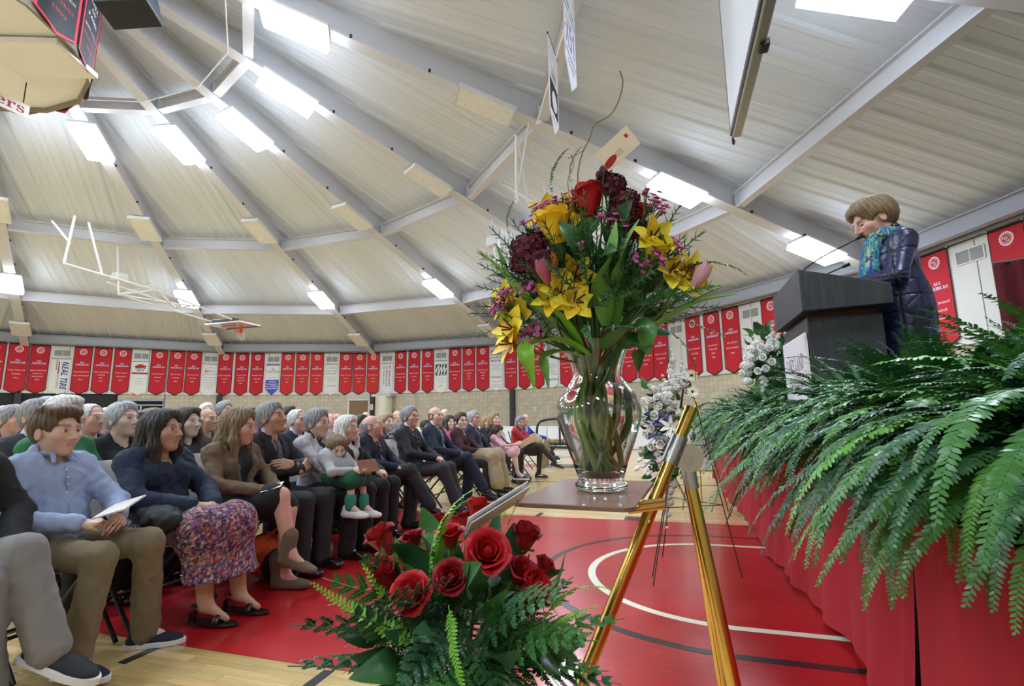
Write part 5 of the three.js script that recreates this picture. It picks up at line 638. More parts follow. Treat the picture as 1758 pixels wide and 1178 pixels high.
function hairGeo(s, cell) {
  const t = s.hair, c = s.child ? 0.93 : 1, cutFace = (w, h, y, z) => cut(ell([0, y, z], [w, h, 0.09], 0.012)), nape = y => cutFn(...BIG, (x, yy, z) => yy - y, 0.012); let P;
  const shell = (g, yo = 0) => ell([0, 0.043 + yo, -0.02], [0.079 + g, 0.084 + g, 0.099 + g], 0.02), burn = cap([0.074, 0.03, 0.005], [0.074, -0.01, 0.012], 0.012), burn2 = cap([-0.074, 0.03, 0.005], [-0.074, -0.01, 0.012], 0.012), back = ell([0, -0.01, -0.055], [0.070, 0.07, 0.05], 0.03);
  if (t === 'bald') P = [shell(0.004), back, cutFn(...BIG, (x, y, z) => -(y - 0.035 + z * 0.35), 0.01), cutFace(0.09, 0.16, 0.02, 0.105), nape(-0.06)];
  else if (t === 'short') P = [shell(0.010), back, burn, burn2, cutFace(0.083, 0.115, -0.03, 0.105), nape(-0.062), ell([0.01, 0.104, 0.03], [0.055, 0.024, 0.038], 0.03)];
  else if (t === 'receding') P = [shell(0.006), back, burn, burn2, cutFace(0.075, 0.13, -0.005, 0.1), nape(-0.06)];
  else if (t === 'boy') P = [shell(0.012), ell([0, 0.0, -0.055], [0.068, 0.06, 0.05], 0.03), cutFace(0.086, 0.115, -0.03, 0.1), nape(-0.045), cut(ell([0.085, -0.02, 0.0], [0.03, 0.04, 0.04], 0.01)), cut(ell([-0.085, -0.02, 0.0], [0.03, 0.04, 0.04], 0.01)), ell([-0.01, 0.108, 0.04], [0.066, 0.03, 0.042], 0.025), ell([0.03, 0.098, 0.07], [0.032, 0.018, 0.018], 0.02), ell([-0.035, 0.102, 0.064], [0.03, 0.02, 0.02], 0.02), ell([0.045, 0.12, 0.0], [0.03, 0.02, 0.04], 0.02), ell([-0.05, 0.115, -0.02], [0.03, 0.02, 0.04], 0.02)];
  else if (t === 'bob') P = [shell(0.014), back, cap([0.076, 0.03, 0.0], [0.083, -0.07, 0.005], 0.026, 0.024, 0.03), cap([-0.076, 0.03, 0.0], [-0.083, -0.07, 0.005], 0.026, 0.024, 0.03), ell([0, -0.03, -0.075], [0.085, 0.07, 0.05], 0.04), cutFace(0.074, 0.118, -0.03, 0.112), ell([0.02, 0.1, 0.042], [0.055, 0.026, 0.036], 0.03)];
  else if (t === 'speaker') P = [shell(0.018, 0.004), ell([0, 0.02, -0.07], [0.085, 0.09, 0.065], 0.04), ell([0, 0.105, 0.035], [0.07, 0.034, 0.05], 0.03), ell([-0.05, 0.085, 0.055], [0.026, 0.03, 0.03], 0.03), ell([0.05, 0.085, 0.055], [0.026, 0.03, 0.03], 0.03), cutFace(0.078, 0.115, -0.03, 0.112), nape(-0.075), cut(ell([0.085, -0.02, 0.01], [0.03, 0.04, 0.03], 0.01)), cut(ell([-0.085, -0.02, 0.01], [0.03, 0.04, 0.03], 0.01))];
  else { const L = t === 'longer' ? 0.34 : 0.21, f = s.part ?? 1; P = [shell(0.013), back, cap([0.072, 0.04, 0.01], [0.086, -0.09, 0.02], 0.028, 0.03, 0.03), cap([-0.072, 0.04, 0.01], [-0.086, -0.09, 0.02], 0.028, 0.03, 0.03), cap([0.086, -0.09, 0.02], [0.085, -L, 0.045], 0.030, 0.022, 0.03), cap([-0.086, -0.09, 0.02], [-0.085, -L, 0.045], 0.030, 0.022, 0.03), ell([0, -0.08, -0.075], [0.095, 0.13, 0.045], 0.05), cap([-0.05, -0.1, -0.08], [-0.05, -L, -0.075], 0.045, 0.03, 0.05), cap([0.05, -0.1, -0.08], [0.05, -L, -0.075], 0.045, 0.03, 0.05), cutFace(0.07, 0.12, -0.028, 0.114), ell([0.03 * f, 0.1, 0.04], [0.055, 0.026, 0.036], 0.03)]; }
  const base = HAIR[s.hairTone] ?? s.hairColor, amp = t === 'bald' ? 0.0008 : 0.0026, fr = t === 'boy' ? 60 : 95, ph = s.seed ?? 1;
  const g = sdf(P, cell, { pad: 0.008, noise: (x, y, z) => { const a = Math.atan2(x, z + 0.02); return amp * (Math.sin(a * fr * 0.45 + 5 * y * fr * 0.12 + ph) + 0.6 * Math.sin(a * fr * 0.21 - y * fr * 0.5 + 2 * ph)); }, color(x, y, z) { const a = Math.atan2(x, z + 0.02), f = 0.75 + 0.35 * Math.sin(a * 41 + 9 * y * 6 + ph) * Math.sin(a * 17 + y * 30) + 0.35 * hsh(a * 60, y * 40, ph); return [base[0] * f, base[1] * f, base[2] * f]; } });
  return g.scale(c, c, c);
}
function handPrims(W, d, n, thumb, curl = 0.5, s = 1) {
  d = d.clone().normalize(); n = n.clone().sub(d.clone().multiplyScalar(n.dot(d))).normalize(); const e = V().crossVectors(d, n).multiplyScalar(thumb), A = (a, b, c) => W.clone().addScaledVector(d, a * s).addScaledVector(e, b * s).addScaledVector(n, c * s).toArray(), P = [];
  for (let i = 0; i < 4; i++) {
    const b = -0.031 + i * 0.0205, k = A(0.083 + (i === 1 || i === 2 ? 0.006 : 0), b, 0); P.push(cap(A(0.008, b * 0.6, 0), k, 0.017 * s, 0.0125 * s, 0.012 * s));
    let p = W.clone().addScaledVector(d, (0.083 + (i === 1 || i === 2 ? 0.006 : 0)) * s).addScaledVector(e, b * s), a = 0; const L = [0.027, 0.033, 0.032, 0.027][3 - i] * s; [0.75, 1.0, 0.6].forEach((f, j) => { a += f * curl * (1 + 0.08 * i); const q = p.clone().addScaledVector(d, Math.cos(a) * L * (1.25 - 0.22 * j)).addScaledVector(n, Math.sin(a) * L * (1.25 - 0.22 * j)); P.push(cap(p.toArray(), q.toArray(), (0.0092 - 0.0008 * j) * s, (0.0086 - 0.0009 * j) * s, j ? 0.003 : 0.006)); p = q; });
  }
  P.push(cap(A(0.015, 0.022, 0.004), A(0.052, 0.045, 0.014), 0.014 * s, 0.0105 * s, 0.012 * s), cap(A(0.052, 0.045, 0.014), A(0.082, 0.046, 0.022 + 0.012 * curl), 0.0105 * s, 0.008 * s, 0.004), cap(A(-0.04, 0, 0), A(0.012, 0, 0), 0.022 * s, 0.022 * s, 0.015));
  return P;
}
// ---------------------------------------------------------------- shoes and glasses made once
const shoePrims = (heel = 0) => [cap([0, 0.035, -0.055], [0, 0.03, 0.10], 0.036, 0.040, 0.02), ell([0, 0.028, 0.14], [0.042, 0.028, 0.055], 0.03), cap([0, 0.05, -0.045], [0, 0.085, -0.04], 0.034, 0.036, 0.02), cutFn(...BIG, (x, y, z) => y - 0.004, 0.002)];
const SHOE = { dress: sdf(shoePrims(), 0.007), sole: (() => { const s = new THREE.Shape(); s.moveTo(-0.036, -0.085); s.quadraticCurveTo(0, -0.105, 0.036, -0.085); s.quadraticCurveTo(0.03, 0, 0.047, 0.09); s.quadraticCurveTo(0.045, 0.19, 0, 0.205); s.quadraticCurveTo(-0.045, 0.19, -0.047, 0.09); s.quadraticCurveTo(-0.03, 0, -0.036, -0.085); return new THREE.ExtrudeGeometry(s, { depth: 0.022, bevelEnabled: true, bevelSize: 0.003, bevelThickness: 0.003, bevelSegments: 2 }).rotateX(Math.PI / 2).scale(1, 1, 1).translate(0, 0.026, 0); })(),
  ankleboot: sdf([...shoePrims(), cap([0, 0.06, -0.035], [0, 0.21, -0.055], 0.05, 0.056, 0.03)], 0.007), heel: merge([box(0.032, 0.06, 0.03, 0, 0.03, -0.07)]), sandal: new THREE.TorusGeometry(0.041, 0.013, 8, 20, Math.PI).scale(1, 0.85, 1.5).rotateX(-0.25).translate(0, 0.018, 0.085), strap: new THREE.TorusGeometry(0.04, 0.005, 6, 20).rotateX(Math.PI / 2 - 0.3).translate(0, 0.10, -0.045) };
const M_shoe = { black: mat(lin(0.008, 0.008, 0.009), 0.22, { clearcoat: 0.5 }), navy: mat(lin(0.010, 0.014, 0.035), 0.8), dark: mat(lin(0.012, 0.014, 0.017), 0.7), suede: mat(lin(0.16, 0.115, 0.075), 0.9), brown: mat(lin(0.05, 0.025, 0.012), 0.4), grey: mat(lin(0.25, 0.24, 0.23), 0.7), white: mat(lin(0.75, 0.75, 0.72), 0.5) };
const glassesG = merge([...[-1, 1].map(k => new THREE.TorusGeometry(0.0195, 0.0017, 6, 18).scale(1.15, 0.82, 1).translate(k * 0.031, 0.006, 0.104)), rod([-0.009, 0.009, 0.106], [0.009, 0.009, 0.106], 0.0016), rod([-0.053, 0.010, 0.102], [-0.078, 0.008, 0.0], 0.0016), rod([0.053, 0.010, 0.102], [0.078, 0.008, 0.0], 0.0016)]);
const M_skin = new THREE.MeshPhysicalMaterial({ vertexColors: true, roughness: 0.5, side: THREE.DoubleSide }), M_hairM = new THREE.MeshPhysicalMaterial({ vertexColors: true, roughness: 0.55, side: THREE.DoubleSide }), M_vc = new THREE.MeshPhysicalMaterial({ vertexColors: true, roughness: 0.85, side: THREE.DoubleSide });
const clothCache = {}; const cloth = (c, r = 0.85) => clothCache[c.join() + r] ??= mat(lin(...c), r, { sheen: 0.25, sheenColor: lin(...c.map(q => Math.min(1, q * 1.6 + 0.02))), sheenRoughness: 0.5 });

// ---------------------------------------------------------------- a person; the figure looks along +z, its left is +x
function person(label, x, z, o) {
  const g = thing('person', label, 'person', [x, o.y ?? 0, z], o.turn ?? Math.PI / 2, o.group ?? 'seated audience'), far = o.far ?? 0, hy = o.hy ?? 1.06, st = o.stand, ys = (hy - 0.44) / 0.705, w = o.w ?? 1;
  const S = p => [p[0] * w, st ? p[1] : p[1] > 0.44 ? 0.44 + (p[1] - 0.44) * ys : p[1], p[2] * w], lean = o.lean ?? -0.06, cl = Math.cos(lean), sl = Math.sin(lean), y0 = st ? 0.95 : 0.5;
  const U = p => { const a = p[1] - y0, q = [p[0], y0 + a * cl - p[2] * sl, a * sl + p[2] * cl]; return S(q); };
  const cell = far ? (far > 1 ? 0.026 : 0.02) : 0.0125, hc = far ? (far > 1 ? 0.009 : 0.0068) : (o.fine ? 0.0032 : 0.0042);
  const up = st ? 0.45 : 0;                   // standing figures carry the trunk higher
  const arm = sd => { const A = o[sd > 0 ? 'armL' : 'armR'] ?? {}; return { sh: U([sd * (o.female ? 0.142 : o.child ? 0.148 : 0.16), 0.945 + up, -0.035]), el: S(A.el ?? [sd * 0.232, 0.72 + up, 0.06]), wr: S(A.wr ?? [sd * 0.09, 0.60 + up, 0.27]), d: A.d ?? [-sd * 0.65, -0.15, 0.55], n: A.n ?? [-sd * 0.2, -0.9, -0.2], curl: A.curl ?? 0.55 }; };
  const leg = sd => { const A = o[sd > 0 ? 'legL' : 'legR'] ?? {}; return st ? { hip: S([sd * 0.095, 0.93, 0]), kn: S(A.kn ?? [sd * 0.1, 0.5, 0.02]), an: S(A.an ?? [sd * 0.1, 0.09, -0.02]), toe: A.toe ?? [0, 0, 1] } : { hip: S([sd * 0.095, 0.505, 0]), kn: S(A.kn ?? [sd * 0.115, 0.51, 0.42]), an: S(A.an ?? [sd * 0.115, 0.09, 0.40]), toe: A.toe ?? [0, 0, 1] }; };
  const aL = arm(1), aR = arm(-1), lL = leg(1), lR = leg(-1), b = o.bulk ?? 1, f = o.female ? 0.9 : 1;
  const trunk = (e, k = 0.05) => [ell(S([0, 0.53 + up, -0.005]), [0.172 * w * b + e, 0.115 + e, 0.125 * w * b + e], k), ell(U([0, 0.66 + up, 0.0]), [0.145 * w * b + e, 0.15 * ys + e, 0.112 * w * b + e], k), ell(U([0, 0.84 + up, -0.02]), [0.163 * w * f + e, 0.155 * ys + e, 0.108 * w + e], k), cap(aL.sh, aR.sh, 0.048 * w + e, 0.048 * w + e, k), cap(U([0, 1.02 + up, -0.035]), aL.sh, 0.04 * w + e, 0.036 * w + e, k), cap(U([0, 1.02 + up, -0.035]), aR.sh, 0.04 * w + e, 0.036 * w + e, k), ...(o.female ? [ell(U([0.068, 0.84 + up, 0.06]), [0.055 + e, 0.055 + e, 0.05 + e], 0.04), ell(U([-0.068, 0.84 + up, 0.06]), [0.055 + e, 0.055 + e, 0.05 + e], 0.04)] : [])];
  const arms = (e, k = 0.02, L = 1) => [aL, aR].flatMap(a => { const t = a.el.map((q, i) => mix(q, a.wr[i], L)); return [cap(a.sh, a.el, (0.047 + e) * w * f, (0.038 + e) * w * f, k * 2), cap(a.el, t, (0.039 + e) * w * f, (0.029 + e) * w * f, k)]; });
  const legs = (e, L = 1, k = 0.03, flare = 0) => [lL, lR].flatMap(a => { const t = a.kn.map((q, i) => mix(q, a.an[i], L)); return [cap(a.hip, a.kn, (0.082 + e) * w, (0.058 + e) * w, k), cap(a.kn, t, (0.056 + e) * w, (0.040 + e + flare) * w, k)]; });
  // body: one skin-coloured mesh with head and hands
  const sk = SKIN[o.skin ?? 'fair'], skc = () => sk, bodyG = [];
  bodyG.push(sdf([...trunk(-0.014), ...arms(-0.006), ...legs(o.bare ? 0 : -0.012), ...[lL, lR].map(a => cap(a.an, [a.an[0] + a.toe[0] * 0.11, a.an[1] - 0.06 + (a.toe[1] ?? 0) * 0.1, a.an[2] + a.toe[2] * 0.11], 0.03, 0.016, 0.02))], o.bare && !far ? 0.0125 : 0.022, { color: skc }));
  const head = sub('head_frame', g), hp = U([0, 1.145 + up, o.hz ?? 0.015]), hs = o.hs ?? 1.02; g.remove(head);
  head.position.set(...hp); head.rotation.set(-(o.pitch ?? 0.1), o.yaw ?? 0.35, o.tilt ?? 0, 'YXZ'); head.scale.setScalar(hs); head.updateMatrix();
  bodyG.push(headGeo(o, hc).applyMatrix4(head.matrix));
  const handy = far > 1 ? 0.009 : far ? 0.0065 : 0.0048;
  if (!o.noHands) for (const [a, t] of [[aL, 1], [aR, -1]]) bodyG.push(sdf(handPrims(V(...a.wr), V(...a.d), V(...a.n), t, a.curl, o.child ? 0.8 : o.female ? 0.92 : 1), handy, { pad: 0.003, color: skc }));
  part('body', joinGeos(bodyG), M_skin, g);
  const put = (name, geo, m) => { const q = part(name, geo, m, g); return q; };
  if (o.hair && o.hair !== 'none') put('hair', hairGeo(o, far ? hc * 1.1 : 0.0048).applyMatrix4(head.matrix), M_hairM);
  if (o.glasses) put('glasses', glassesG.clone().applyMatrix4(head.matrix), o.glasses === 'thin' ? metal(lin(0.5, 0.5, 0.5)) : mat(lin(0.01, 0.01, 0.012), 0.3));
  // clothes
  const T = o.top ?? {}, c = T.c ?? [0.02, 0.02, 0.022], neckC = U([0, 1.03 + up, 0.055]), sleeve = T.sleeve ?? 0.93, fold = wrinkle(T.fold ?? 0.0034, T.ff ?? 72, x);
  const front = (xx, yy) => { const q = U([xx, yy, 0]); const P = trunk(0.004); for (let zz = 0.35; zz > -0.1; zz -= 0.004) { let d = 1; for (const p of P) d = Math.min(d, p.d(q[0], q[1], zz)); if (d < 0) return [q[0], q[1], zz]; } return [q[0], q[1], 0.1]; };
  if (T.type === 'suit' || T.type === 'open') {
    const vY0 = (T.v ?? 0.66) + up, vY1 = 1.02 + up, vw = T.vw ?? 0.062, q0 = U([0, vY0, 0])[1], q1 = U([0, vY1, 0])[1];
    put(T.type === 'suit' ? 'shirt' : 'blouse', sdf([...trunk(-0.004), cap(U([0, 0.98 + up, -0.03]), U([0, 1.065 + up, -0.018]), 0.062, 0.057, 0.03), ...arms(-0.006, 0.02, 0.985), cut(ell(U([0, 1.085 + up, 0.05]), [0.03, T.type === 'suit' ? 0.045 : 0.09, 0.06], 0.004))], Math.max(cell, 0.011), {}), cloth(T.shirt ?? [0.72, 0.72, 0.74]));
    const lap = [1, -1].flatMap(sd => [[front(sd * vw * 1.05, vY1 - 0.06), front(sd * vw * 0.75, mix(vY1, vY0, 0.45))], [front(sd * vw * 0.75, mix(vY1, vY0, 0.45)), front(sd * 0.01, vY0)]]).map(([A, B]) => cap(A, B, 0.017, 0.012, 0.006));
    put('jacket', sdf([...trunk(0.016), ...arms(0.014, 0.02, sleeve), ...lap, cap(U([0, 0.99 + up, -0.06]), U([0, 1.03 + up, -0.055]), 0.064, 0.058, 0.03), cut(cap(U([0, 0.98 + up, -0.01]), U([0, 1.12 + up, -0.0]), 0.06, 0.066, 0.01)), cutFn(...BIG, (xx, yy, zz) => Math.max(Math.abs(xx) - vw * w * clamp((yy - q0) / (q1 - q0), -0.5, 1.2), -(zz - 0.02)), 0.004), ...(st ? [cutFn(...BIG, (xx, yy) => yy - (T.hem ?? 0.8), 0.01)] : [])], cell, { noise: fold }), cloth(c, T.rough ?? 0.8));
    if (T.tie) { const pts = []; for (let k = 0; k <= 6; k++) pts.push(front(0, mix(1.0 + up, vY0 + 0.02, k / 6))); const tp = []; pts.forEach((p, k) => { if (k) tp.push(cap([pts[k - 1][0] - 0.012, pts[k - 1][1], pts[k - 1][2] + 0.006], [p[0] - 0.012, p[1], p[2] + 0.006], 0.008 + 0.001 * k, 0.009 + 0.001 * k, 0.01), cap([pts[k - 1][0] + 0.012, pts[k - 1][1], pts[k - 1][2] + 0.006], [p[0] + 0.012, p[1], p[2] + 0.006], 0.008 + 0.001 * k, 0.009 + 0.001 * k, 0.01)); }); tp.push(ell([pts[0][0], pts[0][1] + 0.004, pts[0][2] + 0.008], [0.022, 0.018, 0.014], 0.01)); put('tie', sdf(tp, 0.007), cloth(T.tie, 0.5)); }
  } else if (T.type) {
    const deep = T.neck ?? 0.075, P = [...trunk(T.loose ?? 0.010), ...arms(T.armLoose ?? 0.012, 0.02, sleeve), ...(T.hood ? [ell(U([0, 0.99 + up, -0.10]), [0.12, 0.06, 0.06], 0.05)] : []), ...(T.collar ? [cap(U([-0.03, 1.035 + up, -0.045]), U([0.03, 1.035 + up, -0.045]), 0.055, 0.055, 0.02), cap(U([0.05, 1.03 + up, 0.0]), U([0.022, 0.985 + up, 0.065]), 0.016, 0.012, 0.008), cap(U([-0.05, 1.03 + up, 0.0]), U([-0.022, 0.985 + up, 0.065]), 0.016, 0.012, 0.008)] : []), cut(cap(U([0, 1.0 + up, 0.0]), U([0, 1.15 + up, 0.01]), 0.056, 0.066, 0.01)), cut(ell(neckC, [0.058, deep, 0.07], 0.012)), ...(st ? [cutFn(...BIG, (xx, yy) => yy - (T.hem ?? 0.8), 0.01)] : [])];
    if (T.collar) { const cp = []; for (let k = 0; k < 9; k++) { const a = Math.PI * (0.66 + 1.68 * k / 9), b = Math.PI * (0.66 + 1.68 * (k + 1) / 9), f2 = q => U([0.06 * Math.cos(q), 1.028 + up, -0.012 + 0.06 * Math.sin(q)]); cp.push(cap(f2(a), f2(b), 0.014, 0.014, 0.008)); } cp.push(cap(U([-0.03, 1.02 + up, 0.045]), U([-0.05, 0.972 + up, 0.085]), 0.013, 0.009, 0.01), cap(U([0.03, 1.02 + up, 0.045]), U([0.05, 0.972 + up, 0.085]), 0.013, 0.009, 0.01)); put('collar', sdf(cp, 0.006), cloth(c)); const pl = []; for (let k = 0; k <= 8; k++) { const q = front(0, 0.98 + up - k * 0.042); pl.push([q[0], q[1], q[2] + 0.016]); } put('placket', tube(pl, 0.006, 20, 6), cloth(c.map(q => q * 0.8))); for (let k = 1; k < 6; k++) put('button', new THREE.SphereGeometry(0.0055, 8, 6).translate(pl[k][0], pl[k][1], pl[k][2] + 0.006), M.white); }
    put(T.name ?? 'shirt', sdf(P, T.pattern ? 0.009 : cell, { noise: fold, ...(T.pattern ? { color: T.pattern } : {}) }), T.pattern ? M_vc : cloth(c, T.rough ?? 0.85));
  }
  const B = o.bottom ?? { type: 'trousers' }, bc = B.c ?? c;
  if (B.type === 'trousers') put('trousers', sdf([ell(S([0, 0.525 + up, -0.01]), [0.178 * w * b, 0.112, 0.13 * w * b], 0.05), ...legs(0.012, 1.05, 0.03, 0.016)], far ? 0.024 : 0.0135, { noise: wrinkle(0.0036, 58, z) }), cloth(bc));
  else if (B.type === 'skirt') { const L = B.len ?? 0.9, t1 = [lL, lR].map(a => B.short ? a.hip.map((q, i) => mix(q, a.kn[i], B.short)) : a.kn), P = [ell(S([0, 0.525 + up, -0.01]), [0.178 * w, 0.112, 0.13 * w], 0.05), ...[lL, lR].map((a, i) => cap(a.hip, t1[i], 0.092 * w, 0.082 * w, 0.09)), cap(t1[0], t1[1], 0.075, 0.075, 0.08)]; if (!B.short) P.push(...[lL, lR].map(a => cap(a.kn, a.kn.map((q, i) => mix(q, a.an[i], L)), 0.082 * w, 0.115 * w, 0.1)), cap(lL.kn, lR.kn, 0.08, 0.08, 0.1), cap(lL.kn.map((q, i) => mix(q, lL.an[i], L)), lR.kn.map((q, i) => mix(q, lR.an[i], L)), 0.1, 0.1, 0.1), cutFn(...BIG, (xx, yy) => yy - (B.cut ?? 0.2), 0.004)); put('skirt', sdf(P, B.pattern ? 0.0085 : 0.0135, { noise: (xx, yy, zz) => 0.004 * Math.sin(xx * 60 + zz * 25) * (yy < 0.5 ? 1 : 0.3) + 0.003 * n3(xx, yy, zz, 22), ...(B.pattern ? { color: B.pattern } : {}) }), B.pattern ? M_vc : cloth(bc)); }
  if (o.tights) put('tights', sdf(legs(0.003, 1), 0.0125), cloth(o.tights, 0.6));
  if (o.socks) put('socks', sdf([lL, lR].map(a => cap(a.kn.map((q, i) => mix(q, a.an[i], 0.72)), a.an, 0.046, 0.042, 0.0)), 0.0125), cloth(o.socks));
  const sh = o.shoe ?? { g: 'dress', m: 'black' };
  if (!o.noShoes) for (const a of [lL, lR]) {
    const q = sub('shoe', g), t = a.toe, lift = Math.atan2(t[1] ?? 0, Math.hypot(t[0], t[2])); q.position.set(a.an[0], a.an[1] - 0.09 * Math.cos(lift), a.an[2]); q.rotation.set(-lift, Math.atan2(t[0], t[2]), 0, 'YXZ'); q.scale.setScalar(o.child ? 0.86 : o.female ? 0.92 : 1.04); if (lift) q.position.z += 0.09 * Math.sin(lift) * 0.3;
    if (sh.g === 'sandal') { part('strap', SHOE.sandal, M_shoe[sh.m], q); part('ankle_strap', SHOE.strap, M_shoe[sh.m], q); part('sole', SHOE.sole.clone().scale(0.9, 0.5, 0.95), M_shoe[sh.m], q); part('heel', SHOE.heel, M_shoe[sh.m], q); } else { part('upper', SHOE[sh.g], M_shoe[sh.m], q); if (sh.sole) part('sole', SHOE.sole, M_shoe[sh.sole], q); if (sh.heel) part('heel', SHOE.heel, M_shoe[sh.m], q); }
  }
  g.userData.headMatrix = undefined; delete g.userData.headMatrix;
  return { g, U, S, head, lL, lR, aL, aR, front };
}
// ---------------------------------------------------------------- chairs: white plastic seats on black folding frames
const chairParts = (() => {
  const seat = new THREE.ExtrudeGeometry((() => { const s = new THREE.Shape(); s.moveTo(-0.19, -0.19); s.lineTo(0.19, -0.19); s.quadraticCurveTo(0.225, 0, 0.2, 0.17); s.quadraticCurveTo(0.19, 0.215, 0.14, 0.215); s.lineTo(-0.14, 0.215); s.quadraticCurveTo(-0.19, 0.215, -0.2, 0.17); s.quadraticCurveTo(-0.225, 0, -0.19, -0.19); return s; })(), { depth: 0.02, bevelEnabled: true, bevelSize: 0.006, bevelThickness: 0.006, bevelSegments: 2 }).rotateX(Math.PI / 2).translate(0, 0.435, 0);
  const pos = [], idx = [], n = 12, m = 8; for (const t of [0, 1]) for (let j = 0; j <= m; j++) for (let i = 0; i <= n; i++) { const u = i / n * 2 - 1, v = j / m, w = 0.215 * (0.93 + 0.07 * Math.sin(v * 3)) * (v > 0.85 ? 1 - 0.25 * Math.pow((v - 0.85) / 0.15, 2) : 1); pos.push(u * w, 0.56 + v * 0.3, -0.27 - 0.07 * v + 0.05 * u * u - (t ? 0.014 : 0)); }
  const K = (m + 1) * (n + 1); for (let j = 0; j < m; j++) for (let i = 0; i < n; i++) { const p = j * (n + 1) + i, q = p + n + 1; idx.push(p, p + 1, q, q, p + 1, q + 1, K + p, K + q, K + p + 1, K + q, K + q + 1, K + p + 1); } for (let i = 0; i < n; i++) { let p = i; idx.push(p, K + p, p + 1, p + 1, K + p, K + p + 1); p = m * (n + 1) + i; idx.push(p, p + 1, K + p, p + 1, K + p + 1, K + p); } for (let j = 0; j < m; j++) for (const e of [0, n]) { const p = j * (n + 1) + e, q = p + n + 1; idx.push(p, q, K + p, q, K + q, K + p); }
  const back = new THREE.BufferGeometry(); back.setAttribute('position', new THREE.Float32BufferAttribute(pos, 3)); back.setIndex(idx); back.computeVertexNormals();
  const legs = [-1, 1].flatMap(s => [tube([[s * 0.225, 0.01, 0.22], [s * 0.225, 0.42, -0.11], [s * 0.222, 0.62, -0.27], [s * 0.222, 0.84, -0.335]], 0.012, 14, 6), tube([[s * 0.20, 0.01, -0.27], [s * 0.20, 0.25, -0.08], [s * 0.20, 0.42, 0.1]], 0.012, 10, 6)]);
  const bars = [rod([-0.225, 0.16, 0.10], [0.225, 0.16, 0.10], 0.009), rod([-0.2, 0.1, -0.19], [0.2, 0.1, -0.19], 0.009)];
  return { seat, back, legs, bars };
})();
const M_chair = mat(lin(0.78, 0.78, 0.76), 0.45), M_frame = mat(lin(0.012, 0.012, 0.013), 0.35, { metalness: 0.3 });
let chair0;
function chair(label, x, z, turn = Math.PI / 2, group = 'white folding chairs') {
  if (!chair0) { chair0 = thing('folding_chair', label, 'chair', [x, 0, z], turn, group); part('seat', chairParts.seat, M_chair, chair0); part('backrest', chairParts.back, M_chair, chair0); for (const g of chairParts.legs) part('leg', g, M_frame, chair0); for (const g of chairParts.bars) part('crossbar', g, M_frame, chair0); return chair0; }
  const c = chair0.clone(); c.name = numbered('folding_chair'); scene.add(c); c.position.set(x, 0, z); c.rotation.y = turn; c.userData = { label, category: 'chair', group }; return c;
}
// ---------------------------------------------------------------- the audience
const atX = (px, py, x) => { const p = at(px, py, 1), k = x / p.x; return V(x, EYE + (p.y - EYE) * k, p.z * k); };
const lookTo = (x, z) => 0.72 - Math.atan2(-z, -x);
function sit(label, who, px, py, x, o = {}) {
  const h = atX(px, py, x), r = person(label, x + 0.02, h.z, { hy: h.y, yaw: lookTo(x, h.z), ...o });
  if (o.chair !== 0) chair(`white folding chair under the ${who}`, x - 0.02, h.z);
  return { ...r, x: x + 0.02, z: h.z };
}
const flower = (x, y, z) => { const q = hsh(x * 110, y * 110, z * 110), p = hsh(x * 75 + 9, y * 75, z * 75); return q < 0.3 ? [0.02, 0.015, 0.05] : q < 0.5 ? [0.30, 0.04, 0.035] : q < 0.68 ? [0.42, 0.24, 0.22] : q < 0.86 ? [0.10, 0.09, 0.26] : p < 0.5 ? [0.36, 0.12, 0.06] : [0.5, 0.42, 0.40]; };
const crossR = { legR: { kn: [-0.03, 0.615, 0.43], an: [0.03, 0.26, 0.62], toe: [0.1, -0.35, 1] }, legL: { kn: [0.09, 0.51, 0.42], an: [0.08, 0.09, 0.38], toe: [0.1, 0, 1] } };
const hold = { armL: { el: [0.23, 0.72, 0.08], wr: [0.11, 0.66, 0.27], d: [-0.35, -0.05, 0.8], n: [-0.6, -0.4, 0.2], curl: 0.75 }, armR: { el: [-0.23, 0.72, 0.08], wr: [-0.11, 0.66, 0.27], d: [0.35, -0.05, 0.8], n: [0.6, -0.4, 0.2], curl: 0.75 } };
const clasp = { armL: { el: [0.23, 0.72, 0.1], wr: [0.075, 0.645, 0.33], d: [-0.75, -0.1, 0.6], n: [0.2, -0.7, -0.6], curl: 0.8 }, armR: { el: [-0.23, 0.72, 0.1], wr: [-0.065, 0.66, 0.345], d: [0.75, -0.15, 0.55], n: [-0.2, -0.7, -0.6], curl: 0.8 } };
const folded = { armL: { el: [0.24, 0.74, 0.1], wr: [-0.03, 0.775, 0.225], d: [-0.95, 0.15, -0.15], n: [0, -0.3, -0.9], curl: 0.5 }, armR: { el: [-0.24, 0.73, 0.1], wr: [0.05, 0.735, 0.255], d: [0.85, 0.4, -0.2], n: [0, -0.2, -0.9], curl: 0.6 } };
const BLK = [0.012, 0.012, 0.014], NAVY = [0.012, 0.016, 0.04], CHAR = [0.018, 0.019, 0.022];

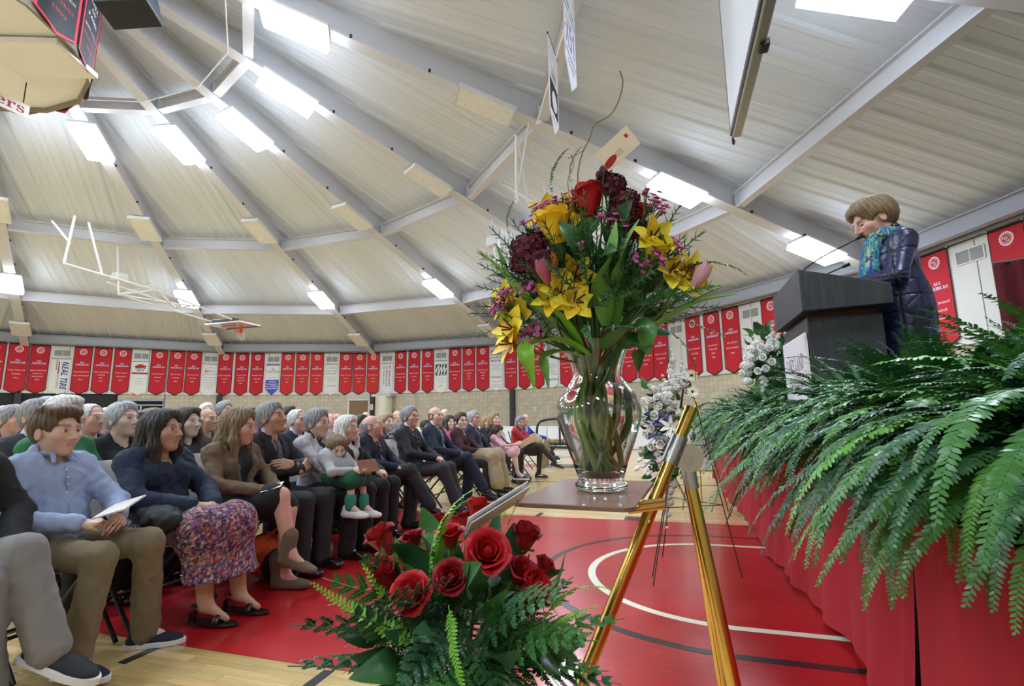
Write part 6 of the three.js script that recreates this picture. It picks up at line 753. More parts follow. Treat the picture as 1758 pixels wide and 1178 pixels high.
// front row, from the left
person('person in black top and grey sweatpants cut off by the left edge', -2.83, -1.33, { fine: 0, hy: 1.06, hair: 'short', hairTone: 'brown', top: { type: 'shirt', name: 'sweater', c: [0.008, 0.008, 0.009], loose: 0.02, armLoose: 0.02 }, bottom: { type: 'trousers', c: [0.22, 0.21, 0.205] }, legL: { kn: [0.07, 0.60, 0.40], an: [0.13, 0.24, 0.51], toe: [0.35, -0.35, 1] }, legR: { kn: [-0.06, 0.51, 0.42], an: [0.0, 0.09, 0.42], toe: [0.2, 0, 1] }, socks: [0.05, 0.18, 0.45], shoe: { g: 'dress', m: 'dark', sole: 'white' }, yaw: 0.3 }); chair('white folding chair at the far left edge of the photo', -2.87, -1.33);
const boy = sit('boy in light blue button-down shirt holding a programme', 'boy in the blue shirt', 106, 742, -2.86, { fine: 1, child: 1, hs: 1.06, w: 0.9, hair: 'boy', hairTone: 'boy', skin: 'fair', yaw: 0.16, pitch: 0.02, lean: -0.12, top: { type: 'shirt', c: [0.33, 0.40, 0.60], collar: 1, fold: 0.005, neck: 0.06, armLoose: 0.018, loose: 0.018 }, bottom: { type: 'trousers', c: [0.19, 0.145, 0.085] }, legR: { kn: [-0.06, 0.50, 0.46], an: [-0.10, 0.10, 0.42], toe: [0.15, 0, 1] }, legL: { kn: [0.18, 0.52, 0.46], an: [0.27, 0.09, 0.38], toe: [0.55, 0, 0.8] }, shoe: { g: 'dress', m: 'navy', sole: 'white' }, armL: { el: [0.25, 0.72, 0.1], wr: [0.12, 0.665, 0.30], d: [-0.5, 0.05, 0.7], n: [-0.5, -0.6, 0.1], curl: 0.7 }, armR: { el: [-0.25, 0.70, 0.06], wr: [-0.04, 0.655, 0.27], d: [0.7, 0.0, 0.6], n: [-0.1, -0.7, -0.3], curl: 0.7 } });
sit('young woman in navy fleece and long floral skirt', 'woman in the floral skirt', 279, 742, -2.88, { fine: 1, female: 1, hair: 'longer', hairTone: 'darkbrown', skin: 'tan', yaw: 0.22, pitch: 0.1, top: { type: 'shirt', name: 'fleece_jacket', c: [0.012, 0.022, 0.05], loose: 0.022, armLoose: 0.024, neck: 0.12, fold: 0.005 }, bottom: { type: 'skirt', pattern: flower, cut: 0.24 }, bare: 1, legR: { kn: [-0.08, 0.52, 0.42], an: [-0.03, 0.11, 0.44], toe: [0.35, -0.1, 1] }, legL: { kn: [0.12, 0.52, 0.44], an: [0.16, 0.11, 0.47], toe: [0.3, -0.1, 1] }, shoe: { g: 'sandal', m: 'black' }, ...clasp });
sit('blonde woman in brown cardigan with bare crossed legs', 'blonde woman', 400, 734, -2.92, { fine: 1, female: 1, hair: 'long', hairTone: 'dirtyblonde', skin: 'ruddy', yaw: 0.3, pitch: -0.06, lean: 0.03, top: { type: 'open', name: 'cardigan', c: [0.16, 0.105, 0.06], shirt: [0.015, 0.017, 0.018], v: 0.56, vw: 0.1, fold: 0.005 }, bottom: { type: 'skirt', short: 0.9, c: [0.01, 0.01, 0.011] }, bare: 1, legR: { kn: [-0.03, 0.62, 0.44], an: [-0.02, 0.24, 0.54], toe: [0.3, -0.25, 1] }, legL: { kn: [0.06, 0.51, 0.43], an: [0.05, 0.09, 0.44], toe: [0.3, 0, 1] }, shoe: { g: 'ankleboot', m: 'suede', heel: 1 }, ...clasp });
sit('man in black suit with folded arms and striped tie', 'man with folded arms', 467, 719, -2.98, { fine: 1, hair: 'short', hairTone: 'grey', brow: [0.03, 0.025, 0.02], skin: 'tan', yaw: 0.12, pitch: 0.2, top: { type: 'suit', c: CHAR, shirt: [0.55, 0.53, 0.68], tie: [0.10, 0.09, 0.13], v: 0.72, fold: 0.004 }, bottom: { type: 'trousers', c: [0.022, 0.023, 0.026] }, ...folded });
const mum = sit('woman with short grey hair in light jacket, fist at her mouth', 'woman with the toddler', 546, 728, -2.92, { fine: 1, female: 1, hair: 'short', hairTone: 'grey', brow: [0.03, 0.025, 0.02], skin: 'fair', yaw: 0.0, pitch: 0.0, top: { type: 'open', c: [0.42, 0.40, 0.42], shirt: [0.012, 0.012, 0.014], v: 0.6, vw: 0.06, fold: 0.006, hood: 1 }, bottom: { type: 'trousers', c: BLK }, armR: { el: [-0.19, 0.70, 0.24], wr: [-0.045, 0.985, 0.21], d: [0.45, 0.5, -0.2], n: [0.4, -0.1, -0.8], curl: 1.1 }, armL: { el: [0.24, 0.72, 0.12], wr: [0.09, 0.64, 0.33], d: [-0.6, -0.1, 0.6], n: [0, -0.9, -0.2], curl: 0.4 } });
sit('woman with long white hair in black cardigan and white blouse', 'woman with long white hair', 597, 737, -2.97, { fine: 1, female: 1, hair: 'long', hairTone: 'white', skin: 'fair', glasses: 'thin', yaw: -0.1, pitch: 0.1, top: { type: 'open', c: BLK, shirt: [0.66, 0.64, 0.58], v: 0.58, vw: 0.085 }, bottom: { type: 'trousers', c: BLK }, legR: { kn: [-0.1, 0.51, 0.43], an: [-0.1, 0.09, 0.42] }, shoe: { g: 'ankleboot', m: 'black' }, ...clasp });
sit('bald man in dark suit with purple tie', 'bald man with the purple tie', 641, 733, -2.98, { fine: 1, hair: 'bald', hairTone: 'grey', skin: 'ruddy', glasses: 'thin', yaw: 0.2, pitch: 0.25, top: { type: 'suit', c: NAVY.map(q => q * 0.7), shirt: [0.58, 0.50, 0.62], tie: [0.06, 0.02, 0.07] }, bottom: { type: 'trousers', c: CHAR }, ...crossR, armL: { el: [0.24, 0.71, 0.08], wr: [0.1, 0.64, 0.3], d: [-0.4, -0.1, 0.8], n: [0, -0.95, 0], curl: 0.25 }, armR: { el: [-0.24, 0.71, 0.08], wr: [-0.08, 0.65, 0.32], d: [0.4, -0.1, 0.8], n: [0, -0.95, 0], curl: 0.3 } });
sit('grey-haired man with black glasses in dark suit', 'man with black glasses', 705, 717, -2.95, { hair: 'short', hairTone: 'grey', skin: 'ruddy', glasses: 1, yaw: -0.25, pitch: 0.12, top: { type: 'suit', c: BLK, shirt: [0.72, 0.72, 0.73], tie: [0.015, 0.015, 0.02] }, bottom: { type: 'trousers', c: [0.026, 0.026, 0.03] }, legR: { kn: [-0.08, 0.54, 0.45], an: [-0.03, 0.11, 0.62] }, legL: { kn: [0.1, 0.54, 0.45], an: [0.08, 0.10, 0.58] }, ...clasp });
sit('bald man in navy suit and pale blue tie, legs crossed', 'bald man in the navy suit', 749, 715, -2.93, { hair: 'bald', hairTone: 'dirtyblonde', skin: 'fair', yaw: -0.35, pitch: 0.08, top: { type: 'suit', c: NAVY, shirt: [0.72, 0.74, 0.78], tie: [0.16, 0.24, 0.30] }, bottom: { type: 'trousers', c: NAVY }, ...crossR, ...clasp });
const mar = sit('woman with short auburn hair in maroon jacket and scarf', 'woman in maroon', 792, 724, -2.85, { female: 1, hair: 'short', hairTone: 'auburn', skin: 'pale', glasses: 1, yaw: -0.65, pitch: 0.1, top: { type: 'open', c: [0.045, 0.006, 0.012], shirt: [0.6, 0.6, 0.62], v: 0.8, vw: 0.05 }, bottom: { type: 'trousers', c: [0.02, 0.02, 0.02] }, ...clasp });
sit('man with grey hair and glasses in dark suit beside the woman in maroon', 'man beside the woman in maroon', 814, 720, -2.92, { hair: 'short', hairTone: 'silver', skin: 'ruddy', glasses: 1, yaw: -0.3, pitch: 0.12, top: { type: 'suit', c: NAVY, shirt: [0.75, 0.76, 0.78], tie: [0.06, 0.08, 0.13], vw: 0.075 }, bottom: { type: 'trousers', c: [0.014, 0.016, 0.03] } });
const mum2 = sit('blonde woman in black holding the girl in pink', 'blonde woman with the girl', 849, 721, -2.98, { female: 1, hair: 'bob', hairTone: 'blonde', skin: 'pale', yaw: -0.5, top: { type: 'shirt', name: 'dress', c: BLK }, bottom: { type: 'trousers', c: BLK }, armR: { el: [-0.22, 0.72, 0.12], wr: [-0.1, 0.66, 0.34], d: [0.5, -0.2, 0.7], n: [0, -0.9, 0], curl: 0.3 } });
sit('woman with brown-grey hair in red jacket and dark tights, chin on hand', 'woman in the red jacket', 886, 726, -2.8, { female: 1, hair: 'bob', hairTone: 'grey', hairColor: null, skin: 'tan', yaw: -0.95, pitch: 0, lean: 0.08, top: { type: 'open', c: [0.42, 0.02, 0.025], shirt: [0.03, 0.018, 0.012], v: 0.6, vw: 0.09 }, bottom: { type: 'skirt', short: 0.75, c: [0.02, 0.014, 0.01] }, tights: [0.022, 0.014, 0.011], legR: { kn: [-0.02, 0.62, 0.46], an: [0.02, 0.30, 0.72], toe: [0.1, -0.3, 1] }, legL: { kn: [0.08, 0.51, 0.42], an: [0.06, 0.09, 0.4] }, shoe: { g: 'dress', m: 'black', heel: 1 }, armR: { el: [-0.14, 0.72, 0.25], wr: [-0.04, 0.95, 0.2], d: [0.3, 0.6, -0.1], n: [0.3, 0, -0.9], curl: 1.0 } });
sit('bald man in bright blue sweater at the end of the row', 'man in the blue sweater', 903, 720, -3.1, { hair: 'bald', hairTone: 'grey', skin: 'fair', glasses: 'thin', yaw: -0.95, top: { type: 'shirt', name: 'sweater', c: [0.02, 0.06, 0.42] }, bottom: { type: 'trousers', c: [0.26, 0.20, 0.12] }, armL: { el: [0.27, 0.74, 0.12], wr: [0.30, 0.68, 0.38], d: [0.1, -0.1, 0.9], n: [0, -0.9, 0], curl: 0.5 }, shoe: { g: 'dress', m: 'grey', sole: 'white' } });
// toddler and girl on laps
{ const h = atX(577, 770, -2.62), kid = person('toddler in grey hooded jacket and green dress on a lap', -2.60, h.z, { y: 0.18, hy: h.y - 0.18, child: 1, fine: 1, hs: 0.86, w: 0.62, ...hold, hair: 'bob', hairTone: 'dirtyblonde', skin: 'pale', yaw: -0.6, pitch: -0.4, group: 'children on laps', top: { type: 'shirt', name: 'hooded_jacket', c: [0.42, 0.43, 0.44], hood: 1, neck: 0.05, loose: 0.02, armLoose: 0.02 }, bottom: { type: 'skirt', short: 1.0, c: [0.015, 0.11, 0.06] }, bare: 1, legL: { kn: [0.11, 0.47, 0.30], an: [0.13, 0.22, 0.33] }, legR: { kn: [-0.12, 0.47, 0.30], an: [-0.12, 0.24, 0.30] }, socks: [0.04, 0.25, 0.17], shoe: { g: 'dress', m: 'white' }, armL: { el: [0.28, 0.64, 0.12], wr: [0.14, 0.66, 0.34], d: [-0.4, 0.2, 0.6], n: [-0.6, -0.4, 0.2], curl: 0.7 }, armR: { el: [-0.28, 0.64, 0.12], wr: [-0.14, 0.66, 0.34], d: [0.4, 0.2, 0.6], n: [0.6, -0.4, 0.2], curl: 0.7 } });
  kid.g.updateMatrixWorld(); const hb = V(0, kid.aL.wr[1] + 0.03, kid.aL.wr[2] + 0.075).applyMatrix4(kid.g.matrixWorld), b = thing('tan_booklet', 'rust brown booklet held by the toddler', 'booklet', hb.toArray()); part('cover', rbox(0.2, 0.11, 0.006, 0.002), mat(lin(0.28, 0.10, 0.05), 0.6), b); part('pages', box(0.19, 0.1, 0.004, 0, 0, -0.004), M.white, b); b.rotation.set(-0.5, Math.PI / 2 - 0.25, 0, 'YXZ'); }
{ const h = atX(853, 742, -2.68), kid = person('girl in pink dress with a pink bow on a lap', -2.66, h.z, { y: 0.12, hy: h.y - 0.12, child: 1, hs: 0.92, w: 0.7, hair: 'long', hairTone: 'brown', skin: 'pale', yaw: -0.3, pitch: -0.35, group: 'children on laps', top: { type: 'shirt', name: 'dress_top', c: [0.72, 0.40, 0.46], sleeve: 0.1 }, bottom: { type: 'skirt', short: 1.0, c: [0.74, 0.44, 0.5] }, bare: 1, legL: { kn: [0.1, 0.48, 0.38], an: [0.12, 0.12, 0.42] }, legR: { kn: [-0.1, 0.48, 0.38], an: [-0.08, 0.12, 0.5] }, shoe: { g: 'dress', m: 'black', sole: 'white' }, armR: { el: [-0.24, 0.70, 0.2], wr: [-0.1, 0.74, 0.46], d: [0.3, 0.3, 0.9], n: [0.7, -0.2, 0], curl: 0.7 } });
  const b = thing('paper_programme', 'tan paper programme held out by the girl in pink', 'programme', (kid.g.updateMatrixWorld(), V(0.06, kid.aR.wr[1] + 0.04, kid.aR.wr[2] + 0.16).applyMatrix4(kid.g.matrixWorld).toArray())); part('sheet', box(0.3, 0.10, 0.004), mat(lin(0.5, 0.34, 0.2), 0.8), b); part('fold', box(0.3, 0.1, 0.002, 0, 0, 0.006), mat(lin(0.6, 0.42, 0.26), 0.8), b); b.rotation.set(0, 0.35, 0.5);
  const bow = thing('hair_bow', 'bright pink bow on the head of the girl in pink', 'hair bow', [-2.66, h.y + 0.12, h.z]); part('loop', new THREE.SphereGeometry(0.04, 12, 8).scale(1, 0.5, 0.6).translate(0, 0, 0.04), mat(lin(0.8, 0.08, 0.2), 0.6), bow); part('loop', new THREE.SphereGeometry(0.04, 12, 8).scale(1, 0.5, 0.6).translate(0, 0, -0.04), mat(lin(0.8, 0.08, 0.2), 0.6), bow); part('knot', new THREE.SphereGeometry(0.018, 8, 6), mat(lin(0.7, 0.06, 0.16), 0.6), bow); }

// second and further rows: mostly heads and shoulders show
const F1 = { far: 1 }, F2 = { far: 2 };
sit('woman with white hair in green jacket behind the boy', 'woman in the green jacket', 112, 715, -3.72, { ...F1, female: 1, bulk: 1.05, hair: 'bob', hairTone: 'white', skin: 'fair', top: { type: 'open', c: [0.012, 0.14, 0.05], shirt: [0.012, 0.14, 0.05], v: 0.9, vw: 0.03 }, bottom: { c: BLK, type: 'trousers' } });
sit('man with grey hair in grey suit behind the boy', 'man in the grey suit', 66, 718, -4.15, { ...F1, hair: 'short', hairTone: 'grey', skin: 'ruddy', top: { type: 'suit', c: [0.045, 0.048, 0.056], shirt: [0.66, 0.68, 0.72], tie: [0.05, 0.05, 0.1] }, bottom: { c: CHAR, type: 'trousers' } });
sit('old man with white hair, glasses and a dark red tie', 'old man with the red tie', 156, 721, -4.5, { ...F1, hair: 'receding', hairTone: 'white', skin: 'ruddy', glasses: 'thin', top: { type: 'suit', c: NAVY, shirt: [0.7, 0.7, 0.74], tie: [0.08, 0.01, 0.015] }, bottom: { c: CHAR, type: 'trousers' } });
sit('woman with pulled-back ash blonde hair in black top', 'woman in the black top', 212, 722, -3.75, { ...F1, female: 1, hair: 'short', hairTone: 'silver', hairColor: null, skin: 'pale', top: { type: 'shirt', c: [0.01, 0.01, 0.012], neck: 0.09 }, bottom: { c: BLK, type: 'trousers' } });
sit('young woman with long brown hair behind the blonde woman', 'woman with long brown hair', 322, 727, -3.75, { ...F1, female: 1, hair: 'longer', hairTone: 'brown', skin: 'pale', top: { type: 'shirt', c: [0.025, 0.028, 0.026] }, bottom: { c: BLK, type: 'trousers' } });
sit('bald man with a white fringe of hair behind the brown-haired woman', 'bald man in the third row', 357, 722, -4.6, { ...F1, hair: 'bald', hairTone: 'white', skin: 'tan', top: { type: 'shirt', c: [0.06, 0.05, 0.03] } });
sit('man with brown hair half hidden behind the blonde woman', 'man behind the blonde woman', 428, 725, -3.75, { ...F1, hair: 'short', hairTone: 'brown', skin: 'ruddy', top: { type: 'suit', c: NAVY, shirt: [0.7, 0.7, 0.75] } });
sit('old man with white hair in dark suit beside the grey-haired woman', 'old man with white hair', 512, 724, -3.75, { ...F1, hair: 'receding', hairTone: 'white', skin: 'ruddy', top: { type: 'suit', c: NAVY, shirt: [0.7, 0.66, 0.68] } });
sit('dark-haired woman peering behind the man with folded arms', 'dark-haired woman in the third row', 489, 732, -4.6, { ...F2, female: 1, hair: 'long', hairTone: 'black', skin: 'tan', top: { type: 'shirt', c: [0.05, 0.02, 0.03] } });
sit('person with brown curls behind the man with folded arms', 'person with brown curls', 497, 712, -5.5, { ...F2, hair: 'bob', hairTone: 'brown', top: { type: 'shirt', c: [0.1, 0.1, 0.12] } });
sit('man with dark hair in grey suit behind the bald man', 'man in grey behind the bald man', 621, 730, -3.78, { ...F1, hair: 'short', hairTone: 'darkbrown', skin: 'fair', top: { type: 'suit', c: [0.045, 0.055, 0.065], shirt: [0.7, 0.7, 0.72] } });
sit('woman with short blonde hair in black leather jacket', 'woman in the leather jacket', 664, 726, -3.78, { ...F1, female: 1, hair: 'bob', hairTone: 'blonde', skin: 'pale', top: { type: 'shirt', name: 'leather_jacket', c: [0.006, 0.006, 0.007], rough: 0.3, fold: 0.006 }, bottom: { c: BLK, type: 'trousers' } });
sit('person with dark hair between the two men in suits', 'person between the suits', 731, 733, -4.6, { ...F2, hair: 'short', hairTone: 'darkbrown', skin: 'tan', top: { type: 'shirt', c: [0.3, 0.28, 0.26] } });
sit('young woman with pulled-back hair in pink top', 'woman in the pink top', 771, 726, -3.8, { ...F1, female: 1, hair: 'long', hairTone: 'brown', skin: 'pale', top: { type: 'shirt', c: [0.6, 0.14, 0.22] } });
sit('woman with curly blonde hair behind the men at the row end', 'woman with curly blonde hair', 834, 727, -3.6, { ...F1, female: 1, hair: 'bob', hairTone: 'blonde', skin: 'ruddy', top: { type: 'shirt', c: [0.02, 0.02, 0.025] } });
[['bald man with dark jacket in the rows at the far left', 8, 716, -6.6, 'bald', 'white', [0.02, 0.02, 0.03]], ['man with grey hair and glasses in navy jacket at the far left', 22, 722, -5.4, 'short', 'grey', [0.02, 0.025, 0.05]], ['woman with streaked blonde hair at the far left', 41, 722, -6.0, 'long', 'dirtyblonde', [0.25, 0.24, 0.22]], ['person in red beside the man in the grey suit', 39, 716, -8.2, 'short', 'auburn', [0.3, 0.03, 0.04]], ['person in bright blue shirt behind the black top', 186, 726, -5.6, 'short', 'grey', [0.07, 0.16, 0.5]], ['balding man behind the woman in black', 236, 720, -6.6, 'bald', 'grey', [0.3, 0.4, 0.55]], ['person with light hair behind the young woman', 262, 726, -4.6, 'bob', 'dirtyblonde', [0.35, 0.33, 0.3]], ['person with cropped hair above the blonde woman', 386, 706, -5.6, 'short', 'grey', [0.08, 0.09, 0.1]], ['person with long grey hair left of the man with folded arms', 442, 728, -4.7, 'long', 'grey', [0.2, 0.2, 0.2]], ['balding man far behind the toddler', 568, 722, -5.6, 'bald', 'white', [0.3, 0.3, 0.34]], ['person with brown hair behind the boy and the old man', 236, 732, -4.6, 'short', 'brown', [0.02, 0.02, 0.03]], ['man with grey hair far left behind the rows', 60, 706, -9.5, 'short', 'silver', [0.05, 0.05, 0.06]], ['bald man behind the man with black glasses', 683, 715, -5.4, 'bald', 'grey', [0.2, 0.2, 0.22]], ['person with white hair far behind the woman in maroon', 764, 712, -5.6, 'short', 'white', [0.1, 0.1, 0.14]]].forEach(([l, px, py, x, h, t, c], k) => sit(l, l.split(' ').slice(0, 7).join(' '), px, py, x, { ...F2, hair: h, hairTone: t, skin: ['fair', 'ruddy', 'pale', 'tan'][k % 4], glasses: k === 1 ? 'thin' : 0, seed: k, top: { type: 'shirt', c } }));

// rows farther back, largely hidden: copies of the people already built
{
  const src = scene.children.filter(o => o.name.startsWith('person') && o.userData.group === 'seated audience').slice(15, 44); reseed(88); let k = 0;
  for (let x = -6.5; x > -13; x -= 1.0) for (let z = -1.6; z > -11.6; z -= 1.05) {
    const zz = z - (-x - 6.5) * 0.55, p = src[(k * 7) % src.length].clone(); k++; p.name = numbered('person'); scene.add(p); p.position.set(x + rr(-0.05, 0.05), 0, zz + rr(-0.12, 0.12)); p.userData = { label: 'seated audience member in the rear rows hidden behind the nearer rows', category: 'person', group: 'rear rows of the audience' };
    chair('white folding chair in the rear rows hidden behind the audience', p.position.x - 0.04, p.position.z, Math.PI / 2, 'chairs of the rear rows');
  }
}
// ---------------------------------------------------------------- the speaker
{
  const quilt = (x, y, z) => { const a = Math.atan2(x, z) * 0.17, u = a / 0.19, v = y / 0.19; let m = 1; for (const [cx, cy] of [[0, 0], [1, 0], [0, 1], [1, 1], [0.5, 0.5]]) { } const fu = u - Math.floor(u) - 0.5, fv = v - Math.floor(v) - 0.5, an = Math.atan2(fv, fu), r = Math.hypot(fu, fv); const d = Math.min(Math.abs(Math.sin(an * 2)) * r, Math.abs(Math.cos(an * 2)) * r * 1.2, Math.abs(0.5 - Math.max(Math.abs(fu), Math.abs(fv)))); return d < 0.035 ? 0.007 * (1 - d / 0.035) : 0; };
  const r = person('speaker in quilted navy coat and blue scarf reading at the lectern', 1.475, -3.70, { y: 0.75, stand: 1, turn: -Math.PI / 2, female: 1, fine: 1, group: 'speaker', hair: 'speaker', hairTone: 'dirtyblonde', hairColor: [0.26, 0.18, 0.09], skin: 'ruddy', brow: [0.25, 0.15, 0.09], yaw: 0.12, pitch: -0.42, mouth: 1, closed: 1, hs: 1.12, hz: 0.04, lean: 0.10, w: 1.02, armL: { el: [0.22, 1.15, 0.10], wr: [0.16, 1.13, 0.30], d: [-0.3, -0.05, 0.8], n: [0, -0.95, 0.1], curl: 0.4 }, armR: { el: [-0.22, 1.15, 0.10], wr: [-0.16, 1.13, 0.30], d: [0.3, -0.05, 0.8], n: [0, -0.95, 0.1], curl: 0.4 }, bottom: { type: 'trousers', c: [0.012, 0.013, 0.03] } });
  const { U, g } = r, c = [0.030, 0.030, 0.085], dark = [0.004, 0.004, 0.010];
  const trunk = [ell([0, 0.98, 0], [0.18, 0.2, 0.145], 0.08), ell([0, 0.70, 0.0], [0.19, 0.36, 0.15], 0.10), ell(U([0, 1.12, 0]), [0.17, 0.2, 0.135], 0.08), ell(U([0, 1.29, -0.01]), [0.175, 0.16, 0.125], 0.05), cap(U([0.145, 1.395, -0.03]), U([-0.145, 1.395, -0.03]), 0.066, 0.066, 0.05), cap(U([0, 1.45, -0.035]), U([0, 1.49, -0.03]), 0.085, 0.075, 0.03), ...[r.aL, r.aR].flatMap(a => [cap(a.sh, a.el, 0.064, 0.058, 0.04), cap(a.el, a.el.map((q, i) => mix(q, a.wr[i], 0.93)), 0.056, 0.048, 0.02)]), cut(cap(U([0, 1.43, 0.02]), U([0, 1.6, 0.02]), 0.06, 0.075, 0.01)), cutFn(...BIG, (x, y) => y - 0.42, 0.004)];
  part('quilted_coat', sdf(trunk, 0.0075, { noise: quilt, color: (x, y, z) => quilt(x, y, z) > 0.001 ? dark : c }), new THREE.MeshPhysicalMaterial({ vertexColors: true, roughness: 0.32, sheen: 0.3, sheenColor: lin(0.2, 0.2, 0.4), side: THREE.DoubleSide }), g);
  const scarf = []; for (let k = 0; k < 10; k++) { const a = k / 10 * Math.PI * 2, b = (k + 1) / 10 * Math.PI * 2; scarf.push(cap(U([0.075 * Math.cos(a), 1.475 + 0.012 * Math.sin(a * 3), -0.01 + 0.075 * Math.sin(a)]), U([0.075 * Math.cos(b), 1.475 + 0.012 * Math.sin(b * 3), -0.01 + 0.075 * Math.sin(b)]), 0.032, 0.032, 0.02)); }
  scarf.push(cap(U([-0.045, 1.46, 0.075]), U([-0.05, 1.24, 0.135]), 0.034, 0.045, 0.03), cap(U([0.045, 1.46, 0.075]), U([0.05, 1.24, 0.135]), 0.034, 0.045, 0.03), cap(U([0, 1.44, 0.085]), U([0, 1.28, 0.135]), 0.03, 0.04, 0.03));
  part('scarf', sdf(scarf, 0.006, { noise: (x, y, z) => 0.004 * Math.sin(x * 190 + 3 * Math.sin(y * 30)), color: (x, y, z) => { const q = vnoise(x * 60 + 50, y * 26 + 7 * Math.sin(z * 40)), p = vnoise(x * 90 + 9, y * 60 + z * 50); return q < 0.33 ? [0.02, 0.05, 0.28] : q < 0.52 ? [0.02, 0.22, 0.30] : q < 0.68 ? [0.10, 0.32, 0.24] : p < 0.5 ? [0.45, 0.48, 0.25] : [0.03, 0.03, 0.16]; } }), M_vc, g);
}
// ---------------------------------------------------------------- programmes, bags and odds and ends near the front row
{
  const paper = mat(lin(0.82, 0.80, 0.76), 0.7);
  const pr = thing('paper_programme', 'white folded programme in the hands of the boy', 'programme', [-2.50, 0.685, boy.z - 0.06]); part('sheet', box(0.14, 0.003, 0.20), paper, pr); part('inner_sheet', box(0.135, 0.002, 0.195, 0, 0.004, 0.002), mat(lin(0.7, 0.66, 0.6), 0.7), pr); pr.rotation.set(0.22, 0.5, 0.18);
  const p2 = thing('paper_programme', 'small card on the lap of the blonde woman', 'programme', [-2.52, 0.655, -2.80]); part('sheet', box(0.12, 0.003, 0.18), paper, p2); part('print', box(0.08, 0.001, 0.12, 0, 0.002, 0), mat(lin(0.3, 0.1, 0.08), 0.7), p2); p2.rotation.set(0.1, 0.6, 0.2);
  reseed(61);
  // black puffer jacket across the floral skirt
  const jk = thing('folded_jacket', 'black jacket bundled on the lap beside the floral skirt', 'jacket'); part('bundle', sdf([ell([-2.68, 0.60, -2.13], [0.15, 0.06, 0.11], 0.05), ell([-2.54, 0.575, -2.06], [0.10, 0.055, 0.075], 0.05), cap([-2.55, 0.56, -2.02], [-2.49, 0.36, -2.0], 0.05, 0.04, 0.04)], 0.012, { noise: wrinkle(0.006, 70) }), cloth([0.011, 0.013, 0.016], 0.7), jk); part('sleeve', sdf([cap([-2.60, 0.61, -2.2], [-2.50, 0.58, -2.08], 0.04, 0.035, 0.03)], 0.012, { noise: wrinkle(0.005, 70) }), cloth([0.014, 0.016, 0.02], 0.7), jk);
  const cp = thing('camouflage_bag', 'green camouflage bag hanging beside the boy’s chair', 'bag'); part('bag', sdf([ell([-2.72, 0.40, -1.55], [0.12, 0.09, 0.08], 0.04), ell([-2.64, 0.36, -1.60], [0.08, 0.08, 0.07], 0.04)], 0.010, { noise: wrinkle(0.005, 60), color: (x, y, z) => { const q = vnoise(x * 22 + 90, y * 22 + z * 17 + 50); return q < 0.4 ? [0.015, 0.03, 0.015] : q < 0.65 ? [0.035, 0.07, 0.03] : [0.01, 0.012, 0.01]; } }), M_vc, cp); part('badge', new THREE.SphereGeometry(0.018, 10, 8).scale(1, 0.7, 0.4).translate(-2.60, 0.40, -1.535), mat(lin(0.3, 0.3, 0.28), 0.5), cp);
  const coat = thing('khaki_coat', 'khaki coat draped over the knees of the woman in maroon', 'coat'); const z = mar.z; part('coat', sdf([cap([-2.62, 0.60, z + 0.12], [-2.34, 0.60, z + 0.12], 0.07, 0.085, 0.06), cap([-2.62, 0.60, z - 0.12], [-2.34, 0.60, z - 0.12], 0.07, 0.085, 0.06), cap([-2.33, 0.56, z + 0.12], [-2.26, 0.24, z + 0.14], 0.09, 0.10, 0.08), cap([-2.33, 0.56, z - 0.12], [-2.26, 0.22, z - 0.14], 0.09, 0.10, 0.08), cutFn([-9, -1, -20], [9, 3, 20], (x, y) => y - 0.16, 0.004)], 0.016, { noise: (x, y, q) => 0.008 * Math.sin(q * 55) + 0.004 * n3(x, y, q, 40) }), cloth([0.36, 0.28, 0.17]), coat); part('lining', sdf([cap([-2.60, 0.66, z + 0.05], [-2.42, 0.67, z - 0.05], 0.03, 0.03, 0.02)], 0.012), cloth([0.42, 0.34, 0.22]), coat);
  const or = thing('orange_bag', 'orange cloth bag on the floor under the chairs', 'bag'); part('bag', sdf([ell([-2.74, 0.16, -3.02], [0.13, 0.15, 0.13], 0.05)], 0.014, { noise: wrinkle(0.008, 40) }), cloth([0.55, 0.07, 0.015]), or); part('strap', tube([[-2.7, 0.28, -3.1], [-2.62, 0.36, -3.02], [-2.66, 0.3, -2.92]], 0.01, 12, 6), cloth([0.4, 0.05, 0.012]), or);
  const bk = thing('black_backpack', 'black backpack on the floor beside the brown ankle boots', 'bag'); part('pack', sdf([ell([-2.62, 0.11, -3.0], [0.11, 0.11, 0.1], 0.04)], 0.013, { noise: wrinkle(0.006, 60) }), cloth([0.01, 0.01, 0.011], 0.6), bk); part('strap', tube([[-2.54, 0.14, -3.06], [-2.44, 0.06, -2.98], [-2.5, 0.02, -2.9]], 0.009, 12, 6), cloth([0.012, 0.012, 0.013]), bk);
  const zb = canvas(256, 256, (c, w, h) => { c.fillStyle = '#d8d8da'; c.fillRect(0, 0, w, h); c.strokeStyle = '#222'; c.lineWidth = 9; for (let k = 0; k < 9; k++) { c.beginPath(); for (let y = 0; y <= h; y += 8) c.lineTo(k * 32 + 14 * Math.sin(y * 0.05 + k) + 8 * Math.sin(y * 0.13), y); c.stroke(); } for (let k = 0; k < 4; k++) { c.beginPath(); c.arc(40 + k * 60, 60 + (k % 2) * 110, 22, 0, 5); c.stroke(); } });
